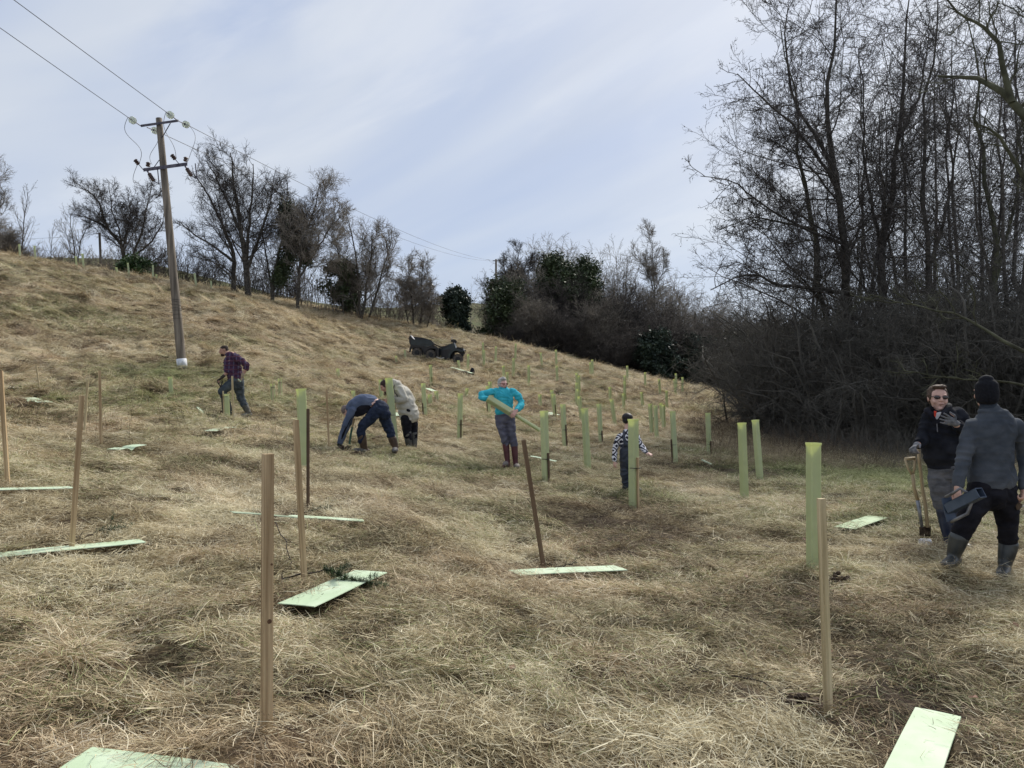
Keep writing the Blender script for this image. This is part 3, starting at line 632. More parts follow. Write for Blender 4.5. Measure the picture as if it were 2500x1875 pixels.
# ================= central wood behind the hill crest (68-100 m)
CW = 'bushy trees of the central wood'
lvw = [dict(m=11, t0=.12, t1=1, ang=.85, lr=.34, K=6, trop=.05, wob=.22, rr=.5, rmin=.020, sides=3, shape='flat'), dict(m=9, t0=.1, t1=1, ang=.8, lr=.5, K=5, trop=.03, wob=.25, rr=.6, rmin=.014, shape='flat'),
       dict(m=5, t0=.1, t1=1, ang=.7, lr=.5, K=4, trop=.04, wob=.3, rr=.6, rmin=.012, lmin=.4)]
def wood_bush(label, px, Y, top, w, seed, mc, stems=34, **k):
    l = gl(px, Y, -.3); h = at(px, top, Y).z - l.z; return make_bush('wood_tree', label, 'tree', l, w, h * 1.22, seed, mc, stems, lvw, CW, lean=1.0, **k), h
def wcopy(src, px, Y, top, rz, lb, sx=1.0):
    o, h0 = src; c = copy_tree(o); l = gl(px, Y, -.3); h = at(px, top, Y).z - l.z; c.location = l; c.scale = (h / h0 * sx, h / h0 * sx, h / h0); c.rotation_euler = (0, 0, rz); c['label'] = lb; return c
w1 = wood_bush('rounded brown bushy tree near the left end of the central wood', 1262, 76, 668, 8.5, 41, M_TWIGB)
w2 = wood_bush('tall grey-brown bushy tree between the left end and the evergreens of the central wood', 1335, 82, 634, 9, 42, M_TWIGG)
w3 = wood_bush('dark brown tangled tree in front of the evergreens in the central wood', 1400, 76, 700, 8.5, 43, M_TWIG)
for a in ((w2, 1210, 80, 730, 1, 'low grey-brown bushy tree beside the dark holly at the left end of the central wood', .9), (w1, 1300, 72, 735, 2, 'front brown bush at the wood edge, above the tall guards on the crest', 1.1),
          (w3, 1350, 71, 765, 3, 'low dark bush at the wood edge, below the evergreens', 1.3), (w1, 1455, 74, 745, 4, 'brown bush at the wood edge, below the paired bare tops', 1.2),
          (w2, 1480, 84, 668, 5, 'grey-brown bushy tree under the paired thin bare tops', 1.0), (w3, 1530, 78, 730, .5, 'dark bushy tree under the tall pale bare tree', 1.2),
          (w1, 1590, 84, 705, 1.5, 'brown bushy tree behind the foot of the tall pale bare tree', 1.1), (w2, 1640, 88, 722, 2.5, 'grey-brown bushy tree right of the tall pale bare tree', 1.1),
          (w3, 1600, 72, 780, 3.5, 'low dark bush at the wood edge above the crest, below the pale bare tree', 1.3), (w1, 1700, 90, 760, 4.5, 'low brown bushy tree where the central wood dips', 1.2),
          (w3, 1690, 74, 808, 5.5, 'dark bush over the last guards at the right end of the crest', 1.4), (w2, 1760, 88, 765, .8, 'grey-brown bushy tree beside the alder wood, left of its overhang', 1.2),
          (w3, 1770, 70, 838, 1.8, 'low dark bush over the pale stump post', 1.4), (w1, 1830, 84, 775, 2.8, 'brown bushy tree behind the low limbs of the leaning alder', 1.3),
          (w2, 1395, 92, 655, 3.8, 'grey-brown bushy tree behind the evergreens', 1.0), (w3, 1250, 70, 800, 4.2, 'low dark bush at the crest left of the tall guards', 1.3), (w3, 1500, 70, 822, 4.9, 'low dark scrub right above the paired tall guards', 1.6),
          (w1, 1900, 80, 780, 3.3, 'far brown bushy tree behind the thicket on the right', 1.3)):
    wcopy(a[0], a[1], a[2], a[3], a[4], a[5], a[6])
def evergreen(label, px, Y, top, w, seed, m, n, lsize=.13, name='evergreen_tree', base=-.3, group=None, cat='tree', lowskirt=.1):
    """irregular leafy tree: lumps of leaves set round a stem and its limbs"""
    g = np.random.default_rng(seed); l = gl(px, Y, base); h = at(px, top, Y).z - l.z; nb = 34
    T, C, tips = tree_meshes(seed, [([(0, 0, 0), (g.normal(0, .2), g.normal(0, .2), h * .5), (g.normal(0, .2), 0, h * .97)], [h * .02, h * .014, .03])],
        [dict(m=nb, t0=lowskirt, t1=1, ang=1.15, lr=.5 * w / h, K=6, trop=.06, wob=.15, rr=.4, rmin=.03, part='t', sides=4, shape='round'), dict(m=7, t0=.3, t1=1, ang=.7, lr=.38, K=4, trop=.05, wob=.2, rr=.5, rmin=.015)])
    root = empty(name, l, label, cat, group); mesh_np('trunk', T[0], T[1], M_BARK, root, True)
    V, F = leaves(g, np.concatenate([tips[:, 1:].reshape(-1, 3)]), n, w * .045, lsize); mesh_np('crown', V, F, m, root); return root
evergreen('dark green ivy-clad tree with a pointed top in the middle of the central wood', 1372, 79, 640, 8.6, 51, M_IVY, 30000)
evergreen('second dark green tree, lower and right of the pointed ivy-clad one', 1436, 80, 662, 9.0, 52, M_IVY, 30000)
evergreen('rounded ivy dome at the left end of the central wood under the bare crown', 1238, 75, 705, 7.5, 53, M_IVY, 22000)
evergreen('dark holly standing alone at the left foot of the central wood', 1112, 72, 712, 4.6, 54, M_HOLLY, 22000, name='holly_tree', lowskirt=.03)
evergreen('very dark evergreen at the far right end of the crest under the wood', 1600, 70, 830, 5.5, 55, M_HOLLY, 18000, lowskirt=.03)
evergreen('very dark evergreen low in the gap between crest and alder wood', 1705, 71, 845, 5.8, 56, M_HOLLY, 18000, lowskirt=.03)
evergreen('dark evergreen mound beneath the overhang of the alder wood', 1800, 76, 838, 6, 57, M_HOLLY, 18000, lowskirt=.03)
# bare tops over the central wood
make_tree('bare_tree', 'open bare tree crown rising above the ivy dome, beside the small far pole', 'tree', [pix_trunk([(1262, 830), (1258, 720), (1262, 655), (1268, 612)], 78, .2, .03), pix_trunk([(1258, 760), (1240, 690), (1228, 640)], 78, .12, .03), pix_trunk([(1260, 740), (1285, 680), (1300, 632)], 78, .12, .03)],
          lv_bare(.8, .012, .14), 61, M_BARK, M_TWIG)
make_tree('bare_tree', 'tallest pale bare tree standing above the right half of the central wood', 'tree', [pix_trunk([(1598, 880), (1598, 760), (1598, 690), (1594, 640), (1592, 592)], 82, .17, .03), pix_trunk([(1598, 720), (1585, 670), (1575, 625)], 82, .08, .03), pix_trunk([(1598, 710), (1618, 665), (1622, 622)], 82, .08, .03)],
          lv_bare(.6, .012, .2, .6), 62, M_BARKP, M_TWIGP)
sl = make_tree('bare_tree', 'slim bare tree top, left one of the thin pair above the central wood', 'tree', [pix_trunk([(1508, 880), (1508, 760), (1506, 680), (1504, 616)], 86, .11, .02)], lv_sapling(.012), 63, M_TWIGG, M_TWIGG)
place_copy(sl, 1530, 87, 1.02, 2, 'slim bare tree top, right one of the thin pair above the central wood', None)
place_copy(sl, 1560, 92, .85, 4, 'shorter slim bare tree top left of the tallest pale bare tree', None)
for px, Y, s, rz, lb in ((1660, 100, .75, 1, 'small bare tree on the sky line right of the tallest pale one'), (1740, 104, .72, 2, 'small bare tree on the sky line above the dip of the wood'), (1800, 98, .74, 3.3, 'small bare tree on the sky line left of the overhanging alder twigs'),
        (1190, 120, .62, 1.7, 'faint far bare tree on the field beyond, left of the ivy dome'), (1150, 125, .6, 2.9, 'faint far bare tree above the dark holly'), (1105, 128, .6, 4.4, 'faint far bare tree left of the dark holly'), (1218, 118, .5, 5.4, 'small faint bare tree close to the ivy dome')):
    place_copy(sl, px, Y, s, rz, lb, 'small far bare trees')

# ================= trees along the top of the hill on the left (58-80 m)
make_tree('sycamore_tree', 'big broad bare tree with many limbs, right of the utility pole', 'tree', [
    pix_trunk([(607, 722), (600, 640), (588, 560), (575, 480), (566, 400), (562, 372)], 60, .33, .03), pix_trunk([(602, 660), (640, 560), (660, 500), (668, 440)], 60, .16, .03), pix_trunk([(571, 720), (570, 620), (540, 540), (500, 460), (470, 420)], 60.3, .26, .03),
    pix_trunk([(600, 640), (610, 520), (620, 440), (618, 400)], 60, .18, .03), pix_trunk([(572, 640), (520, 600), (470, 570), (436, 540)], 60, .14, .03), pix_trunk([(590, 712), (560, 670), (520, 640), (470, 625)], 59.6, .10, .03), pix_trunk([(598, 600), (560, 500), (520, 420), (505, 395)], 60, .17, .03)],
    lv_bare(.75, .009, .14, .65), 71, M_BARK, M_TWIG)
def ivy_on(root, tips, ov, pts, n, spread, size=.09):
    g = np.random.default_rng(9); P = np.concatenate([np.array([a + (b - a) * t for t in np.linspace(0, 1, 24)]) for a, b in zip([np.array(p) - ov for p in pts[:-1]], [np.array(p) - ov for p in pts[1:]])])
    V, F = leaves(g, P, n, spread, size); mesh_np('ivy', V, F, M_IVY, root)
make_tree('ivy_tree', 'bare tree with a block of dark ivy high on its stem', 'tree', [
    pix_trunk([(665, 730), (672, 650), (690, 590), (700, 520), (702, 446)], 61, .2, .03), pix_trunk([(668, 690), (650, 620), (640, 560), (660, 480)], 61, .10, .03), pix_trunk([(674, 650), (720, 600), (745, 560), (760, 500)], 61, .10, .03)],
    lv_bare(.7, .010, .15, .7), 72, M_BARK, M_TWIG, extra=lambda r, t, o: (ivy_on(r, t, o, [at(701, 505, 61), at(703, 572, 61)], 6500, .36), ivy_on(r, t, o, [at(712, 575, 61), at(700, 640, 61), at(680, 690, 61)], 5000, .35), ivy_on(r, t, o, [at(735, 600, 61), at(748, 640, 61)], 2200, .3)))
make_tree('bare_tree', 'tall fan-shaped bare tree right of the ivy-topped one', 'tree', [pix_trunk([(727, 742), (730, 660), (745, 580), (770, 500), (782, 445)], 60, .17, .03), pix_trunk([(729, 680), (780, 600), (815, 540), (830, 500)], 60, .11, .02), pix_trunk([(728, 690), (735, 600), (730, 520)], 60, .1, .02)],
    lv_bare(.9, .010, .15, .65), 73, M_BARK, M_TWIGG)
make_tree('bare_tree', 'bare many-stemmed tree rising from the brown hedge, middle of the left-hand row', 'tree', [pix_trunk([(880, 775), (875, 690), (865, 600), (845, 520)], 64, .17, .03), pix_trunk([(882, 740), (905, 640), (908, 560)], 64, .15, .03), pix_trunk([(900, 775), (930, 680), (948, 620), (958, 580)], 64, .12, .03), pix_trunk([(878, 740), (830, 640), (810, 560)], 64, .1, .03)],
    lv_bare(.8, .010, .15, .6), 74, M_BARK, M_TWIGG)
make_tree('bare_tree', 'slim cluster of upright bare stems at the right end of the left-hand row', 'tree', [pix_trunk([(1011, 812), (1005, 730), (998, 660), (995, 625)], 66, .11, .02), pix_trunk([(1026, 818), (1030, 740), (1030, 670), (1035, 640)], 66, .09, .02), pix_trunk([(1000, 806), (985, 730), (975, 680)], 66, .08, .02), pix_trunk([(1040, 822), (1055, 760), (1065, 710)], 66, .08, .02), pix_trunk([(1018, 800), (1045, 730), (1050, 690)], 66, .08, .02)],
    lv_bare(.8, .010, .13, .6), 75, M_BARK, M_TWIGG)
make_tree('old_apple_tree', 'spreading bare tree with curved limbs left of the utility pole', 'tree', [pix_trunk([(302, 690), (300, 600), (262, 560), (240, 490), (215, 465), (196, 460)], 68, .24, .03), pix_trunk([(300, 625), (290, 560), (272, 510), (266, 450)], 68, .12, .03), pix_trunk([(318, 690), (325, 620), (345, 570), (360, 500), (370, 450)], 68, .2, .03),
    pix_trunk([(305, 590), (250, 550), (215, 535), (196, 520)], 68, .09, .02), pix_trunk([(325, 630), (370, 590), (395, 550), (402, 520)], 68, .12, .03), pix_trunk([(330, 640), (380, 632), (412, 622)], 68, .08, .02), pix_trunk([(302, 600), (320, 520), (310, 470)], 68, .1, .02)],
    lv_bare(.7, .010, .12, .7), 76, M_BARK, M_TWIG)
s1 = make_tree('young_tree', 'tall slender bare young tree near the left edge', 'tree', [pix_trunk([(53, 650), (55, 590), (60, 530), (68, 470)], 66, .1, .02)], lv_sapling(.009), 77, M_BARK, M_TWIGG, 'young bare trees along the hill top')
place_copy(s1, 120, 68, .58, 1.5, 'shortest bare young tree, second from the left edge', 'young bare trees along the hill top')
make_tree('young_tree', 'forked V-shaped bare young tree behind two guards on the hill top', 'tree', [pix_trunk([(186, 660), (180, 600), (172, 550), (174, 515)], 68, .08, .02), pix_trunk([(187, 640), (196, 590), (210, 560), (226, 545)], 68, .06, .02), pix_trunk([(184, 622), (165, 580), (145, 545)], 68, .04, .015)], lv_sapling(.009), 78, M_BARK, M_TWIGG, 'young bare trees along the hill top')
make_tree('bare_tree', 'large pale bare tree cut by the left edge', 'tree', [pix_trunk([(-40, 660), (-40, 560), (-30, 480), (-20, 400)], 62, .15, .03), pix_trunk([(-38, 600), (-10, 530), (10, 470)], 62, .07, .02)], lv_bare(.7, .008, .16, .6), 79, M_BARKP, M_TWIGG)
h1 = make_bush('hawthorn_bush', 'twiggy hawthorn bush at the left edge below the pale bare tree', 'bush', gl(2, 62), 4.0, 3.2, 34, M_TWIGG, 26, lvw, None, lean=1.0)
# hedges
def hedge_run(name, label, pts, h, w, seed, mc, dens=9, leaf=0):
    g = np.random.default_rng(seed); tr = []; P = [gl(px, Y) for px, Y in pts]; o = P[0]
    for a, b in zip(P[:-1], P[1:]):
        n = max(2, int((b - a).length * dens))
        for k in range(n):
            q = a.lerp(b, g.random()); x = q.x + g.normal(0, w * .3); y = q.y + g.normal(0, w * .3); hh = h * g.uniform(.5, 1.1); z = G(x, y) - .1
            tr.append(([np.array([x - o.x, y - o.y, z - o.z]), np.array([x - o.x + g.normal(0, .25), y - o.y + g.normal(0, .25), z - o.z + hh * .5]), np.array([x - o.x + g.normal(0, .5), y - o.y + g.normal(0, .5), z - o.z + hh])], [.022, .016, .010]))
    T, C, tips = tree_meshes(seed, tr, [dict(m=7, t0=.1, t1=1, ang=.8, lr=.4, K=5, trop=.08, wob=.25, rr=.6, rmin=.016), dict(m=5, t0=.1, t1=1, ang=.7, lr=.45, K=4, trop=.04, wob=.3, rr=.6, rmin=.012, lmin=.3)])
    root = empty(name, o, label, 'hedge'); mesh_np('stems', T[0], T[1], mc, root); mesh_np('twigs', C[0], C[1], mc, root)
    if leaf: V, F = leaves(g, tips.reshape(-1, 3), leaf, .2, .1); mesh_np('leaves', V, F, M_IVY, root)
hedge_run('field_hedge', 'dark bare hedge along the hill top behind the utility pole', [(300, 78), (380, 76), (470, 76), (560, 78), (660, 76), (740, 72)], 4.2, 1.8, 81, M_TWIG, 16)
hedge_run('field_hedge', 'low brown hedge along the hill top left of the spreading bare tree', [(-60, 70), (40, 74), (130, 80), (210, 82), (310, 80)], 2.8, 1.8, 82, M_TWIGB, 12)
hedge_run('field_hedge', 'tall brown twiggy hedge under the bare trees right of the ivy-topped tree', [(745, 63), (800, 64), (870, 66), (940, 68), (1010, 71), (1070, 75)], 3.6, 2.6, 83, M_TWIGB, 13)
hedge_run('field_hedge', 'far thin hedge on the field beyond, left of the central wood', [(1040, 100), (1130, 104), (1230, 104)], 2.6, 2.5, 84, M_TWIGG, 5)
evergreen('dark ivy-covered bush inside the tall brown hedge', 838, 65, 648, 5.0, 58, M_IVY, 9000, .11, name='ivy_bush', cat='bush')
evergreen('small green conifer bush beside two guards on the hill top', 312, 60, 652, 3.0, 59, leafmat('conifer_green', (.016, .038, .010), (.05, .10, .022)), 6000, .09, name='conifer_bush', cat='bush', lowskirt=.02)
# ------------------------------------------------------------------ tree guards, stakes, flat guards
def guard_mat():
    m = bpy.data.materials.new('guard_green_plastic'); m.use_nodes = True; nt = m.node_tree; N = nt.nodes; L = nt.links
    p = N['Principled BSDF']; p.inputs['Roughness'].default_value = .45; p.inputs['Specular IOR Level'].default_value = .5
    tc = N.new('ShaderNodeTexCoord'); n = N.new('ShaderNodeTexNoise'); n.inputs['Scale'].default_value = 7; n.inputs['Detail'].default_value = 5; L.new(tc.outputs['Object'], n.inputs['Vector'])
    oi = N.new('ShaderNodeObjectInfo'); ad = N.new('ShaderNodeMath'); ad.operation = 'MULTIPLY_ADD'; L.new(oi.outputs['Random'], ad.inputs[0]); ad.inputs[1].default_value = .30; L.new(n.outputs['Fac'], ad.inputs[2])
    r = N.new('ShaderNodeValToRGB'); r.color_ramp.elements[0].position = .35; r.color_ramp.elements[1].position = .95; r.color_ramp.elements[0].color = (.56, .61, .40, 1); r.color_ramp.elements[1].color = (.66, .70, .51, 1)
    L.new(ad.outputs[0], r.inputs[0])
    w = N.new('ShaderNodeTexWave'); w.inputs['Scale'].default_value = 90; w.bands_direction = 'X'; L.new(tc.outputs['Object'], w.inputs['Vector'])
    b = N.new('ShaderNodeBump'); b.inputs['Distance'].default_value = .001; b.inputs['Strength'].default_value = .35; L.new(w.outputs['Fac'], b.inputs['Height']); L.new(b.outputs[0], p.inputs['Normal'])
    L.new(r.outputs[0], p.inputs['Base Color']); t = N.new('ShaderNodeBsdfTranslucent'); t.inputs[0].default_value = (.72, .76, .34, 1)
    ms = N.new('ShaderNodeMixShader'); ms.inputs[0].default_value = .50; L.new(p.outputs[0], ms.inputs[1]); L.new(t.outputs[0], ms.inputs[2]); L.new(ms.outputs[0], N['Material Output'].inputs[0]); return m
M_GUARD = guard_mat()
M_FLAT = mat('guard_flat_pale', (.44, .55, .37), (.54, .63, .47), 5, .62, spec=.2, bump=.0008, bscale=3)
M_FLATW = mat('guard_flat_inside', (.04, .05, .035), (.09, .10, .07), 5, .7)
def wood_mat(name, a, b):
    m = mat(name, a, b, 40, .75, .0015, 90, stretch=(1, 1, .035)); return m
M_STAKE = wood_mat('stake_wood', (.26, .175, .09), (.56, .42, .25))
M_STAKED = wood_mat('stake_wood_wet', (.060, .038, .024), (.135, .088, .055))
M_STAKEP = wood_mat('stake_wood_pale', (.34, .27, .15), (.62, .52, .33))
M_TIE = mat('cable_tie', (.01, .01, .01), (.02, .02, .02), 5, .5)
def oriented(o, a, b, yaw):
    """local +Z of object o runs from world point a to b"""
    d = (b - a).normalized(); q = d.to_track_quat('Z', 'Y'); o.rotation_mode = 'QUATERNION'; o.rotation_quaternion = Vector((0, 0, 1)).rotation_difference(d) @ Quaternion((0, 0, 1), yaw); o.location = a
def guard_mesh(h, s=.105):
    m = MB(); t = .003; q = s / 2; c = .012   # octagonal section: a square with softened corners
    def ring(z, k):
        e = q * k; return [(-e + c, -e, z), (e - c, -e, z), (e, -e + c, z), (e, e - c, z), (e - c, e, z), (-e + c, e, z), (-e, e - c, z), (-e, -e + c, z)]
    V = ring(0, 1) + ring(h * .5, 1.0) + ring(h - .03, 1.0) + ring(h - .012, 1.09) + ring(h, 1.10) + ring(h, 1.02) + ring(h - .035, .94) + ring(h * .5, .94) + ring(0, .94)
    F = []
    for i in range(8):
        for k in range(8): F.append((i * 8 + k, i * 8 + (k + 1) % 8, (i + 1) * 8 + (k + 1) % 8, (i + 1) * 8 + k))
    m.add(V, F); return m
_gm = {}
def guard(label, bx, by, tx, ty, Y=None, yaw=.6, stake=None, group='green tree guards standing on the slope', s=.105, far=False, base=None):
    """bx,by foot pixel; tx,ty top pixel; stake = (side angle, fraction of height, darkness)"""
    if base is None:
        if Y is None:
            p = hit(bx, by); a = p
        else: q = at(bx, 978, Y); a = Vector((q.x, Y, G(q.x, Y)))
    else: a = base
    b = at(tx, ty, a.y); h = (b - a).length + .03; a = a - (b - a).normalized() * .03
    if a.y > 28: s = max(s, .12)
    root = empty('tree_guard', a, label, 'tree guard', group); oriented(root, a, b, yaw)
    src = guard_mesh(h, s)
    root.location = a; me = bpy.data.meshes.new('tube'); me.from_pydata([Vector(v) for v in src.V], [], src.F); me.materials.append(M_GUARD); o = bpy.data.objects.new('tube', me); COL.objects.link(o); o.parent = root
    if stake:
        side, fr, mt = stake; m = MB(); w = .028; off = s / 2 + w / 2 + .002; x, y = {0: (off, 0), 1: (0, off), 2: (-off, 0), 3: (0, -off)}[side]
        m.box((x, y, h * fr / 2 - .05), (w, w, h * fr + .1)); me = bpy.data.meshes.new('stake'); me.from_pydata([Vector(v) for v in m.V], [], m.F); me.materials.append(mt); o2 = bpy.data.objects.new('stake', me); COL.objects.link(o2); o2.parent = root
        if a.y < 24:
            m = MB(); z = h * fr * .8; m.box((x * .5, y * .5, z), (s * 1.04 if x == 0 else off + w + .012, s * 1.04 if y == 0 else off + w + .012, .008)); me = bpy.data.meshes.new('cable_tie'); me.from_pydata([Vector(v) for v in m.V], [], m.F); me.materials.append(M_TIE); o3 = bpy.data.objects.new('cable_tie', me); COL.objects.link(o3); o3.parent = root
    return root
D_, W_, P_ = M_STAKED, M_STAKE, M_STAKEP
# --- near and middle guards (foot x, foot y, top x, top y)
guard('nearest upright guard, open rim facing us, with a pale stake right in front of it', 1983, 1397, 1986, 1081, yaw=.2, stake=None, Y=7.15)
guard('guard that hides half of the boy', 1548, 1244, 1546, 1023, s=.115, yaw=.7, stake=(3, .58, W_))
guard('front one of the two guards right of the brown trodden patch, with square top', 1818, 1222, 1811, 1032, yaw=.5)
guard('guard leaning left behind and right of the square-topped one', 1856, 1181, 1844, 1025, yaw=.5)
guard('guard just right of the woman in turquoise, behind the dark leaning stake', 1333, 1184, 1328, 1003, yaw=.75, stake=(3, .42, D_))
guard('guard to the right of the one beside the woman, leaning slightly left', 1436, 1156, 1427, 997, yaw=.6)
guard('guard right of the boy, with a dark stake on its lower left side', 1649, 1135, 1642, 1004, yaw=.15, stake=(2, .5, D_))
guard('guard standing alone between the boy and the square-topped guard', 1732, 1118, 1728, 1008, yaw=.5, stake=(3, .35, D_))
guard('guard with a dark stake strip between the woman and the boy, nearer the woman', 1380, 1102, 1374, 987, yaw=.7, stake=(3, .55, D_))
guard('guard directly left of the boy, leaning slightly left', 1468, 1089, 1462, 986, yaw=.6, stake=(3, .4, D_))
guard('guard with dark stake along its right side, fourth right of the boy', 1604, 1081, 1600, 990, yaw=.6, stake=(0, .7, D_))
guard('narrow guard directly left of the one with the dark right side', 1592, 1064, 1587, 986, yaw=.6, stake=(0, .6, D_))
guard('guard right of the dark-sided one, partly over another', 1621, 1057, 1619, 988, yaw=.7)
guard('guard hidden behind another, right of the dark-sided one', 1617, 1046, 1613, 984, yaw=.3, Y=34.5)
guard('guard between the man in beige and the woman in turquoise', 1122, 1078, 1124, 961, yaw=.5, stake=(3, .5, D_))
guard('guard with dark stake low on its left, right of the man in beige', 1040, 1037, 1033, 936, yaw=.6, stake=(2, .55, D_))
guard('tall guard behind the two left-hand stakes, leaning left', 744, 1166, 735, 949, yaw=.5, s=.125, Y=11.6)
guard('guard beside the elbow of the woman in turquoise, with dark left side', 1196, 1027, 1190, 943, yaw=.5, stake=(2, .9, D_))
guard('guard behind the shoulder of the woman in turquoise', 1198, 1002, 1196, 932, yaw=.6)
guard('guard leaning right, up-slope between two nearer guards left of the woman', 1136, 981, 1141, 948, yaw=.6)
guard('short guard, left of a pair right of the man in beige', 1051, 1002, 1049, 963, yaw=.6)
guard('short guard, right of a pair right of the man in beige', 1067, 994, 1065, 955, yaw=.6)
guard('slim guard above the short pair, under the quad bike', 1054, 949, 1051, 891, yaw=.6, stake=(3, .5, D_))
# --- short guards on the left of the slope
guard('short guard below the white foot of the utility pole', 419, 973, 415, 920, yaw=.5)
guard('short guard in front of the knee of the man in the checked shirt', 556, 1012, 553, 962, yaw=.4, stake=(2, 1.12, P_), Y=17.0)
guard('short guard, left of a pair right of the man in the checked shirt', 667, 993, 665, 937, yaw=.4, stake=(3, 1.05, P_))
guard('short guard, right of a pair right of the man in the checked shirt', 686, 977, 683, 924, yaw=.4, stake=(3, 1.05, P_))
guard('small faint guard on the bare slope left of the bent-over man', 825, 934, 825, 900, yaw=.5)
guard('short guard just behind the back of the bent-over man', 864, 995, 862, 954, yaw=.5)
guard('guard touching the head of the man in beige', 932, 985, 929, 927, yaw=.5)
guard('small guard above the head of the man in beige', 967, 929, 967, 915, yaw=.5)
# --- around the quad bike
guard('tiny guard left of the quad bike, furthest left', 968, 894, 967, 869, yaw=.5)
guard('tiny paired guard just left of the rear wheel of the quad bike', 990, 879, 988, 855, yaw=.5, stake=(0, 1, P_))
guard('tiny guard in front of the middle of the quad bike', 1088, 888, 1086, 864, yaw=.5, stake=(0, 1, P_))
guard('tiny guard in front of the front wheel of the quad bike', 1122, 906, 1119, 880, yaw=.5)
guard('guard just right of the front of the quad bike', 1142, 912, 1143, 865, yaw=.5)
FAR = [  # foot x, y, top x, y, label
 (1181, 900, 1182, 855, 'far guard, second right of the quad bike'), (1179, 884, 1179, 837, 'guard tip directly behind the second one right of the quad bike'),
 (1209, 892, 1211, 846, 'far guard leaning right, third right of the quad bike'), (1258, 883, 1259, 839, 'far tall guard against the dark wood, left end of the crest row'),
 (1253, 927, 1254, 875, 'far guard right above the head of the woman in turquoise, left of two in line'), (1230, 940, 1229, 893, 'guard above the grey hair of the woman, left one of two'),
 (1239, 945, 1238, 909, 'guard above the grey hair of the woman, right one of two'), (1291, 948, 1291, 892, 'guard standing alone up-slope right of the head of the woman'),
 (1324, 907, 1320, 861, 'far guard leaning left at the crest, second of the crest row'), (1359, 899, 1357, 854, 'upper guard of two in one line at the crest'),
 (1361, 938, 1359, 893, 'lower guard of two in one line below the crest'), (1442, 931, 1441, 885, 'left guard of the touching pair at the crest'),
 (1447, 922, 1446, 878, 'right guard of the touching pair at the crest'), (1410, 958, 1408, 911, 'highest guard of the cluster of four below the crest'),
 (1415, 965, 1413, 917, 'second highest guard of the cluster of four below the crest'), (1407, 995, 1408, 935, 'lower left guard of the cluster of four below the crest'),
 (1412, 1000, 1411, 950, 'guard in the middle of the cluster below the crest'), (1421, 1043, 1414, 968, 'lowest guard of the cluster, with a dark lower edge'),
 (1319, 1002, 1318, 963, 'guard over the forearm side of the woman, between her and two overlapping guards'), (1352, 1009, 1347, 952, 'rear one of two overlapping guards right of the woman'),
 (1356, 1036, 1351, 962, 'front one of two overlapping guards right of the woman'), (1490, 992, 1489, 945, 'guard directly behind another, above left of the boy'),
 (1502, 1048, 1493, 975, 'guard leaning left just above the head of the boy'), (1532, 934, 1531, 893, 'far guard against the dark wood, alone right of the touching pair'),
 (1525, 958, 1525, 917, 'upper guard of three in one line above the boy'), (1525, 982, 1525, 932, 'middle guard of three in one line above the boy'),
 (1523, 1008, 1522, 961, 'lower guard of three in one line above the boy'), (1575, 952, 1575, 909, 'far guard against the dark wood, fourth from the right end of the crest'),
 (1570, 1008, 1566, 957, 'guard on the slope right of the three in one line'), (1612, 972, 1609, 925, 'guard leaning left, third from the right end of the crest'),
 (1628, 1000, 1627, 954, 'faint guard low between two taller ones near the right end'), (1650, 972, 1646, 926, 'front guard of the pair near the right end of the crest'),
 (1651, 958, 1650, 912, 'rear guard of the pair near the right end of the crest'), (1666, 963, 1666, 921, 'last tall guard at the right end of the crest')]
for bx, by, tx, ty, lb in FAR: guard(lb, bx, by, tx, ty, yaw=random.uniform(.3, .9), stake=(random.choice((0, 2, 3)), .6, D_) if by - ty > 60 else None)
for bx, by, tx, ty, Y, lb in [(50, 634, 47, 597, 53, 'guard on the hill top nearest the left edge'), (87, 642, 84, 601, 53, 'second guard on the hill top from the left edge'), (188, 657, 185, 626, 55, 'left guard of a pair under the forked young tree'),
        (205, 663, 201, 620, 55, 'right guard of a pair under the forked young tree'), (287, 674, 284, 653, 57, 'short guard at the left of the small green conifer'), (315, 679, 312, 642, 56, 'guard in front of the small green conifer'),
        (374, 689, 373, 648, 55.5, 'tall guard left of the utility pole on the hill top'), (382, 688, 382, 670, 58, 'short guard right beside the tall one left of the utility pole'),
        (480, 707, 475, 668, 55, 'guard leaning left on the hill top right of the utility pole'), (517, 712, 515, 686, 57, 'short guard under the big broad bare tree')]:
    q = at(bx, by, Y); a = Vector((q.x, Y, min(q.z, G(q.x, Y) + .0))); a.z = G(q.x, Y) - .05; b = at(tx, ty, Y)
    guard(lb, bx, by, tx, ty, yaw=random.uniform(.3, .9), base=a, group='tree guards along the hill top')

# --- bare wooden stakes
def stake(label, bx, by, tx, ty, w=.035, Y=None, yaw=.3, m=M_STAKE, point=True, w2=None):
    if Y is None: a = hit(bx, by)
    else: q = at(bx, 978, Y); a = Vector((q.x, Y, G(q.x, Y)))
    b = at(tx, ty, a.y); d = (b - a).normalized(); a = a - d * .08; h = (b - a).length; w2 = w2 or w
    me = MB(); me.box((0, 0, h / 2), (w, w2, h)); o = me.build('wooden_stake', m, None, bevel=.0015); oriented(o, a, b, yaw)
    tag(o, label, 'stake', 'wooden stakes without guards'); return o
ns = stake('nearest stake, light brown with a knot, left of the middle', 656, 1790, 654, 1108, .042, Y=3.3, yaw=.6)
kb = MB(); kb.tube([(.004, -.0212, .56), (.004, -.0235, .56)], [.010, .007], 14); kb.tube([(.012, -.0212, .80), (.012, -.0225, .80)], .005, 10); kn = kb.build('knot', mat('knot_dark', (.07, .035, .018), (.15, .08, .045), 40, .8)); kn.parent = ns
stake('near stake in front of the nearest upright guard, right of the middle', 2016, 1764, 2005, 1217, .034, Y=3.95, yaw=.25, m=M_STAKEP)
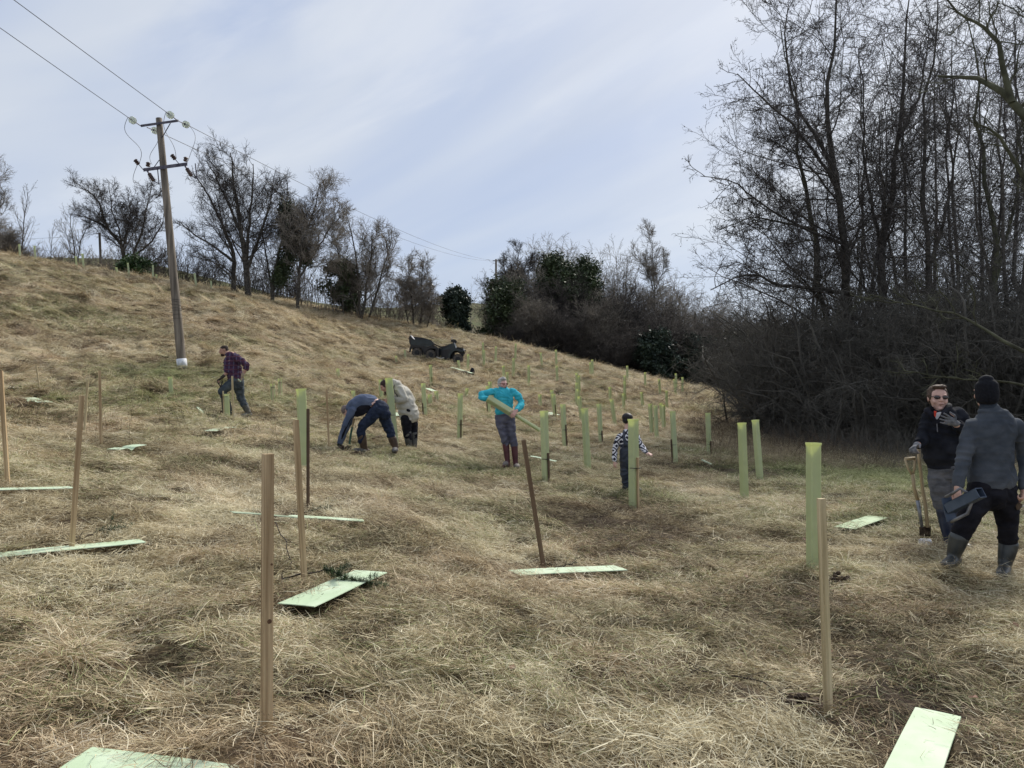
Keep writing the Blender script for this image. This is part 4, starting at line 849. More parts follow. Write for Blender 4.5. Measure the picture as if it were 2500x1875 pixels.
stake('reddish stake leaning left behind the pale flat guard with the conifer sprig', 747, 1430, 722, 1025, .038, Y=5.55, yaw=.5)
stake('dark thin stake just right of the reddish leaning one', 752, 1250, 752, 998, .034, yaw=.2, m=M_STAKED)
stake('dark stake leaning left above the flat guard in the middle', 1330, 1386, 1278, 1074, .034, yaw=.3, m=mat('stake_brown', (.10, .062, .036), (.20, .135, .08), 14, .75, .0015, 60, stretch=(1, 1, .05)))
stake('stake leaning right beside the long flat guard at the left', 178, 1332, 200, 966, .040, Y=6.1, yaw=.5)
stake('olive stake half hidden behind the right-leaning one', 206, 1040, 214, 930, .036, Y=13.2, yaw=.4, m=M_STAKEP)
stake('stake at the very left edge, leaning left', 19, 1190, 1, 905, .040, yaw=.3)
stake('tall thin stake with dark side, left of the white creased flat guard', 247, 1092, 243, 905, .034, yaw=.8, m=M_STAKE)
stake('small pale stake leaning left, far left beside a crumpled flat guard', 102, 970, 88, 892, .035, yaw=.4, m=M_STAKEP)
stake('stake in front of the man in the checked shirt', 571, 1048, 567, 918, .036, Y=16.2, yaw=.5, m=M_STAKEP)
stake('slim brown stake left of the bent-over man', 804, 1104, 797, 950, .036, yaw=.3)
def short_post():
    a = hit(1718, 954); m = MB(); m.tube([a - Vector((0, 0, .2)), a + Vector((.02, 0, .35))], .12, 8); o = m.build('stump_post', M_STAKEP); tag(o, 'pale short stump post at the far end of the field under the wood', 'post')
short_post()
def loose_stick(label, p0, p1, w=.028, m=M_STAKEP, lift=.03, cat_='stake', name='loose_stake'):
    a = hit(*p0); b = hit(*p1); lift += .004 * max(0, a.y - 10); a.z += lift; b.z += lift; o = MB(); o.bar(a, b, w, w * .8); ob = o.build(name, m); tag(ob, label, cat_, 'loose stakes lying in the grass'); return ob

# --- flattened guards lying on the grass
def flat_guard(label, c, end, width=.20, lift=(.02, .03), bend=.0, m=M_FLAT, crease=None, length=None):
    """c and end: world xy of the two end mid points"""
    c = Vector(c); e = Vector(end); d = (e - c); L = d.length; fl = .022 + .006 * max(0, c.y - 6); lift = (lift[0] + fl, lift[1] + fl); d.normalize(); s = Vector((-d.y, d.x)); z0_ = float(hbase(c.x, c.y)); z1_ = float(hbase(e.x, e.y)); z0_ += max(0, *[float(hbase(*(c.lerp(e, q)))) - (z0_ + (z1_ - z0_) * q) for q in (.25, .5, .75)]); n = 14; mb = MB(); V = []
    if length: e = c + d * length; L = length
    for layer, dz in ((0, 0.0), (1, .009)):
        for i in range(n + 1):
            t = i / n; p = c + d * (L * t)
            zc = (lift[0] + z0_) * (1 - t) + (lift[1] + z1_) * t + .003 * math.sin(t * 5) + (crease and (-.05 * max(0, 1 - abs(t - crease) * 7))  or 0)
            for k in (-1, -.33, .33, 1):
                q = p + s * (width / 2 * k * (1.0 if layer == 0 else .985)); V.append((q.x, q.y, float(zc) + dz * .6 + .0015 * (abs(k) < .5)))
    F = []; w = 4; o0 = (n + 1) * w
    for i in range(n):
        for k in range(3):
            a = i * w + k; F.append((a, a + 1, a + w + 1, a + w)); F.append((o0 + a, o0 + a + w, o0 + a + w + 1, o0 + a + 1))
        for k in (0, 3):
            a = i * w + k; F.append((a, a + w, o0 + a + w, o0 + a))
    for i in (0, n):
        for k in range(3): a = i * w + k; F.append((a, a + 1, o0 + a + 1, o0 + a))
    mb.add(V, F); o = mb.build('flat_guard', m, None, smooth=False); tag(o, label, 'flat guard', 'flattened tree guards lying on the grass'); FLATS.append((c.x, c.y, e.x, e.y, width * .5 + .05)); return o
def xy(px, Y): p = at(px, 978, Y); return (p.x, p.y)
def xy(px, Y): p = at(px, 978, Y); return (p.x, p.y)
def flat_px(label, p0, p1, width, lift=(.02, .03), **k):
    q = []
    for (px, py), lf in zip((p0, p1), lift):
        h = hit(px, py); lf2 = lf + .022 + .006 * max(0, h.y - 6); h = hit(px, py + lf2 * 1878 / h.y); q.append((h.x, h.y))
    return flat_guard(label, q[0], q[1], width, lift, **k)
flat_px('pale flat guard cut by the bottom edge, at the left', (180, 1888), (870, 1952), .21, (.03, .03))
flat_guard('pale flat guard cut by the bottom right of the picture', (2.085, 3.80), (1.40, 2.84), .20, (.05, .08))
flat_px('pale flat guard with a conifer sprig across it', (906, 1398), (722, 1480), .27, (.075, .06))
flat_px('long pale flat guard with soil on it, below the dark leaning stake', (1255, 1401), (1515, 1386), .22, (.03, .035))
flat_px('long narrow-looking flat guard at the left edge beside a leaning stake', (-20, 1361), (347, 1320), .20, (.02, .04))
flat_px('whitish flat guard at the left edge, above the long narrow one', (-70, 1202), (176, 1190), .22, (.02, .04))
flat_px('dark-edged flat guard lying left of the reddish stake', (565, 1254), (735, 1264), .13, (.12, .06), m=mat('guard_flat_dull', (.20, .24, .15), (.42, .5, .36), 5, .5))
flat_px('pale flat guard with a green sprig, right of the reddish stake', (705, 1262), (887, 1271), .15, (.05, .05))
flat_px('creased whitish flat guard beside the tall thin stake at left', (276, 1099), (342, 1087), .28, (.05, .10), crease=.45)
flat_px('pale flat guard at the foot of the stake by the man in the checked shirt', (512, 1053), (564, 1043), .26, (.05, .08))
flat_px('crumpled pale flat guard far left beside the small pale stake', (64, 972), (113, 985), .34, (.10, .12), crease=.5)
flat_px('green-tinted flat guard lying left of the upright spades', (2062, 1291), (2142, 1261), .25, (.04, .05), m=mat('guard_flat_green', (.34, .46, .26), (.44, .56, .34), 5, .45))
p0 = hit(1334, 1023); p1 = hit(1354, 1032); flat_guard('white flat guard with curled edge behind the guard right of the woman', (p0.x, p0.y), (p1.x, p1.y), .5, (.1, .12), .05, crease=.5)
p0 = hit(1296, 1133); p1 = hit(1358, 1141); flat_guard('pale flat guard lying behind the guard next to the woman', (p0.x, p0.y), (p1.x, p1.y), .16, (.08, .04), .0)
p0 = hit(1102, 912); p1 = hit(1154, 927); flat_guard('long pale flat guard up the slope beside the black coat', (p0.x, p0.y), (p1.x, p1.y), .2, (.1, .1), .0)
p0 = hit(1042, 964); p1 = hit(1061, 972); flat_guard('small white flat guard behind the short pair of guards', (p0.x, p0.y), (p1.x, p1.y), .25, (.1, .1), .0)
p0 = hit(967, 1026); p1 = hit(975, 1036); flat_guard('white flat guard behind the legs of the man in beige', (p0.x, p0.y), (p1.x, p1.y), .3, (.1, .12), .0, crease=.5)
loose_stick('longer pale stake lying below the flat guard beside the black coat', (1112, 928), (1145, 938)); loose_stick('pale stake lying towards the head of the woman', (1130, 930), (1178, 936)); 
loose_stick('pale stake lying on the slope above the boy, left half', (1498, 946), (1524, 951), .05); loose_stick('pale stake lying on the slope above the boy, right half', (1527, 952), (1546, 956), .07)
loose_stick('short white stick between the boy and the square-topped guard', (1714, 1141), (1737, 1145), .03, M_FLAT); loose_stick('tiny white stick left of the square-topped guard', (1782, 1144), (1790, 1145), .04, M_FLAT)
loose_stick('small white stick left of the stake by the man in the checked shirt', (482, 1008), (496, 1015), .05, M_FLAT)
loose_stick('dark strip of wood lying behind the bent-over man', (910, 1081), (930, 1078), .05, M_STAKED, .06)
loose_stick('dark strip of wood beside the boots of the man in beige', (968, 1075), (977, 1071), .05, M_STAKED, .08)
def coat():
    a = hit(1139, 922) + Vector((0, 0, .14)); m = MB(); g = random.Random(4)
    for k in range(10): m.ellipsoid(a + Vector((g.uniform(-.45, .2), g.uniform(-.2, .2), g.uniform(.02, .12))), (g.uniform(.15, .3), .15, g.uniform(.06, .12)))
    m.ellipsoid(a + Vector((.33, 0, .18)), (.14, .14, .22)); o = m.build('coat', mat('coat_black', (.006, .006, .008), (.02, .02, .024), 5, .85), smooth=True); tag(o, 'black coat dropped in a heap beside pale stakes on the slope', 'coat')
coat()
# --- saplings waiting on the flat guards
M_NEEDLE = mat('conifer_needles', (.012, .030, .010), (.045, .085, .022), 20, .6)
M_STEM = mat('sapling_stem', (.02, .014, .011), (.05, .036, .028), 10, .8)
def sapling(label, pts, needle_from=.4, nneed=500, r=.005, root_end=True, nl=.05):
    P = [Vector(p) for p in pts]; g = np.random.default_rng(int(abs(P[0].x) * 100)); o = P[0]; root = empty('sapling', o, label, 'sapling', 'saplings laid out for planting')
    A, rr_ = resample([p - o for p in P], [r, r * .9] + [r * .5] * (len(P) - 2), 12); A[1:-1] += g.normal(0, .006, A[1:-1].shape)
    B, Br = spawn(g, A[None], rr_[None], 9, needle_from, 1, .6, .28, 5, trop=.02, wob=.15, rr=.6, rmin=.0015); V1, F1 = tubes_np(A[None], rr_[None], 5); V2, F2 = tubes_np(B, Br, 3)
    mesh_np('stem', np.concatenate([V1, V2]), np.concatenate([F1, F2 + len(V1)]), M_STEM, root)
    if nneed:
        src = np.concatenate([B.reshape(-1, 3), A[int(12 * needle_from):]]); c = src[g.integers(0, len(src), nneed)] + g.normal(0, .008, (nneed, 3)); d = norm(g.normal(size=(nneed, 3)) + np.array(P[-1] - P[0])[None] * 1.5) * nl; s = norm(np.cross(d, [0, 0, 1.])) * .0022
        V = np.stack([c - s, c + s, c + d], 1).reshape(-1, 3); mesh_np('needles', V, np.arange(nneed * 3).reshape(-1, 3), M_NEEDLE, root)
    if root_end:
        C, Cr = walk(g, np.repeat(A[:1], 14, 0) , norm(g.normal(size=(14, 3)) - np.array(P[1] - P[0])[None] * 3), g.uniform(.06, .16, 14), np.full(14, .003), 5, -.1, .4, .001); V, F = tubes_np(C, Cr, 3); mesh_np('roots', V, F, M_STEM, root)
def gp(px, py, lift): p = hit(px, py); return p + Vector((0, 0, lift))
sapling('conifer sapling lying across the pale flat guard in the foreground', [gp(690, 1440, .08), gp(760, 1442, .12), gp(800, 1440, .15), gp(850, 1455, .14), gp(900, 1462, .12)], .45, 2600, r=.007, nl=.045)
sapling('dark twiggy sapling lying on the long flat guard below the dark stake', [gp(1345, 1393, .09), gp(1385, 1388, .11), gp(1412, 1384, .10)], .1, 260, nl=.02)
sapling('green-tipped sapling lying across the long narrow flat guard at the left edge', [gp(195, 1338, .08), gp(240, 1330, .12), gp(290, 1316, .10)], .4, 700, nl=.03)
sapling('green-tipped sapling on the flat guard right of the reddish stake', [gp(720, 1262, .07), gp(770, 1258, .09), gp(800, 1252, .1)], .4, 400, nl=.04)
sapling('bare thin sapling lying below the nearest right-hand stake', [gp(1700, 1668, .05), gp(1850, 1692, .06), gp(1950, 1706, .05), gp(2060, 1735, .03)], .1, 0, .004)
sapling('bare thin sapling between the nearest stake and the reddish one', [gp(672, 1374, .30), gp(700, 1400, .15), gp(720, 1422, .03)], .3, 0, .004, False)
def sod(label, px, py, s, m, n=60, seed=1):
    a = hit(px, py); g = np.random.default_rng(seed); mb = MB()
    for k in range(n):
        q_ = g.normal(0, s, 2); p = a + Vector((q_[0], q_[1] * .8, (.07 + s * .5) * math.exp(-(q_[0]**2 + q_[1]**2) / (2 * s * s)) * g.uniform(.3, 1))); r = .015 + s * g.uniform(.08, .22); mb.ellipsoid(p, (r * g.uniform(.7, 1.3), r, r * .7), Matrix.Rotation(g.uniform(0, 3), 3, 'X'), n=6, m=4)
    o = mb.build('soil_clod', m); tag(o, label, 'soil clod', 'clods of dug soil'); return o
M_SOIL = mat('dug_soil', (.028, .019, .013), (.085, .058, .038), 25, .95, .01, 60)
sod('clod of dark soil behind the nearest right-hand stake', 1955, 1722, .10, M_SOIL, seed=2); sod('clod of soil at the foot of the bent-over man\'s spade', 838, 1116, .13, M_SOIL, 110, seed=3); sod('mound of soil round the two upright spades', 2252, 1299, .10, M_SOIL, 130, seed=4)
sod('small clod of soil behind the nearest upright guard stake, right of it', 2042, 1432, .09, M_SOIL, 40, seed=5)
def leaf_litter():
    g = np.random.default_rng(12); n = 60; y = np.sqrt(g.uniform(2.8**2, 9**2, n)); x = g.uniform(-.6, .7, n) * y; z = gz(x, y) + .03; c = np.stack([x, y, z], -1); a = norm(g.normal(size=(n, 3)) * [1, 1, .3]) * .028; b = norm(np.cross(a, g.normal(size=(n, 3)) * .3 + [0, 0, 1])) * .02
    V = np.stack([c - a, c - a * .2 + b, c + a, c + a * .1 - b + [0, 0, .01]], 1).reshape(-1, 3); o = mesh_np('fallen_leaves', V, np.arange(n * 4).reshape(-1, 4), mat('dead_leaf', (.13, .055, .03), (.26, .15, .10), 2, .7)); tag(o, 'scattered small brown dead leaves caught in the near grass', 'leaves', kind='stuff')
leaf_litter()
# dry weed stalks and rank growth
def stalks(name, label, n, fn, hmin, hmax, m, seed, branch=5):
    g = np.random.default_rng(seed); x, y = fn(g, n); p = np.stack([x, y, gz(x, y) - .03], -1); D = norm(g.normal(0, .28, (n, 3)) + [0, 0, 1]); C, Cr = walk(g, p, D, g.uniform(hmin, hmax, n), np.full(n, .0035), 6, 0, .12, .002); V, F = tubes_np(C, Cr, 3)
    B, Br = spawn(g, C, Cr, branch, .3, 1, .6, .3, 4, trop=.05, wob=.15, rr=.7, rmin=.0018); V2, F2 = tubes_np(B, Br, 3)
    o = mesh_np(name, np.concatenate([V, V2]), np.concatenate([F, F2 + len(V)]), m); tag(o, label, 'weeds', kind='stuff')
M_STK = mat('dry_stalk', (.05, .034, .024), (.15, .105, .07), 3, .85)
def left_w(g, n): y = g.uniform(12, 30, n); return g.uniform(-.62, -.30, n) * y, y
stalks('dry_weeds', 'thin dark dead weed stalks standing in the grass on the left slope', 260, left_w, .25, .75, M_STK, 3)
def right_w(g, n): y = g.uniform(19, 52, n); return (g.uniform(.20, .44, n)) * y + 1.0, y
stalks('dry_weeds', 'tangled brown dead weeds and brambles before the wood at right', 2600, right_w, .3, .95, M_STK, 4)
def right_e(g, n): y = g.uniform(17, 27, n); return 9.3 + g.uniform(-1.0, 7, n), y
stalks('undergrowth', 'brown twiggy undergrowth and ferns at the foot of the alder wood', 1800, right_e, .4, 1.2, M_TWIGT, 5, 7)
def long_grass(name, label, n, fn, L0, L1, seed, m):
    g = np.random.default_rng(seed); x, y = fn(g, n); p = np.stack([x, y, gz(x, y) - .02], -1); D = norm(g.normal(0, .6, (n, 3)) + [0, 0, 1.0]); C, Cr = walk(g, p, D, g.uniform(L0, L1, n), np.full(n, .004), 6, -.33, .12, .002); V, F = tubes_np(C, Cr, 3); o = mesh_np(name, V, F, m); tag(o, label, 'grass', kind='stuff')
long_grass('rank_grass', 'long pale unmown grass along the edge of the wood', 26000, lambda g, n: (lambda y: (g.uniform(.26, .62, n) * y + (g.random(n) - .5), y))(g.uniform(17, 40, n)), .3, .75, 6, mat('rank_grass', (.16, .125, .075), (.34, .28, .18), 1.5, .8))
# ------------------------------------------------------------------ utility pole and wires
def pole():
    Y = 28.0; b = at(447, 915, Y); b.z = G(b.x, Y) - .3; t = at(388, 289, Y); root = empty('utility_pole', b, 'weathered wooden utility pole leaning left with two steel cross arms', 'utility pole')
    ax = (t - b).normalized(); m = MB(); n = 24; pts = [b.lerp(t, i / n) for i in range(n + 1)]; m.tube(pts, [.165 - .055 * i / n for i in range(n + 1)], 14)
    MPOLE = mat('pole_wood', (.085, .07, .055), (.24, .205, .165), 9, .85, .006, 40, stretch=(1, 1, .06)); m.build('pole', MPOLE, root, smooth=True)
    m = MB(); a0 = b.lerp(t, .031 + .0); a1 = b.lerp(t, .068); m.tube([a0, a1], [.180, .176], 14); m.build('white_band', mat('white_wrap', (.42, .44, .47), (.72, .74, .77), 6, .6, .004, 20), root, smooth=True)
    m = MB()
    for k in range(7): p = b.lerp(t, .225 + .012 * k + .002 * (k % 3)); q = .158; m.tube([p + Vector((math.cos(a) * q, math.sin(a) * q, .02 * math.sin(a + k))) for a in np.linspace(0, 2 * PI, 15)], .006, 4)
    m.build('wire_binding', M_TIE, root)
    MS = mat('galvanised_dark', (.055, .05, .065), (.13, .12, .14), 7, .55, metal=.5); side = Vector((1, -.092, 0)); side = (side - ax * side.dot(ax)).normalized(); fwd = ax.cross(side).normalized()   # fwd points away along the line
    if fwd.y < 0: fwd = -fwd
    top = b.lerp(t, .973); low = b.lerp(t, .803)
    def arm(c, l0, l1, h, name='cross_arm'):
        m = MB(); A = c - side * l0 - fwd * .17; B = c + side * l1 - fwd * .17; m.bar(A, B, .012, h, ax); m.bar(A + ax * h / 2 + fwd * .035, B + ax * h / 2 + fwd * .035, .07, .012, ax); o = m.build(name, MS, root); return A, B
    A, B = arm(top, .62, .80, .085); C, Dm = arm(low, .68, 1.0, .12)
    m = MB(); m.bar(top - fwd * .15 + side * .50 - ax * .04, b.lerp(t, .918) - fwd * .1 + side * .09, .035, .012); m.build('brace', MS, root); m = MB(); m.bar(low - fwd * .12 - side * .30 + ax * .06, b.lerp(t, .836) - fwd * .1 - side * .08, .035, .012); m.build('brace', MS, root)
    MG = bpy.data.materials.new('insulator_glass'); MG.use_nodes = True; p_ = MG.node_tree.nodes['Principled BSDF']; p_.inputs['Base Color'].default_value = (.80, .84, .74, 1); p_.inputs['Roughness'].default_value = .08; p_.inputs['Transmission Weight'].default_value = .55; p_.inputs['IOR'].default_value = 1.3
    MB_ = mat('brown_porcelain', (.035, .022, .020), (.09, .055, .048), 12, .3, spec=.5)
    far_d = (at(1210, 640, 130) - B).normalized(); near_d = (at(40, 0, 19.8) - B).normalized()
    ends = {}
    for nm, base, d in (('nl', A, near_d), ('nr', B, near_d), ('fl', A + fwd * .2 + side * .12, far_d), ('fr', B + fwd * .05, far_d)):
        st = base; m = MB(); m.tube([st, st + d * .42], .018, 6); m.build('shackle', MS, root); g = MB()
        for k in range(2):
            c = st + d * (.46 + .11 * k); prof = [(-.02, .03), (-.012, .085), (0, .125), (.012, .127), (.022, .10), (.03, .05), (.05, .03)]
            g.tube([c + d * z for z, r in prof], [r for z, r in prof], 20)
        ins = g.build('insulator', MG, root, smooth=True); m = MB(); m.tube([st + d * .42, st + d * .78], [.035, .014], 8); o = m.build('insulator_cap', MS, root); ends[nm] = st + d * .80
    def sheds(c, d, r, L, n):
        m = MB(); pts = []; rs = []
        for k in range(n * 2 + 1): pts.append(c + d * (L * k / (2 * n))); rs.append(r if k % 2 else r * .62)
        m.tube(pts, rs, 12); return m
    # surge arresters and fuse holders on the lower arm
    for base, sx in ((C, -1), (Dm - side * .28, -1)):
        d0 = (ax * .8 - side * .45 - fwd * .35).normalized(); m = MB(); m.bar(base, base + d0 * .28, .022); m.build('bracket', MS, root); sheds(base + d0 * .24, d0, .085, .20, 3).build('arrester', MB_, root, smooth=False)
    for base in (C + side * .12, Dm - side * .12):
        d1 = (side * .5 - ax * .85 - fwd * .15).normalized(); m = MB(); m.bar(base, base + d1 * .2, .05); m.bar(base + d1 * .58, base + d1 * .72 + side * .12, .03); m.bar(base + d1 * .72 + side * .12, base + side * .42 - ax * .02, .028); m.build('fuse_holder', MS, root)
        sheds(base + d1 * .2, d1, .075, .36, 5).build('fuse_insulator', MB_, root)
        m2 = sheds(base + side * .06 + ax * .1, (ax + side * .25).normalized(), .09, .16, 2); m2.build('fuse_insulator', MB_, root)
    MW = mat('wire_grey', (.10, .105, .12), (.16, .165, .18), 5, .5)
    def jumper(p, q, bow, bow2=None):
        m = MB(); pts = []
        for t_ in np.linspace(0, 1, 15): v = p.lerp(q, t_); v = v + bow * math.sin(PI * t_) + (bow2 * math.sin(2 * PI * t_) if bow2 else Vector()); pts.append(v)
        m.tube(pts, .009, 4); m.build('jumper_wire', MW, root)
    jumper(ends['nl'], C + ax * .3 - side * .12, -side * .05, -side * .20); jumper(ends['fl'] - side * .1, C + side * .35 + ax * .15, -side * .02, side * .12); jumper(ends['nr'], Dm - side * .4 + ax * .25, -side * .12, -side * .10); jumper(ends['fr'], Dm + side * .05 + ax * .12, side * .22, side * .05)
    jumper(C + ax * .24 - side * .2, C + side * .42 - ax * .62, -side * .5 - ax * .25)
    def wire(label, p, q, sag, r=.011, grp='overhead wires of the leaning utility pole'):
        m = MB(); n = 40; m.tube([p.lerp(q, i / n) - Vector((0, 0, sag * 4 * (i / n) * (1 - i / n))) for i in range(n + 1)], r, 5); o = m.build('overhead_wire', MW); tag(o, label, 'wire', grp)
    n1 = at(40, 0, 19.8); n0 = at(0, 64, 21.5)
    e1 = ends['nr'] + (n1 - ends['nr']) * 3.0; e0 = ends['nl'] + (n0 - ends['nl']) * 3.0
    wire('right-hand overhead wire running from the pole top to the upper left', ends['nr'], e1, .05); wire('left-hand overhead wire running from the pole top to the left edge', ends['nl'], e0, .05)
    f1 = at(1219, 636, 132); f0 = at(1203, 637, 132)
    wire('upper overhead wire running right from the pole to the far pole', ends['fr'], f1, 1.2, .012); wire('lower overhead wire running right from the pole to the far pole', ends['fl'], f0, 1.2, .012)
    # far pole
    fb = at(1211, 720, 132); fr = empty('utility_pole', fb, 'small distant pole with a cross arm showing over the ivy dome', 'utility pole'); m = MB(); m.tube([fb - Vector((0, 0, 6)), at(1211, 633, 132)], .17, 8); m.build('pole', MPOLE, fr); m = MB(); m.bar(at(1203, 637, 132), at(1219, 636, 132), .12); m.build('cross_arm', MS, fr)
    q = at(249, 640, 90); q.z = G(q.x, 90) - 1; hb = empty('utility_pole', q, 'thin dark distant pole left of the spreading bare tree', 'utility pole'); m = MB(); m.tube([q, at(243, 568, 90)], .14, 8); m.build('pole', M_BARK, hb)
    wire('thin horizontal wire low over the hill top at the left', at(243, 571, 90), at(-300, 575, 90), .6, .012, None)
pole()
# ------------------------------------------------------------------ six-wheeled quad bike
def quad():
    hr = hit(1022, 876, 30, 70); hf = hit(1119, 892, 30, 70); K = 12.29
    def Yx(px): return hr.y + (hf.y - hr.y) * (px - 1022) / 97 - .25
    print('quad', hr, hf)
    def w(p, d=0.0): v = at(980 + p[0] / K, 800 + p[1] / K, Yx(980 + p[0] / K)); return Vector((v.x, v.y + d, v.z))
    root = empty('quad_bike', w((1100, 950)), 'black and dark green six-wheeled quad bike with open cargo box on the slope', 'quad bike')
    MT = mat('tyre_rubber', (.05, .045, .04), (.12, .105, .09), 20, .9, .01, 60); MR = mat('wheel_black', (.008, .008, .009), (.02, .02, .022), 6, .4); MBK = mat('plastic_black', (.005, .005, .006), (.014, .014, .016), 4, .55, spec=.5)
    MGN = mat('plastic_dark_green', (.006, .012, .014), (.016, .028, .032), 3, .4, spec=.5); MST = mat('steel_bright', (.35, .36, .38), (.6, .6, .62), 8, .35, metal=.8); MSE = mat('seat_vinyl', (.02, .022, .025), (.04, .042, .046), 8, .6)
    W = .52
    for c, far in (((500, 760), 0), ((905, 822), 0), ((1712, 958), 0), ((430, 735), 1), ((860, 790), 1), ((1680, 925), 1)):
        d = -W + .12 if not far else W - .12; cc = w(c, d); wr = empty('wheel', cc - root.location, None, None); wr.parent = root; del_l = None
        m = MB(); r = .315; prof = [(-.122, .20), (-.118, .28), (-.09, r), (0, r + .012), (.09, r), (.118, .28), (.122, .20)]; m.tube([cc + Vector((0, z, 0)) for z, _ in prof], [q for _, q in prof], 28)
        for k in range(20): a = 2 * PI * k / 20; m.box(cc + Vector((math.cos(a) * (r + .008), 0, math.sin(a) * (r + .008))), (.035, .2, .035), Matrix.Rotation(-a, 3, 'Y'))
        m.build('tyre', MT, wr); m = MB(); m.disc(cc + Vector((0, -.125 if not far else .125, 0)), (0, 1, 0), .16, .03, 20); m.disc(cc + Vector((0, -.145 if not far else .145, 0)), (0, 1, 0), .05, .03, 12)
        for k in range(6): a = 2 * PI * k / 6; m.bar(cc + Vector((0, -.145, 0)), cc + Vector((math.cos(a) * .19, -.135, math.sin(a) * .19)), .03, .02)
        m.build('rim', MR, wr)
    def part(name, poly, m, d0=-W, d1=W, bev=.015): b = MB(); b.prism(poly, w, d0, d1); return b.build(name, m, root, bevel=bev)
    part('chassis', [(330, 600), (1180, 700), (1480, 640), (1600, 760), (1560, 930), (1400, 980), (1050, 900), (700, 860), (360, 740)], MBK, -.30, .30)
    # cargo box with hollow top
    box = [(330, 365), (860, 390), (975, 470), (980, 545), (880, 570), (760, 600), (680, 560), (330, 540), (300, 500)]
    part('cargo_box', box, MGN, -W, -W + .05); part('cargo_box_side', [(335, 250), (640, 285), (860, 350), (960, 440), (975, 470), (330, 540)], MBK, W - .05, W)
    part('cargo_floor', [(330, 470), (960, 520), (960, 545), (330, 500)], MBK); part('tailgate', [(255, 290), (300, 255), (395, 350), (345, 560), (300, 545), (262, 470)], MBK); part('tailgate_edge', [(290, 240), (308, 240), (400, 350), (378, 356)], MST, -W - .01, W + .01, .004)
    part('front_panel', [(860, 380), (900, 395), (990, 470), (975, 545), (950, 545)], MBK)
    part('rear_fender', [(300, 560), (330, 520), (700, 560), (780, 605), (900, 560), (1060, 570), (1140, 640), (1150, 860), (1105, 860), (1085, 700), (1010, 640), (900, 640), (800, 700), (740, 760), (680, 690), (600, 620), (430, 610), (330, 640), (290, 760), (262, 740), (270, 640)], MBK, -W - .02, -W + .22)
    part('rear_fender', [(300, 560), (330, 520), (700, 560), (1060, 570), (1140, 640), (1085, 700), (800, 700), (600, 620), (330, 640)], MBK, W - .22, W + .02)
    part('seat', [(985, 470), (1080, 530), (1200, 570), (1350, 545), (1460, 490), (1500, 500), (1380, 600), (1230, 635), (1100, 570), (1000, 520)], MSE, -.17, .17, .03)
    part('body', [(1100, 600), (1240, 640), (1400, 590), (1480, 490), (1580, 460), (1640, 500), (1660, 620), (1540, 690), (1470, 800), (1380, 860), (1220, 780), (1150, 700)], MGN, -.26, .26, .03)
    part('front_fender', [(1430, 800), (1500, 700), (1600, 640), (1700, 650), (1860, 700), (1880, 745), (1800, 740), (1660, 700), (1570, 740), (1500, 830), (1470, 930), (1420, 920)], MGN, -W - .02, -.16); part('front_fender', [(1430, 800), (1500, 700), (1600, 640), (1860, 700), (1880, 745), (1660, 700), (1500, 830)], MGN, .16, W + .02)
    part('nose', [(1560, 640), (1680, 600), (1840, 640), (1900, 700), (1880, 800), (1840, 900), (1800, 830), (1700, 740), (1560, 760)], MBK, -.24, .24, .03)
    part('headlight', [(1855, 640), (1880, 640), (1905, 700), (1880, 690)], MST, -.36, -.20, .004); part('headlight', [(1855, 640), (1880, 640), (1905, 700), (1880, 690)], MST, .20, .36, .004)
    b = MB()
    for d in (-.34, 0, .34): b.bar(w((1680, 590), d), w((1850, 640), d), .025)
    b.bar(w((1680, 590), -.36), w((1680, 590), .36), .025); b.bar(w((1850, 620), -.36), w((1850, 620), .36), .025); b.bar(w((1845, 550), -.3), w((1850, 640), -.3), .03); b.bar(w((1935, 690), -.35), w((1935, 690), .35), .04); b.bar(w((1850, 700), -.3), w((1940, 690), -.3), .03); b.bar(w((1905, 810), -.3), w((1935, 690), -.3), .03); b.build('front_rack', MBK, root)
    b = MB(); b.tube([w((1640, 470), 0), w((1600, 400), 0)], .04, 8); b.tube([w((1490, 370), -.36), w((1570, 385), -.2), w((1600, 390), 0), w((1570, 380), .2), w((1490, 360), .36)], .018, 8); b.build('handlebar', MBK, root); part('instrument_pod', [(1500, 360), (1560, 345), (1650, 375), (1665, 430), (1640, 470), (1540, 450), (1480, 420)], MBK, -.12, .12, .02)
    b = MB(); b.tube([w((1500, 370), .3), w((1500, 330), .3)], .012, 6); b.ellipsoid(w((1502, 298), .3), (.035, .06, .055)); b.build('mirror', MST, root)
    part('windscreen_strut', [(1590, 455), (1605, 455), (1665, 580), (1650, 640)], MST, -.30, -.28, .002); part('footrest', [(1070, 880), (1200, 920), (1300, 900), (1300, 925), (1180, 950), (1075, 905)], MST, -.46, -.2, .004)
quad()
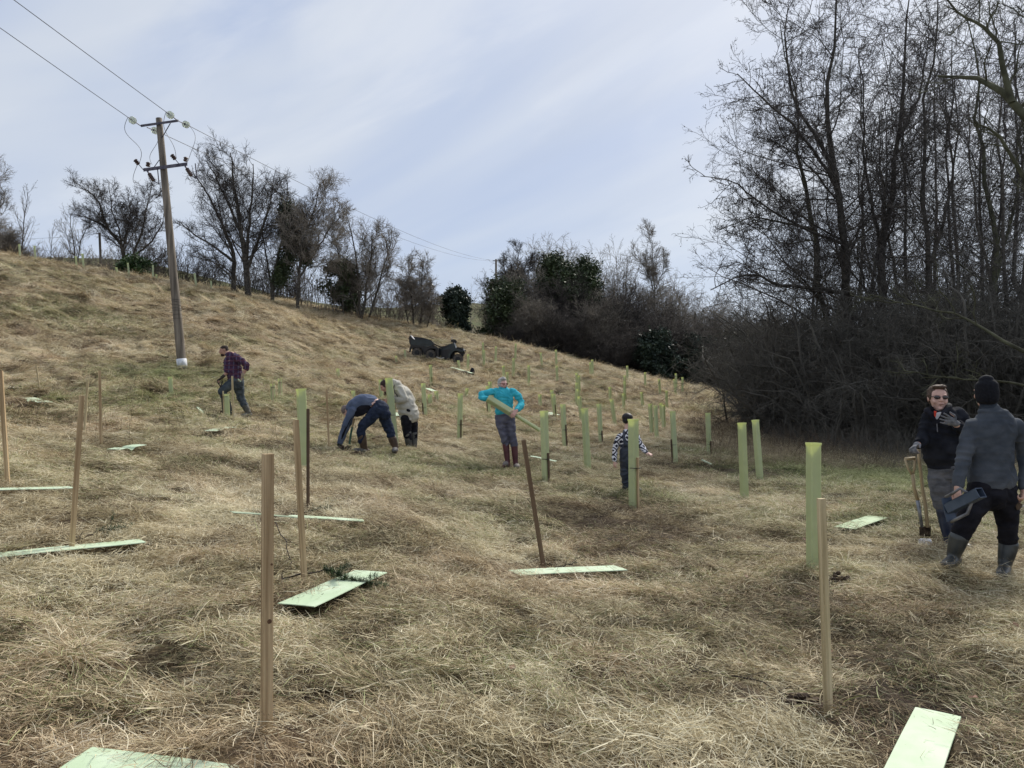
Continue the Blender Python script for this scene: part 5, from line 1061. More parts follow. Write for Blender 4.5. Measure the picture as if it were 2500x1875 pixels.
# ------------------------------------------------------------------ people
def hash_s(c): return 2 * PI * c
SK = mat('skin', (.46, .27, .20), (.60, .38, .30), 9, .55, spec=.3)
def loft(mb, st, side, n=20, sup=1.0, caps=True):
    """st: list of (point, rx, ry); rx along `side`, ry across it; closed, rounded at the ends"""
    side = Vector(side).normalized(); S = [(Vector(p), rx, ry) for p, rx, ry in st]
    if caps:
        d0 = (S[0][0] - S[1][0]).normalized(); d1 = (S[-1][0] - S[-2][0]).normalized(); p, rx, ry = S[0]; r = min(rx, ry) * .9; q, qx, qy = S[-1]; r2 = min(qx, qy) * .9
        S = [(p + d0 * r * .98, rx * .15, ry * .15), (p + d0 * r * .8, rx * .6, ry * .6), (p + d0 * r * .45, rx * .89, ry * .89)] + S + [(q + d1 * r2 * .45, qx * .89, qy * .89), (q + d1 * r2 * .8, qx * .6, qy * .6), (q + d1 * r2 * .98, qx * .15, qy * .15)]
    V = []; F = []
    for i, (p, rx, ry) in enumerate(S):
        a = S[max(i - 1, 0)][0]; b = S[min(i + 1, len(S) - 1)][0]; d = (b - a).normalized(); x = (side - d * side.dot(d)).normalized(); y = d.cross(x)
        for k in range(n):
            t = 2 * PI * k / n; V.append(p + x * math.cos(t) * rx + y * math.sin(t) * ry)
    m = len(S)
    for i in range(m - 1):
        for k in range(n): k2 = (k + 1) % n; F.append((i * n + k, i * n + k2, (i + 1) * n + k2, (i + 1) * n + k))
    F.append(tuple(reversed(range(n)))); F.append(tuple((m - 1) * n + k for k in range(n))); mb.add(V, F)
def dense(pts, n=4):
    """Catmull-Rom through (point, rx, ry) stations"""
    out = []; P = [(Vector(p), a, b) for p, a, b in pts]
    for i in range(len(P) - 1):
        p0, p1, p2, p3 = P[max(i - 1, 0)], P[i], P[i + 1], P[min(i + 2, len(P) - 1)]
        for k in range(n):
            t = k / n; out.append((0.5 * (2 * p1[0] + (p2[0] - p0[0]) * t + (2 * p0[0] - 5 * p1[0] + 4 * p2[0] - p3[0]) * t * t + (3 * p1[0] - p0[0] - 3 * p2[0] + p3[0]) * t**3), p1[1] * (1 - t) + p2[1] * t, p1[2] * (1 - t) + p2[2] * t))
    out.append(P[-1]); return out
def fuse(name, mb, m, parent, voxel=.008, smooth=4, folds=0.0, fscale=.08, seed=0):
    """joins the overlapping closed shapes of mb into one continuous skin"""
    me = bpy.data.meshes.new(name); off = parent_origin(parent); me.from_pydata([Vector(v) - off for v in mb.V], [], mb.F); bm = bmesh.new(); bm.from_mesh(me); bmesh.ops.recalc_face_normals(bm, faces=bm.faces); bm.to_mesh(me); bm.free()
    o = bpy.data.objects.new(name, me); COL.objects.link(o); r = o.modifiers.new('r', 'REMESH'); r.mode = 'VOXEL'; r.voxel_size = voxel; r.use_smooth_shade = True
    s = o.modifiers.new('s', 'SMOOTH'); s.factor = .5; s.iterations = smooth
    dg = bpy.context.evaluated_depsgraph_get(); nm = bpy.data.meshes.new_from_object(o.evaluated_get(dg)); o.modifiers.clear(); o.data = nm; bpy.data.meshes.remove(me); nm.name = name
    if folds:
        n = len(nm.vertices); co = np.empty(n * 3, np.float32); nm.vertices.foreach_get('co', co); co = co.reshape(-1, 3); no = np.empty(n * 3, np.float32); nm.vertices.foreach_get('normal', no); no = no.reshape(-1, 3); q = co / fscale
        w = 2.2 * vn(q[:, 0] * .5 + q[:, 1] * .4, q[:, 2] * .5 + seed, 71 + seed); f = vn(q[:, 0] * .8 + q[:, 1] * .7 + w, q[:, 2] * 1.5 + w + seed, 61 + seed); f = 1 - np.abs(f - .5) * 2
        g_ = vn((q[:, 0] - q[:, 2]) * 1.6 + w, (q[:, 1] + q[:, 2]) * 1.1, 66 + seed); co += no * ((f - .5) * folds + (g_ - .5) * folds * .6)[:, None]; nm.vertices.foreach_set('co', co.ravel())
    nm.polygons.foreach_set('use_smooth', [True] * len(nm.polygons)); nm.materials.clear(); nm.materials.append(m); nm.update(); o.parent = parent; return o
def limb(mb, pts, side=(1, 0, 0), n=16): loft(mb, dense([(p, r, r) if not isinstance(r, tuple) else (p, r[0], r[1]) for p, r in pts]), side, n)
def grow(pts, e): return [(p, (r + e) if not isinstance(r, tuple) else (r[0] + e, r[1] + e)) for p, r in pts]
def hand(mb, wrist, direction, palmn, size=.19, curl=.5, thumb=1, spread=.12):
    """palm and five fingers; palmn: normal of the palm; curl in radians per joint"""
    d = Vector(direction).normalized(); n = Vector(palmn); n = (n - d * n.dot(d)).normalized(); s = d.cross(n).normalized() * thumb; k = size / .19
    w = Vector(wrist); loft(mb, [(w - d * .02, .027 * k, .019 * k), (w + d * .02 * k, .032 * k, .017 * k), (w + d * .06 * k, .041 * k, .016 * k), (w + d * .09 * k, .041 * k, .013 * k)], s, 12)
    L = [.078, .086, .080, .062]
    for i in range(4):
        off = (1.5 - i) * .0205 * k; p = w + d * .088 * k + s * off; a = (1.5 - i) * spread; dd = (d * math.cos(a) + s * math.sin(a)).normalized(); pts = [p - dd * .02]; c = 0
        for j, f in enumerate((.45, .3, .25)): pts.append(p); c += curl * (1 + .15 * i); v = dd * math.cos(c) + n * math.sin(c); p = p + v * L[i] * k * f
        pts.append(p); limb(mb, [(q, r * k) for q, r in zip(pts, (.0095, .0095, .0088, .0080, .0070))], s, 8)
    p = w + d * .025 * k + s * .03 * k; v = (s * .85 + d * .6 + n * .15).normalized(); v2 = (s * .25 + d * .95 + n * .35).normalized(); limb(mb, [(p, .012 * k), (p + v * .035 * k, .0105 * k), (p + v * .035 * k + v2 * .03 * k, .009 * k), (p + v * .035 * k + v2 * .055 * k, .0075 * k)], n, 8)
def head(mb, c, face, up, s=1.0, ears=True, mouth=True):
    """c centre, face direction, up direction; head about .235*s tall"""
    f = Vector(face).normalized(); u = Vector(up); u = (u - f * u.dot(f)).normalized(); x = f.cross(u); c = Vector(c); M = Matrix((x, f, u)).transposed()
    def P(a, b, h): return c + (x * a + f * b + u * h) * s
    mb.ellipsoid(P(0, -.012, .030), (.076 * s, .094 * s, .088 * s), M, 20, 14)
    loft(mb, dense([(P(0, .012, .03), .072 * s, .078 * s), (P(0, .018, -.03), .066 * s, .072 * s), (P(0, .028, -.075), .050 * s, .054 * s), (P(0, .042, -.104), .030 * s, .030 * s)], 3), x, 18)
    limb(mb, [(P(0, .088, .030), .007 * s), (P(0, .104, .0), .011 * s), (P(0, .108, -.014), .014 * s)], x, 8)
    for k in (-1, 1): mb.ellipsoid(P(k * .013, .098, -.018), (.010 * s, .011 * s, .008 * s), M); mb.ellipsoid(P(k * .030, .080, .034), (.024 * s, .014 * s, .009 * s), M); mb.ellipsoid(P(k * .042, .062, -.022), (.024 * s, .022 * s, .026 * s), M)
    mb.ellipsoid(P(0, .090, -.043), (.026 * s, .012 * s, .006 * s), M); mb.ellipsoid(P(0, .088, -.056), (.021 * s, .012 * s, .007 * s), M); mb.ellipsoid(P(0, .072, -.09), (.020 * s, .018 * s, .015 * s), M)
    if ears:
        for k in (-1, 1): mb.ellipsoid(P(k * .079, -.012, .004), (.008 * s, .020 * s, .032 * s), M)
    return P, M, x, f, u
def boot(mb, top, ankle, toe, r=.062, h_up=.0, ground=None):
    """rubber boot from the shaft top to the toe"""
    t = Vector(top); a = Vector(ankle); e = Vector(toe); d = (e - a); d.z = 0; d = d.normalized() if d.length > .01 else Vector((0, -1, 0)); side = Vector((0, 0, 1)).cross(d)
    loft(mb, dense([(t, r * 1.12, r * 1.14), (t.lerp(a, .5), r * .98, r * 1.02), (t.lerp(a, .88), r * .82, r * .88), (a, r * .80, r * .95)], 4), side, 18)
    z = min(a.z, e.z) ; base = Vector((a.x, a.y, z)); L = max((Vector((e.x, e.y, 0)) - Vector((a.x, a.y, 0))).length, .12)
    h0 = base - d * .07; loft(mb, [(h0 + Vector((0, 0, .045)), r * .62, .050), (base + Vector((0, 0, .05)), r * .72, .062), (base + d * (L * .55) + Vector((0, 0, .043)), r * .80, .046), (base + d * L + Vector((0, 0, .034)), r * .66, .034)], side, 16)
def person(loc, label): return empty('person', loc, label, 'person', None)
CL = lambda name, a, b=None, sc=9, bump=.010: mat(name, a, b, sc, .85, bump, 13, spec=.15, stretch=(1, 1, 1.6), detail=3)
M_BLACKCLOTH = CL('cloth_black', (.006, .006, .009), (.016, .016, .022)); M_RUB = mat('boot_rubber_dark', (.012, .016, .018), (.05, .055, .055), 7, .38, spec=.5)

# ---- man in black hat, back to us -----------------------------------------
def man_hat():
    Y = 7.1; K = 3.191
    def w(x, y, d=0.0): v = at(2150 + x / K, 900 + y / K, Y + d); return v
    foot = w(760, 1600); root = person(Vector((foot.x, Y, G(foot.x, Y))), 'person seen from behind in black woolly hat and dark grey jumper holding a steel rammer')
    B = MB(); torso = [(w(868, 950), (.175, .125)), (w(865, 840), (.172, .125)), (w(865, 700), (.172, .13)), (w(868, 560), (.185, .135)), (w(868, 450), (.18, .115)), (w(862, 390), (.11, .085)), (w(845, 320), (.062, .06)), (w(835, 250), (.058, .06))]
    limb(B, torso, (1, 0, 0), 24)
    aL = [(w(725, 450), .060), (w(694, 520, 0), .060), (w(662, 640, -.03), .053), (w(628, 790, -.06), .045), (w(606, 900, -.08), .034), (w(598, 940, -.09), .028)]; aR = [(w(1040, 455), .062), (w(1088, 520), .060), (w(1128, 660, .02), .052), (w(1133, 800, -.02), .045), (w(1118, 920, -.06), .034), (w(1112, 950, -.07), .028)]
    limb(B, aL); limb(B, aR)
    lL = [(w(790, 930), (.10, .11)), (w(745, 1050, -.03), .092), (w(680, 1170, -.06), .072), (w(625, 1300, -.02), .062), (w(585, 1440, .02), .050), (w(570, 1490, .02), .045)]; lR = [(w(945, 930), (.10, .11)), (w(975, 1060, .0), .092), (w(990, 1200, .02), .072), (w(992, 1350, .06), .062), (w(975, 1500, .04), .050), (w(970, 1560, .04), .045)]
    limb(B, lL); limb(B, lR); hP, hM, hx, hf, hu = head(B, w(820, 195), (-.25, 1, 0), (-.03, 0, 1), 1.02)
    hand(B, w(596, 935, -.09), w(605, 1000, -.13) - w(598, 930, -.09), (.9, .35, 0), .20, .75, -1); hand(B, w(1112, 945, -.07), w(1098, 1020, -.1) - w(1112, 945, -.07), (-.9, .2, 0), .20, .75, 1)
    fuse('body', B, SK, root, .0075, 3)
    J = MB(); jt = [(w(870, 860), (.212, .168)), (w(866, 820), (.205, .160)), (w(862, 740), (.188, .148)), (w(862, 620), (.188, .148)), (w(866, 500), (.215, .150)), (w(868, 435), (.212, .140)), (w(862, 380), (.172, .11)), (w(845, 330), (.095, .085))]
    limb(J, jt, (1, 0, 0), 28); limb(J, grow(aL[:1], .022) + grow(aL[1:5], .016)); limb(J, grow(aR[:1], .022) + grow(aR[1:5], .016))
    MJ = mat('jumper_grey', (.042, .050, .062), (.088, .098, .115), 4.5, .9, .010, 8, spec=.1, stretch=(1, 1, 1.5)); fuse('jumper', J, MJ, root, .009, 6, .013, .10, 1)
    c = MB(); loft(c, [(w(841, 310), .078, .075), (w(838, 268), .068, .068)], (1, 0, 0), 22); fuse('collar', c, CL('collar_dark', (.02, .026, .036), (.04, .05, .065)), root, .007, 3)
    T = MB(); limb(T, [(w(868, 830), (.178, .135)), (w(868, 930), (.192, .145)), (w(866, 1000), (.175, .14))], (1, 0, 0), 24); limb(T, grow(lL[:4], .020)); limb(T, grow(lR[:4], .020)); fuse('trousers', T, M_BLACKCLOTH, root, .009, 5, .016, .11, 2)
    for a, b, e, nm in ((w(612, 1315, -.02), w(570, 1510, .02), w(505, 1545, -.12), 0), (w(997, 1372, .06), w(968, 1560, .04), w(945, 1612, -.14), 1)):
        q = MB(); b2 = Vector(b); b2.z = max(b2.z, G(b2.x, b2.y) + .07); e2 = Vector(e); e2.z = G(e2.x, e2.y) + .02; b3 = Vector((b2.x, b2.y, e2.z + .0)); boot(q, a, Vector((b2.x, b2.y, e2.z + .10)), Vector((e2.x, e2.y, e2.z + .10)) if False else e2, .076); fuse('boot', q, M_RUB, root, .008, 4)
    H = MB(); limb(H, [(hP(0, -.012, -.035), (.088, .105)), (hP(0, -.012, .02), (.090, .108)), (hP(0, -.012, .085), (.086, .100)), (hP(0, -.01, .118), (.060, .07))], hx, 24); MH = mat('wool_black', (.003, .0035, .006), (.009, .010, .015), 60, .95, .003, 140); fuse('woolly_hat', H, MH, root, .007, 3)
    # steel post rammer in his left hand
    def v(x, y, d=0.0): return at(2300 + x / 4.88, 1080 + y / 4.88, Y - .22 + d)
    t = empty('post_rammer', v(260, 700), 'blue-grey steel post rammer with looped handles held by the man in the black woolly hat', 'post rammer'); MBL = mat('painted_steel_blue', (.035, .055, .09), (.075, .10, .145), 6, .45, spec=.5, metal=.3); MSG = mat('bare_steel_pipe', (.12, .12, .13), (.26, .26, .27), 8, .5, metal=.5)
    q = MB(); A = v(85, 790, .12); E = v(462, 598, -.16); ax = (E - A).normalized(); up = Vector((0, 0, 1)); x = ax.cross(up).normalized(); y = x.cross(ax)
    for sx, sy, ww, hh in ((0, 1, .09, .006), (0, -1, .09, .006), (1, 0, .006, .09), (-1, 0, .006, .09)):
        o_ = x * sx * .042 + y * sy * .042; q.bar(A + o_, E + o_, ww if sx == 0 else .006, hh if sx == 0 else .09, up)
    q.box(A + ax * .02, (.08, .02, .08), Matrix((x, ax, y)).transposed()); q.build('square_tube', MBL, t); q = MB(); q.bar(v(45, 660, .14), v(115, 940, .1), .09, .012, (0, 1, 0)); q.build('strike_plate', MBL, t)
    q = MB(); q.tube([v(48, 648, .12), v(130, 605, .0), v(215, 548, -.04), v(330, 620, -.06), v(345, 660, -.06)], .014, 8); q.build('handle', MSG, t, smooth=True); q = MB(); q.tube([v(112, 945, .1), v(190, 905, 0), v(300, 850, -.04), v(345, 730, -.06), v(350, 690, -.06)], .015, 8); q.build('handle', MSG, t, smooth=True)
    # spade hanging from his right hand, cut by the frame
    s = empty('spade', w(1112, 960, -.1), 'dark muddy spade hanging from the right hand of the man in the black woolly hat', 'spade'); q = MB(); q.tube([w(1135, 950, -.08), w(1070, 1045, -.1)], .017, 8); q.build('handle', mat('dark_wood', (.06, .03, .022), (.13, .07, .05), 9, .6), s); q = MB(); q.prism([(1070, 1040), (1110, 1060), (1088, 1095), (1062, 1100), (1050, 1070)], lambda p, d: w(p[0], p[1], d), -.12, -.06); q.build('blade', M_SOIL, s)
man_hat()

# ---- man in sunglasses ------------------------------------------------------
def man_glasses():
    Y = 8.35; K = 6.9125
    def w(x, y, d=0.0): return at(2200 + x / K, 920 + y / K, Y + d)
    p = w(850, 2900); root = person(Vector((p.x, Y, G(p.x, Y))), 'person in sunglasses and black zip-neck fleece, one gloved hand raised, other on spade')
    B = MB(); hP, hM, hx, hf, hu = head(B, w(622, 372), (-.22, -1, .0), (.02, 0, 1), 1.16)
    limb(B, [(w(760, 1500), (.18, .14)), (w(745, 1250), (.21, .17)), (w(730, 1000), (.205, .165)), (w(725, 800), (.20, .14)), (w(700, 650), (.15, .10)), (w(680, 590), (.082, .08)), (w(655, 500), (.075, .078))], (1, .1, 0), 24)
    aL = [(w(500, 690), .068), (w(455, 800, 0), .062), (w(400, 960, -.02), .055), (w(370, 1060, -.06), .05), (w(300, 1130, -.16), .04), (w(255, 1150, -.2), .03)]
    aR = [(w(930, 650), .072), (w(1010, 720, -.02), .066), (w(1055, 860, -.08), .056), (w(1030, 880, -.2), .050), (w(960, 830, -.28), .042), (w(925, 790, -.32), .032)]
    lL = [(w(660, 1500), .10), (w(650, 1800, .02), .09), (w(700, 2160, .05), .07), (w(770, 2450, .06), .06), (w(820, 2760, .08), .05)]; lR = [(w(850, 1500), .10), (w(850, 1800, .02), .09), (w(860, 2160, .02), .07), (w(900, 2450, .04), .06), (w(930, 2780, .06), .05)]
    for a in (aL, aR, lL, lR): limb(B, a)
    hand(B, w(262, 1150, -.19), w(200, 1200, -.24) - w(262, 1150, -.19), (.5, -.3, -1), .20, .8, 1); hand(B, w(925, 788, -.32), w(790, 735, -.36) - w(925, 788, -.32), (-.1, .75, .2), .205, .12, -1)
    fuse('body', B, mat('skin_fair', (.50, .30, .24), (.64, .42, .35), 11, .5), root, .0065, 3)
    J = MB(); limb(J, [(w(765, 1430), (.205, .165)), (w(750, 1330), (.228, .19)), (w(735, 1150), (.238, .20)), (w(728, 950), (.225, .185)), (w(725, 780), (.215, .165)), (w(715, 680), (.185, .13)), (w(700, 610), (.125, .10))], (1, .1, 0), 28)
    for a in (aL, aR): limb(J, grow(a[:2], .020) + grow(a[2:5], .016))
    fuse('fleece', J, mat('fleece_black', (.009, .010, .014), (.026, .028, .036), 6, .95, .012, 10, spec=.1), root, .009, 5, .022, .11, 3)
    # open collar: two wings, t-shirt and red neckband between them
    q = MB(); limb(q, [(w(590, 800, -.19), .02), (w(545, 700, -.17), .022), (w(480, 620, -.12), .03), (w(440, 570, -.07), .035), (w(520, 545, -.0), .03)], (0, 0, 1), 12); limb(q, [(w(610, 800, -.19), .02), (w(660, 700, -.18), .022), (w(720, 610, -.14), .028), (w(790, 520, -.08), .035), (w(800, 490, .0), .035), (w(720, 500, .09), .035)], (0, 0, 1), 12); fuse('collar', q, M_BLACKCLOTH, root, .007, 3)
    q = MB(); q.prism([(565, 610), (680, 590), (665, 640), (600, 770), (575, 690)], lambda p_, d: w(p_[0], p_[1], d), -.185, -.150); q.build('t_shirt', CL('cloth_grey_light', (.42, .42, .43), (.56, .56, .58)), root, bevel=.004); q = MB(); q.prism([(552, 572), (600, 580), (580, 690), (556, 655)], lambda p_, d: w(p_[0], p_[1], d), -.20, -.17); q.build('red_neckband', CL('cloth_red', (.50, .05, .03), (.70, .09, .05)), root, bevel=.003)
    q = MB(); q.bar(w(603, 790, -.205), w(614, 930, -.225), .008); q.build('zip', CL('zip_grey', (.12, .12, .13)), root)
    T = MB(); limb(T, [(w(760, 1400), (.18, .145)), (w(760, 1520), (.185, .15)), (w(760, 1600), (.16, .14))], (1, .1, 0), 24); limb(T, grow(lL[:3], .018)); limb(T, grow(lR[:3], .018)); fuse('trousers', T, CL('cloth_grey', (.085, .09, .105), (.15, .155, .175)), root, .009, 5, .014, .10, 4)
    for lg, tx in ((lL, -.10), (lR, .02)):
        q = MB(); a = Vector(lg[-1][0]); z = G(a.x, a.y) + .02; boot(q, Vector(lg[2][0]) + (Vector(lg[3][0]) - Vector(lg[2][0])) * .3, Vector((a.x, a.y, z + .10)), Vector((a.x + tx, a.y - .22, z)), .072); fuse('boot', q, mat('boot_blue', (.012, .02, .045), (.03, .045, .08), 7, .4, spec=.5), root, .008, 4)
    MG = CL('glove_grey', (.10, .105, .115), (.20, .20, .215), 30)
    q = MB(); hand(q, w(262, 1150, -.19), w(200, 1200, -.24) - w(262, 1150, -.19), (.5, -.3, -1), .215, .8, 1); limb(q, [(w(290, 1138, -.17), .036), (w(258, 1152, -.2), .034)]); fuse('glove', q, MG, root, .006, 2)
    q = MB(); hand(q, w(925, 788, -.32), w(790, 735, -.36) - w(925, 788, -.32), (-.1, .75, .2), .225, .12, -1); limb(q, [(w(955, 815, -.29), .040), (w(920, 785, -.32), .035)]); fuse('glove', q, MG, root, .006, 2)
    # hair, sunglasses
    q = MB(); s = 1.16
    for a, b, h, r in ((0, -.03, .062, (.084, .090, .070)), (-.058, -.02, .030, (.030, .060, .052)), (.058, -.02, .030, (.030, .060, .052)), (0, .040, .112, (.060, .045, .022)), (0, -.055, .0, (.076, .055, .07))): q.ellipsoid(hP(a, b, h), tuple(k * s for k in r), hM, 18, 12)
    fuse('hair', q, mat('hair_brown', (.045, .028, .020), (.10, .065, .045), 40, .7, .004, 90), root, .006, 2, .006, .02, 5)
    q = MB()
    for k in (-1, 1): q.ellipsoid(hP(k * .034, .090, .014), (.029 * s, .010 * s, .018 * s), hM @ Matrix.Rotation(-.05 * k, 3, 'Y'), 18, 10); q.bar(hP(k * .062, .082, .02), hP(k * .082, -.01, .018), .006)
    q.bar(hP(-.012, .100, .018), hP(.012, .100, .018), .006); q.build('sunglasses', mat('lens_dark', (.012, .006, .006), (.03, .018, .018), 3, .12, spec=.7), root, smooth=True)
    q = MB(); q.ellipsoid(hP(0, .1055, -.0485), (.024 * s, .006 * s, .0035 * s), hM); q.build('mouth', mat('lips_shadow', (.20, .07, .06), (.28, .11, .09)), root)
man_glasses()

# ---- woman in turquoise -----------------------------------------------------
def woman():
    Y = 14.6; K = 6.9125
    def w(x, y, d=0.0): return at(1140 + x / K, 900 + y / K, Y + d)
    g0 = w(745, 1560); root = person(Vector((g0.x, Y, G(g0.x, Y))), 'person with short grey hair in turquoise fleece and maroon boots carrying a green guard')
    B = MB(); hP, hM, hx, hf, hu = head(B, w(603, 268), (.55, -.85, -.05), (.0, 0, 1), .98)
    limb(B, [(w(640, 830), (.16, .12)), (w(635, 700), (.145, .11)), (w(630, 560), (.155, .12)), (w(620, 430), (.16, .105)), (w(610, 370), (.10, .07)), (w(606, 330), (.052, .052)), (w(602, 290), (.048, .05))], (1, 0, 0), 20)
    aL = [(w(490, 380), .055), (w(410, 400, -.02), .050), (w(290, 425, -.05), .045), (w(245, 450, -.08), .043), (w(270, 500, -.15), .040), (w(345, 515, -.22), .034), (w(385, 515, -.25), .026)]
    aR = [(w(755, 390), .055), (w(830, 440, -.02), .050), (w(905, 530, -.03), .044), (w(915, 600, -.06), .042), (w(872, 668, -.22), .038), (w(848, 700, -.33), .03), (w(835, 715, -.37), .024)]
    lL = [(w(560, 820), .088), (w(580, 960, -.01), .076), (w(620, 1120, -.02), .058), (w(655, 1280, .02), .05), (w(685, 1430, .03), .042)]; lR = [(w(720, 820), .088), (w(740, 960, -.01), .074), (w(765, 1120, -.02), .056), (w(798, 1290, .02), .05), (w(822, 1440, .03), .042)]
    for a in (aL, aR, lL, lR): limb(B, a)
    hand(B, w(385, 515, -.25), (1, -.1, -.3), (0, -.5, -1), .17, .6, 1); hand(B, w(835, 712, -.38), w(765, 800, -.43) - w(835, 712, -.38), (-.2, .9, -.2), .20, .35, -1)
    fuse('body', B, mat('skin_pink', (.50, .28, .24), (.62, .38, .33), 12, .55), root, .008, 3)
    J = MB(); limb(J, [(w(632, 755), (.172, .13)), (w(628, 690), (.166, .128)), (w(625, 580), (.172, .135)), (w(620, 470), (.178, .13)), (w(614, 400), (.165, .11)), (w(606, 350), (.085, .075))], (1, 0, 0), 24)
    for a in (aL, aR): limb(J, grow(a[:6], .016))
    fuse('fleece', J, mat('fleece_turquoise', (.035, .33, .42), (.065, .46, .56), 9, .9, .010, 14, spec=.1), root, .010, 4, .026, .10, 6)
    q = MB(); loft(q, [(w(606, 375, -.005), .072, .07), (w(604, 335, -.01), .070, .068)], (1, 0, 0), 18); fuse('collar', q, CL('collar_turquoise', (.03, .27, .35), (.05, .38, .47)), root, .008, 2)
    T = MB(); limb(T, [(w(635, 745), (.160, .125)), (w(638, 820), (.168, .135)), (w(640, 880), (.15, .125))], (1, 0, 0), 20); limb(T, grow(lL[:4], .018)); limb(T, grow(lR[:4], .018)); fuse('trousers', T, CL('cloth_slate', (.085, .085, .12), (.14, .14, .185)), root, .010, 4, .016, .10, 7)
    MM = mat('boot_maroon', (.045, .010, .016), (.10, .03, .04), 8, .4, spec=.5)
    for lg, tx in ((lL, -.06), (lR, .04)):
        q = MB(); a = Vector(lg[-1][0]); z = G(a.x, a.y - .05) + .03; boot(q, Vector(lg[3][0]), Vector((a.x, a.y, z + .10)), Vector((a.x + tx, a.y - .20, z)), .060); fuse('boot', q, MM, root, .009, 3)
        q = MB(); q.ellipsoid(Vector((a.x + tx * .6, a.y - .10, z + .06)), (.062, .15, .055)); fuse('boot_foot', q, mat('boot_mud', (.10, .085, .075), (.20, .175, .155), 10, .7), root, .009, 2)
    q = MB(); s = 1.0
    for a, b, h, r in ((0, -.025, .065, (.082, .090, .072)), (-.055, -.02, .025, (.032, .060, .055)), (.055, -.02, .025, (.032, .060, .055)), (0, -.06, -.01, (.066, .05, .065)), (.015, .045, .110, (.055, .048, .032)), (.03, .06, .125, (.03, .03, .03))): q.ellipsoid(hP(a, b, h), r, hM, 16, 10)
    fuse('hair', q, mat('hair_grey', (.28, .27, .26), (.52, .50, .48), 40, .6, .004, 90), root, .008, 2, .01, .03, 8)
    q = MB()
    for k in (-1, 1): q.tube([hP(k * .033 + math.cos(t) * .024, .094, .012 + math.sin(t) * .016) for t in np.linspace(0, 2 * PI, 13)], .004, 5); q.bar(hP(k * .056, .088, .02), hP(k * .078, -.01, .015), .006)
    q.build('glasses', mat('glasses_frame', (.10, .01, .02), (.16, .02, .03)), root); q = MB(); q.ellipsoid(hP(0, .100, -.052), (.016, .006, .010), hM); q.build('mouth', mat('mouth_dark', (.10, .02, .02), (.14, .03, .03)), root)
    # the guard she carries
    a = w(352, 500, -.30); b = w(800, 775, -.33); e = w(1240, 1030, -.36); t = empty('tree_guard', a, 'green guard with a narrower one nested in it, carried aslant by the woman in turquoise', 'tree guard', 'green tree guards')
    oriented(t, a, b, .78); gm = guard_mesh((b - a).length, .115); me = bpy.data.meshes.new('tube'); me.from_pydata([Vector(v_) for v_ in gm.V], [], gm.F); me.materials.append(M_GUARD); o = bpy.data.objects.new('tube', me); COL.objects.link(o); o.parent = t
    L = (e - a).length; gm = guard_mesh(L, .062); me = bpy.data.meshes.new('inner_tube'); me.from_pydata([Vector(v_) for v_ in gm.V], [], gm.F); me.materials.append(M_GUARD); o = bpy.data.objects.new('inner_tube', me); COL.objects.link(o); o.parent = t
woman()

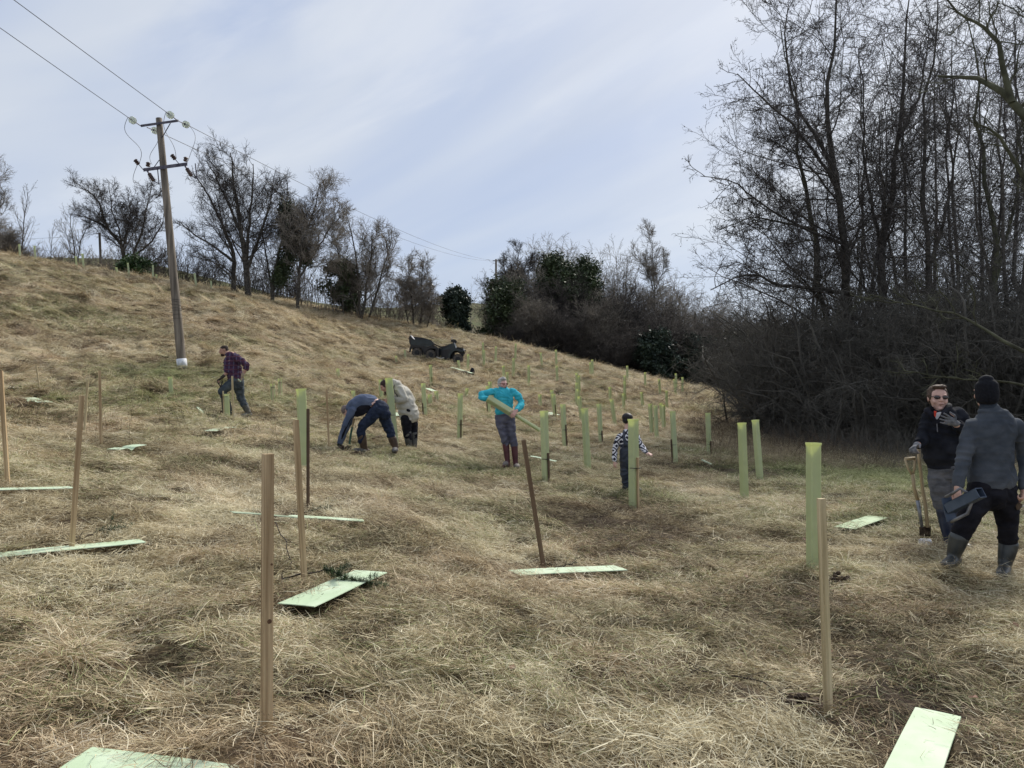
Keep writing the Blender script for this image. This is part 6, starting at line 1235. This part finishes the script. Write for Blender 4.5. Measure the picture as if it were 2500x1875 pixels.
# ---- bent-over man with spade ----------------------------------------------
def man_bent():
    Y = 14.4; K = 6.9115
    def w(x, y, d=0.0): return at(780 + x / K, 900 + y / K, Y + d)
    g0 = w(950, 1510); root = person(Vector((g0.x, Y, G(g0.x, Y))), 'person bending right down in blue-grey top, dark jeans and brown boots')
    B = MB(); torso = [(w(1010, 690), (.12, .12)), (w(975, 650), (.14, .13)), (w(880, 592), (.145, .135)), (w(740, 580), (.155, .16)), (w(620, 620), (.17, .14)), (w(540, 670), (.14, .10)), (w(490, 705), (.06, .06))]
    limb(B, torso, (0, 1, 0), 22); hP, hM, hx, hf, hu = head(B, w(462, 712, .02), (-.1, 0, -1), (-1, 0, -.1), .90)
    aN = [(w(560, 700, -.16), .06), (w(500, 800, -.18), .054), (w(440, 950, -.17), .046), (w(390, 1100, -.13), .042), (w(345, 1250, -.10), .032), (w(335, 1275, -.10), .028)]; aF = [(w(560, 680, .16), .06), (w(520, 820, .17), .052), (w(470, 960, .14), .045), (w(420, 1080, .10), .04), (w(370, 1230, .06), .03)]
    lN = [(w(960, 700, -.09), .105), (w(860, 830, -.10), .09), (w(735, 960, -.10), .072), (w(705, 1080, -.09), .062), (w(725, 1230, -.06), .055), (w(755, 1420, -.04), .046)]; lF = [(w(1060, 700, .06), .105), (w(1110, 860, .08), .092), (w(1160, 990, .10), .072), (w(1215, 1130, .10), .06), (w(1260, 1280, .10), .053), (w(1285, 1430, .10), .046)]
    for a in (aN, aF, lN, lF): limb(B, a)
    hand(B, w(340, 1270, -.10), (-.15, 0, -1), (1, 0, -.2), .19, .5, 1); hand(B, w(370, 1230, .06), (-.2, 0, -1), (1, 0, -.2), .19, .5, 1); fuse('body', B, mat('skin_rosy', (.55, .33, .28), (.68, .45, .39), 10, .6), root, .009, 3)
    J = MB(); limb(J, [(w(868, 575), (.155, .150)), (w(800, 570), (.165, .160)), (w(720, 580), (.175, .165)), (w(620, 620), (.185, .150)), (w(545, 670), (.165, .115))], (0, 1, 0), 24); limb(J, grow(aN[:5], .015)); limb(J, grow(aF[:5], .015))
    fuse('jumper', J, mat('jumper_blue_grey', (.065, .085, .135), (.12, .145, .21), 5, .9, .002, 80, spec=.1), root, .010, 4, .016, .11, 9)
    q = MB(); limb(q, [(w(850, 655, -.145), (.05, .02)), (w(720, 700, -.165), (.10, .02)), (w(600, 725, -.16), (.12, .02)), (w(520, 800, -.205), (.05, .02)), (w(450, 960, -.20), (.035, .02)), (w(370, 1180, -.155), (.022, .02))], (0, 0, 1), 14); fuse('side_panel', q, M_BLACKCLOTH, root, .009, 3)
    T = MB(); limb(T, [(w(950, 655), (.165, .150)), (w(990, 665), (.178, .165)), (w(1050, 720), (.175, .165)), (w(1090, 760), (.14, .13))], (0, 1, 0), 24); limb(T, grow(lN[:5], .020)); limb(T, grow(lF[:4], .020)); fuse('jeans', T, CL('denim_dark', (.012, .018, .036), (.028, .038, .068)), root, .010, 4, .020, .10, 10)
    q = MB(); q.ellipsoid(hP(0, -.02, .045), (.082, .092, .07), hM); q.ellipsoid(hP(0, -.05, .0), (.076, .06, .07), hM); fuse('hair', q, mat('hair_greying', (.10, .075, .07), (.22, .18, .17), 40, .8), root, .009, 2)
    q = MB(); q.tube([w(880, 640, -.165), w(925, 592, -.13), w(1000, 562, -.08), w(1080, 552, 0)], .014, 6); q.build('belt', mat('belt_brown', (.05, .025, .018), (.09, .05, .035)), root)
    MBR = mat('boot_brown', (.045, .028, .018), (.095, .062, .042), 7, .6); MBF = mat('boot_muddy_grey', (.05, .05, .052), (.12, .115, .11), 9, .7)
    for lg, k, tx in ((lN, 3, -.20), (lF, 3, .0)):
        a = Vector(lg[-1][0]); z = G(a.x, a.y) + .02; q = MB(); top = Vector(lg[k][0]).lerp(Vector(lg[k + 1][0]), .35); boot(q, top, Vector((a.x, a.y, z + .10)), Vector((a.x + tx, a.y - (.05 if tx else .18), z)), .075); fuse('boot', q, MBR, root, .009, 3)
        q = MB(); dx = Vector((tx, -.05 if tx else -.18, 0)); q.ellipsoid(Vector((a.x, a.y, z + .05)) + dx * .5, (.06 + abs(tx) * .55, .07 + abs(dx.y) * .5, .062)); fuse('boot_foot', q, MBF, root, .009, 2)
    q = MB(); hand(q, w(340, 1262, -.10), (-.2, 0, -1), (1, 0, -.2), .23, .55, 1); hand(q, w(362, 1240, .05), (-.2, 0, -1), (1, 0, -.2), .23, .55, 1); limb(q, [(w(345, 1240, -.1), .04), (w(335, 1290, -.1), .045)]); fuse('gloves', q, CL('glove_black', (.012, .014, .013), (.03, .034, .030)), root, .008, 2)
    s = empty('spade', w(500, 1450), 'muddy spade with a green shaft under the chest of the bent-over man', 'spade'); q = MB(); q.tube([w(585, 840), w(556, 985)], .019, 8); q.build('handle', M_STAKE, s); q = MB(); q.tube([w(556, 985), w(530, 1100), w(505, 1270)], .020, 8); q.build('shaft', mat('paint_green', (.03, .09, .06), (.07, .15, .10), 12, .5), s)
    q = MB(); q.prism([(462, 1290), (545, 1310), (535, 1400), (530, 1500), (475, 1500), (458, 1390)], lambda p, d: w(p[0], p[1], d), -.012, .012); q.build('blade', mat('mud_steel', (.05, .037, .026), (.11, .08, .055), 20, .8, .01, 50), s)
man_bent()

# ---- man in the beige jacket -------------------------------------------------
def man_beige():
    Y = 15.9; K = 6.9115
    def w(x, y, d=0.0): return at(780 + x / K, 900 + y / K, Y + d)
    g0 = w(1560, 1330); root = person(Vector((g0.x, Y, G(g0.x, Y))), 'person in beige hooded jacket and black trousers leaning over to hold a green guard')
    B = MB(); hP, hM, hx, hf, hu = head(B, w(1108, 300, .04), (-.75, -.15, -.65), (-.65, 0, .75), 1.0)
    limb(B, [(w(1500, 830), (.15, .16)), (w(1480, 700), (.155, .16)), (w(1440, 560), (.155, .16)), (w(1370, 420), (.15, .17)), (w(1290, 330), (.10, .15)), (w(1220, 310), (.055, .06)), (w(1160, 310), (.05, .05))], (1, 0, 0), 22)
    aN = [(w(1350, 350, -.16), .062), (w(1400, 440, -.19), .056), (w(1430, 515, -.2), .050), (w(1350, 530, -.2), .045), (w(1260, 525, -.18), .036), (w(1225, 522, -.16), .028)]; aF = [(w(1300, 380, .16), .06), (w(1300, 480, .18), .052), (w(1240, 530, .12), .045), (w(1190, 540, .05), .03)]
    lN = [(w(1470, 830, -.09), .10), (w(1470, 950, -.10), .085), (w(1480, 1080, -.1), .065), (w(1500, 1180, -.08), .057), (w(1510, 1270, -.07), .048)]; lF = [(w(1550, 830, .08), .10), (w(1575, 950, .08), .085), (w(1585, 1080, .06), .065), (w(1590, 1190, .08), .057), (w(1595, 1285, .08), .048)]
    for a in (aN, aF, lN, lF): limb(B, a)
    hand(B, w(1228, 522, -.16), w(1140, 515, -.13) - w(1228, 522, -.16), (0, .9, .3), .20, .35, 1); hand(B, w(1190, 540, .05), (-1, .1, 0), (0, -.9, 0), .19, .3, -1); fuse('body', B, mat('skin_tan', (.42, .24, .18), (.55, .34, .26), 10, .6), root, .009, 3)
    J = MB(); limb(J, [(w(1515, 800), (.205, .20)), (w(1500, 740), (.205, .20)), (w(1470, 620), (.20, .195)), (w(1430, 500), (.185, .19)), (w(1370, 390), (.165, .185)), (w(1295, 320), (.125, .16)), (w(1240, 295), (.08, .09))], (1, 0, .3), 24)
    for a in (aN, aF): limb(J, grow(a[:5], .022))
    q = J; q.ellipsoid(w(1310, 260, 0), (.16, .14, .075), Matrix.Rotation(.5, 3, 'Y')); MJ = mat('jacket_beige', (.36, .34, .29), (.48, .46, .40), 6, .8, .003, 40, spec=.2); fuse('jacket', J, MJ, root, .010, 4, .028, .12, 11)
    q = MB(); q.tube([w(1245, 300, -.12), w(1270, 400, -.19), w(1320, 470, -.215)], .008, 5); q.tube([w(1290, 215, -.1), w(1262, 290, -.14), w(1245, 340, -.14)], .009, 5); q.build('seam', M_BLACKCLOTH, root); q = MB(); q.ellipsoid(w(1500, 705, -.205), (.045, .012, .03), Matrix.Rotation(.5, 3, 'Y')); q.build('pocket_flap', M_BLACKCLOTH, root)
    T = MB(); limb(T, [(w(1505, 780), (.17, .155)), (w(1510, 840), (.165, .155)), (w(1510, 880), (.15, .15))], (1, 0, 0), 20); limb(T, grow(lN[:4], .022)); limb(T, grow(lF[:4], .022)); fuse('trousers', T, M_BLACKCLOTH, root, .010, 4, .014, .1, 12)
    for lg, tx in ((lN, .02), (lF, .06)):
        a = Vector(lg[-1][0]); z = G(a.x, a.y) + .02; q = MB(); boot(q, Vector(lg[2][0]) + Vector((0, 0, .0)), Vector((a.x, a.y, z + .10)), Vector((a.x + tx, a.y - .20, z)), .078); fuse('boot', q, mat('boot_grey_wet', (.04, .045, .046), (.10, .10, .098), 6, .4, spec=.5), root, .009, 3)
    q = MB()
    for a, b, h, r in ((0, -.025, .055, (.086, .095, .080)), (-.055, -.02, .015, (.032, .06, .06)), (.055, -.02, .015, (.032, .06, .06)), (0, -.06, -.01, (.07, .055, .07))): q.ellipsoid(hP(a, b, h), r, hM, 16, 10)
    fuse('hair', q, mat('hair_dark', (.018, .010, .009), (.05, .028, .024), 30, .7, .004, 80), root, .009, 2)
    q = MB(); q.tube([hP(0, .07, -.09), hP(0, .09, -.13), w(1085, 430, .02)], [.035, .025, .008], 8); q.build('beard', mat('beard_dark', (.02, .012, .010), (.05, .03, .025), 30, .8), root)
    tb = w(1282, 1240, -.32); guard('tilted tall guard gripped by the man in the beige jacket', 0, 0, 949, 923, base=Vector((tb.x, tb.y, G(tb.x, tb.y))), yaw=.45, stake=(2, .62, D_), s=.125)
man_beige()

# ---- man in the checked shirt --------------------------------------------------
def man_check():
    Y = 17.6; K = 7.543
    def w(x, y, d=0.0): return at(500 + x / K, 820 + y / K, Y + d)
    g0 = w(600, 1500); root = person(Vector((g0.x, Y, G(g0.x, Y))), 'person in dark purple checked shirt and slate trousers stepping uphill with a fork')
    B = MB(); hP, hM, hx, hf, hu = head(B, w(352, 275), (-.9, -.35, -.25), (-.2, 0, 1), 1.0)
    limb(B, [(w(580, 850), (.16, .13)), (w(560, 740), (.155, .125)), (w(530, 600), (.165, .13)), (w(510, 450), (.17, .12)), (w(470, 370), (.12, .10)), (w(425, 330), (.06, .06)), (w(395, 300), (.055, .055))], (1, 0, .1), 20)
    aN = [(w(585, 400, -.14), .06), (w(670, 460, -.17), .055), (w(765, 535, -.15), .048), (w(760, 600, -.14), .042), (w(715, 690, -.16), .036), (w(690, 745, -.18), .028)]; aF = [(w(420, 430, -.02), .058), (w(400, 540, -.08), .052), (w(410, 650, -.12), .044), (w(370, 715, -.16), .036), (w(310, 770, -.2), .028)]
    lN = [(w(545, 850, -.08), .10), (w(430, 930, -.12), .085), (w(320, 1020, -.14), .068), (w(385, 1150, -.10), .058), (w(450, 1280, -.06), .05), (w(480, 1380, -.04), .044)]; lF = [(w(625, 850, .06), .10), (w(640, 1000, .08), .085), (w(660, 1130, .1), .068), (w(740, 1290, .08), .058), (w(785, 1430, .06), .048), (w(800, 1480, .06), .042)]
    for a in (aN, aF, lN, lF): limb(B, a)
    hand(B, w(692, 740, -.18), (-.3, 0, -1), (-1, 0, 0), .19, .6, 1); hand(B, w(312, 768, -.2), (-.8, -.1, -.6), (.3, 0, -1), .19, .7, 1); fuse('body', B, mat('skin_brown', (.32, .18, .13), (.44, .27, .20), 10, .6), root, .010, 3)
    mt_ = mat('shirt_checked', (.030, .012, .034), (.058, .024, .056), 6, .9); nt = mt_.node_tree; N = nt.nodes; L = nt.links; p = N['Principled BSDF']; tc = N.new('ShaderNodeTexCoord'); bc = p.inputs['Base Color'].links[0].from_socket
    acc = None
    for ax_ in ('X', 'Z'):
        wv = N.new('ShaderNodeTexWave'); wv.bands_direction = ax_; wv.inputs['Scale'].default_value = 3.2; wv.inputs['Distortion'].default_value = .4; L.new(tc.outputs['Object'], wv.inputs['Vector']); r = N.new('ShaderNodeValToRGB'); r.color_ramp.elements[0].position = .80; r.color_ramp.elements[1].position = .93; L.new(wv.outputs['Fac'], r.inputs[0])
        mx = N.new('ShaderNodeMix'); mx.data_type = 'RGBA'; L.new(r.outputs[0], mx.inputs[0]); L.new(bc, mx.inputs[6]); mx.inputs[7].default_value = (.08, .07, .12, 1) if ax_ == 'X' else (.09, .035, .055, 1); bc = mx.outputs[2]
    L.new(bc, p.inputs['Base Color'])
    J = MB(); limb(J, [(w(568, 790), (.175, .145)), (w(558, 720), (.172, .14)), (w(530, 600), (.18, .145)), (w(512, 470), (.185, .135)), (w(475, 385), (.145, .12)), (w(435, 345), (.075, .075))], (1, 0, .1), 24); limb(J, grow(aN[:4], .018)); limb(J, grow(aF[:3], .018)); fuse('checked_shirt', J, mt_, root, .010, 4, .024, .10, 13)
    T = MB(); limb(T, [(w(572, 780), (.16, .13)), (w(585, 860), (.172, .145)), (w(590, 910), (.15, .13))], (1, 0, 0), 20); limb(T, grow(lN[:4], .020)); limb(T, grow(lF[:4], .020)); fuse('trousers', T, CL('cloth_slate_dark', (.035, .045, .055), (.075, .09, .10)), root, .010, 4, .020, .1, 14)
    for lg, k, tx in ((lN, 3, -.2), (lF, 3, -.08)):
        a = Vector(lg[-1][0]); z = G(a.x, a.y) + .02; q = MB(); boot(q, Vector(lg[k][0]), Vector((a.x, a.y, z + .10)), Vector((a.x + tx, a.y - .14, z)), .072); fuse('boot', q, mat('boot_olive', (.035, .038, .030), (.09, .09, .075), 6, .45, spec=.4), root, .010, 3)
    q = MB(); hand(q, w(692, 742, -.18), (-.3, 0, -1), (-1, 0, 0), .21, .6, 1); limb(q, [(w(708, 700, -.17), .038), (w(692, 745, -.18), .036)]); fuse('glove', q, CL('glove_tan', (.25, .20, .14), (.36, .30, .22)), root, .009, 2)
    q = MB(); hand(q, w(312, 768, -.2), (-.8, -.1, -.6), (.3, 0, -1), .21, .7, 1); limb(q, [(w(350, 735, -.18), .038), (w(312, 770, -.2), .036)]); fuse('glove', q, CL('glove_dark', (.035, .03, .025), (.07, .06, .05)), root, .009, 2)
    q = MB()
    for a, b, h, r in ((0, -.02, .052, (.080, .094, .072)), (0, -.05, .01, (.076, .06, .065))): q.ellipsoid(hP(a, b, h), r, hM, 16, 10)
    fuse('hair', q, mat('hair_short_dark', (.018, .012, .010), (.045, .03, .025), 40, .8, .002, 90), root, .009, 2); q = MB(); q.ellipsoid(hP(0, .045, -.085), (.052, .050, .038), hM); q.build('beard', mat('beard_short', (.02, .012, .010), (.05, .03, .022), 40, .9), root, smooth=True)
    s = empty('garden_fork', w(330, 1380, -.2), 'fork with a D-handle leaned on by the man in the checked shirt', 'fork'); MB1 = mat('handle_black', (.015, .013, .012), (.04, .035, .03)); q = MB(); q.tube([w(290, 930, -.2), w(315, 1160, -.2), w(335, 1390, -.2)], .018, 8); q.build('shaft', MB1, s); q = MB(); q.tube([w(288, 935, -.2), w(235, 850, -.2), w(232, 810, -.2), w(318, 815, -.2), w(322, 850, -.2), w(290, 935, -.2)], .014, 6); q.build('d_handle', MB1, s)
    q = MB(); q.bar(w(290, 1392, -.2), w(382, 1388, -.2), .03)
    for x in (295, 322, 350, 378): q.bar(w(x, 1390, -.2), w(x + 3, 1450, -.18), .014)
    q.build('tines', M_SOIL, s)
    q = MB(); q.prism([(600, 795), (620, 785), (672, 830), (662, 850)], lambda p_, d: w(p_[0], p_[1], d), -.22, -.20); o = q.build('white_card', M_FLAT); tag(o, 'small white card in the gloved hand of the man in the checked shirt', 'card')
man_check()

# ---- boy ------------------------------------------------------------------------
def boy():
    Y = 12.3; K = 6.9125
    def w(x, y, d=0.0): return at(1470 + x / K, 980 + y / K, Y + d)
    g0 = w(460, 1580); root = person(Vector((g0.x, Y, G(g0.x, Y))), 'child in dark dungarees and black and white patterned top, half hidden by a guard')
    B = MB(); hP, hM, hx, hf, hu = head(B, w(440, 320), (.95, .22, 0), (0, 0, 1), .86)
    limb(B, [(w(450, 1060), (.12, .09)), (w(445, 900), (.12, .09)), (w(440, 760), (.12, .09)), (w(435, 620), (.125, .085)), (w(428, 530), (.08, .06)), (w(420, 470), (.04, .042)), (w(420, 400), (.038, .04))], (1, 0, 0), 18)
    aL = [(w(310, 590), .042), (w(262, 670, 0), .038), (w(225, 790, 0), .034), (w(212, 900, -.03), .030), (w(208, 990, -.06), .023), (w(207, 1015, -.06), .02)]; aR = [(w(575, 590), .042), (w(620, 680, -.02), .038), (w(665, 760, -.05), .034), (w(705, 815, -.1), .030), (w(745, 860, -.15), .022)]
    lL = [(w(385, 1050), .072), (w(385, 1200, 0), .062), (w(400, 1360, .01), .05), (w(410, 1480, .02), .042), (w(420, 1540, .02), .036)]; lR = [(w(510, 1050), .072), (w(520, 1200, 0), .062), (w(520, 1360, .01), .05), (w(520, 1480, .02), .042), (w(520, 1540, .02), .036)]
    for a in (aL, aR, lL, lR): limb(B, a)
    hand(B, w(207, 1012, -.06), (.05, -.1, -1), (.6, .6, 0), .135, .35, 1, .16); hand(B, w(745, 860, -.15), w(850, 905, -.2) - w(745, 860, -.15), (0, .4, -1), .135, .12, -1, .2); fuse('body', B, mat('skin_child', (.56, .34, .28), (.68, .46, .39), 12, .55), root, .006, 2)
    mt_ = mat('jumper_diamonds', (.02, .02, .03), (.03, .03, .045)); nt = mt_.node_tree; N = nt.nodes; L = nt.links; p = N['Principled BSDF']; p.inputs['Roughness'].default_value = .95; tc = N.new('ShaderNodeTexCoord'); sp = N.new('ShaderNodeSeparateXYZ'); L.new(tc.outputs['Object'], sp.inputs[0])
    def M(op, a, b=None):
        n = N.new('ShaderNodeMath'); n.operation = op
        for i, v_ in enumerate((a, b)):
            if v_ is None: continue
            if isinstance(v_, (int, float)): n.inputs[i].default_value = v_
            else: L.new(v_, n.inputs[i])
        return n.outputs[0]
    s_ = .13; u = M('ABSOLUTE', M('SUBTRACT', M('FRACT', M('ADD', M('DIVIDE', M('ADD', sp.outputs[0], M('MULTIPLY', sp.outputs[1], .6)), s_), 10.3)), .5)); v_ = M('ABSOLUTE', M('SUBTRACT', M('FRACT', M('ADD', M('DIVIDE', sp.outputs[2], s_ * 1.05), 10.0)), .5)); dd = M('ADD', u, v_)
    wv = M('GREATER_THAN', M('FRACT', M('MULTIPLY', dd, 2.5)), .5); mx = N.new('ShaderNodeMix'); mx.data_type = 'RGBA'; L.new(wv, mx.inputs[0]); mx.inputs[6].default_value = (.018, .018, .032, 1); mx.inputs[7].default_value = (.66, .66, .70, 1); L.new(mx.outputs[2], p.inputs['Base Color'])
    J = MB(); limb(J, [(w(445, 800), (.13, .10)), (w(440, 700), (.135, .105)), (w(436, 610), (.142, .10)), (w(428, 545), (.10, .08)), (w(424, 510), (.06, .06))], (1, 0, 0), 20)
    for a in (aL[:5], aR): limb(J, grow(a, .013))
    fuse('patterned_jumper', J, mt_, root, .008, 3, .008, .06, 15)
    T = MB(); limb(T, [(w(445, 740, -.0), (.125, .112)), (w(445, 850), (.138, .112)), (w(448, 1000), (.140, .112)), (w(450, 1080), (.13, .10))], (1, 0, 0), 20); limb(T, [(w(385, 1060), .08), (w(385, 1200, 0), .074), (w(402, 1340, .01), .070), (w(412, 1430, .02), .066)]); limb(T, [(w(515, 1060), .08), (w(520, 1200, 0), .074), (w(520, 1340, .01), .070), (w(520, 1430, .02), .066)])
    limb(T, [(w(400, 740, -.10), (.03, .012)), (w(375, 640, -.10), (.022, .012)), (w(370, 540, -.06), (.022, .012)), (w(378, 500, 0), (.022, .02))], (1, 0, 0), 10); fuse('dungarees', T, mat('waterproof_navy', (.012, .018, .032), (.030, .038, .058), 6, .5, .003, 40, spec=.4), root, .008, 3, .014, .09, 16)
    for lg in (lL, lR):
        a = Vector(lg[-1][0]); z = G(a.x, a.y) + .02; q = MB(); boot(q, Vector(lg[3][0]), Vector((a.x, a.y, z + .08)), Vector((a.x + .10, a.y - .10, z)), .050); fuse('boot', q, mat('boot_khaki', (.12, .12, .08), (.22, .21, .15), 8, .6), root, .008, 2)
    q = MB()
    for a, b, h, r in ((0, -.016, .058, (.078, .090, .070)), (0, -.050, .0, (.068, .050, .055)), (-.05, .012, .052, (.024, .055, .035)), (.05, .012, .052, (.024, .055, .035))): q.ellipsoid(hP(a, b, h), r, hM, 16, 10)
    fuse('hair', q, mat('hair_black', (.008, .007, .009), (.022, .018, .020), 40, .5, .002, 90), root, .007, 2)
boy()

# ---- tools stuck upright in front of the man in sunglasses ------------------------
def spades():
    K = 3.191; Y = 8.55
    def w(x, y, d=0.0): return at(2150 + x / K, 900 + y / K, Y + d)
    MH = mat('ash_handle', (.34, .26, .15), (.52, .42, .27), 10, .55, stretch=(1, 1, .1)); MSS = mat('spade_steel', (.16, .17, .18), (.30, .31, .33), 9, .4, metal=.6)
    s = empty('spade', w(325, 1290), 'spade with a pale wooden D-handle stuck in the ground before the man in sunglasses', 'spade')
    q = MB(); q.tube([w(190, 703), w(225, 700), (w(268, 698))], .017, 10); q.tube([w(190, 705), w(215, 780), w(248, 830)], .013, 8); q.tube([w(268, 700), w(264, 780), w(250, 830)], .013, 8); q.tube([w(249, 820), w(262, 930), w(290, 1030)], [.020, .018, .019], 10); q.build('handle', MH, s, smooth=True); q = MB(); q.tube([w(288, 1025), w(322, 1235)], [.021, .016], 10); q.build('socket', MSS, s, smooth=True)
    q = MB(); q.prism([(300, 1232), (350, 1232), (348, 1310), (303, 1310)], lambda p, d: w(p[0], p[1], d), -.01, .01); q.build('blade', M_SOIL, s)
    s = empty('spade', w(365, 1290), 'long wooden-handled spade gripped by the gloved hand of the man in sunglasses', 'spade'); q = MB(); q.tube([w(290, 598, -.02), w(305, 740), w(328, 940), w(350, 1060), w(365, 1235)], [.019, .017, .017, .018, .020], 10); q.build('handle', MH, s, smooth=True); q = MB(); q.prism([(340, 1228), (392, 1228), (390, 1306), (343, 1306)], lambda p, d: w(p[0], p[1], d), .03, .05); q.build('blade', M_SOIL, s)
    c = w(347, 1318, -.12); c.z = G(c.x, c.y) + .085; q = MB(); q.bar(c - Vector((.065, 0, 0)), c + Vector((.065, 0, .0)), .06, .075); o = q.build('crumpled_packet', mat('packet_white', (.03, .03, .04), (.75, .76, .80), 16, .5, lo=.40, hi=.48), bevel=.012); tag(o, 'small white and dark blotched packet on the ground before the two upright spades', 'packet')
    a = hit(2492, 1250); q = MB(); q.ellipsoid(a + Vector((0, 0, .06)), (.22, .12, .05)); o = q.build('coat', mat('coat_grey', (.05, .055, .065), (.11, .115, .13), 6, .8), smooth=True); tag(o, 'grey cloth lying in the grass at the right edge behind the boots', 'coat')
spades()
build_grass()
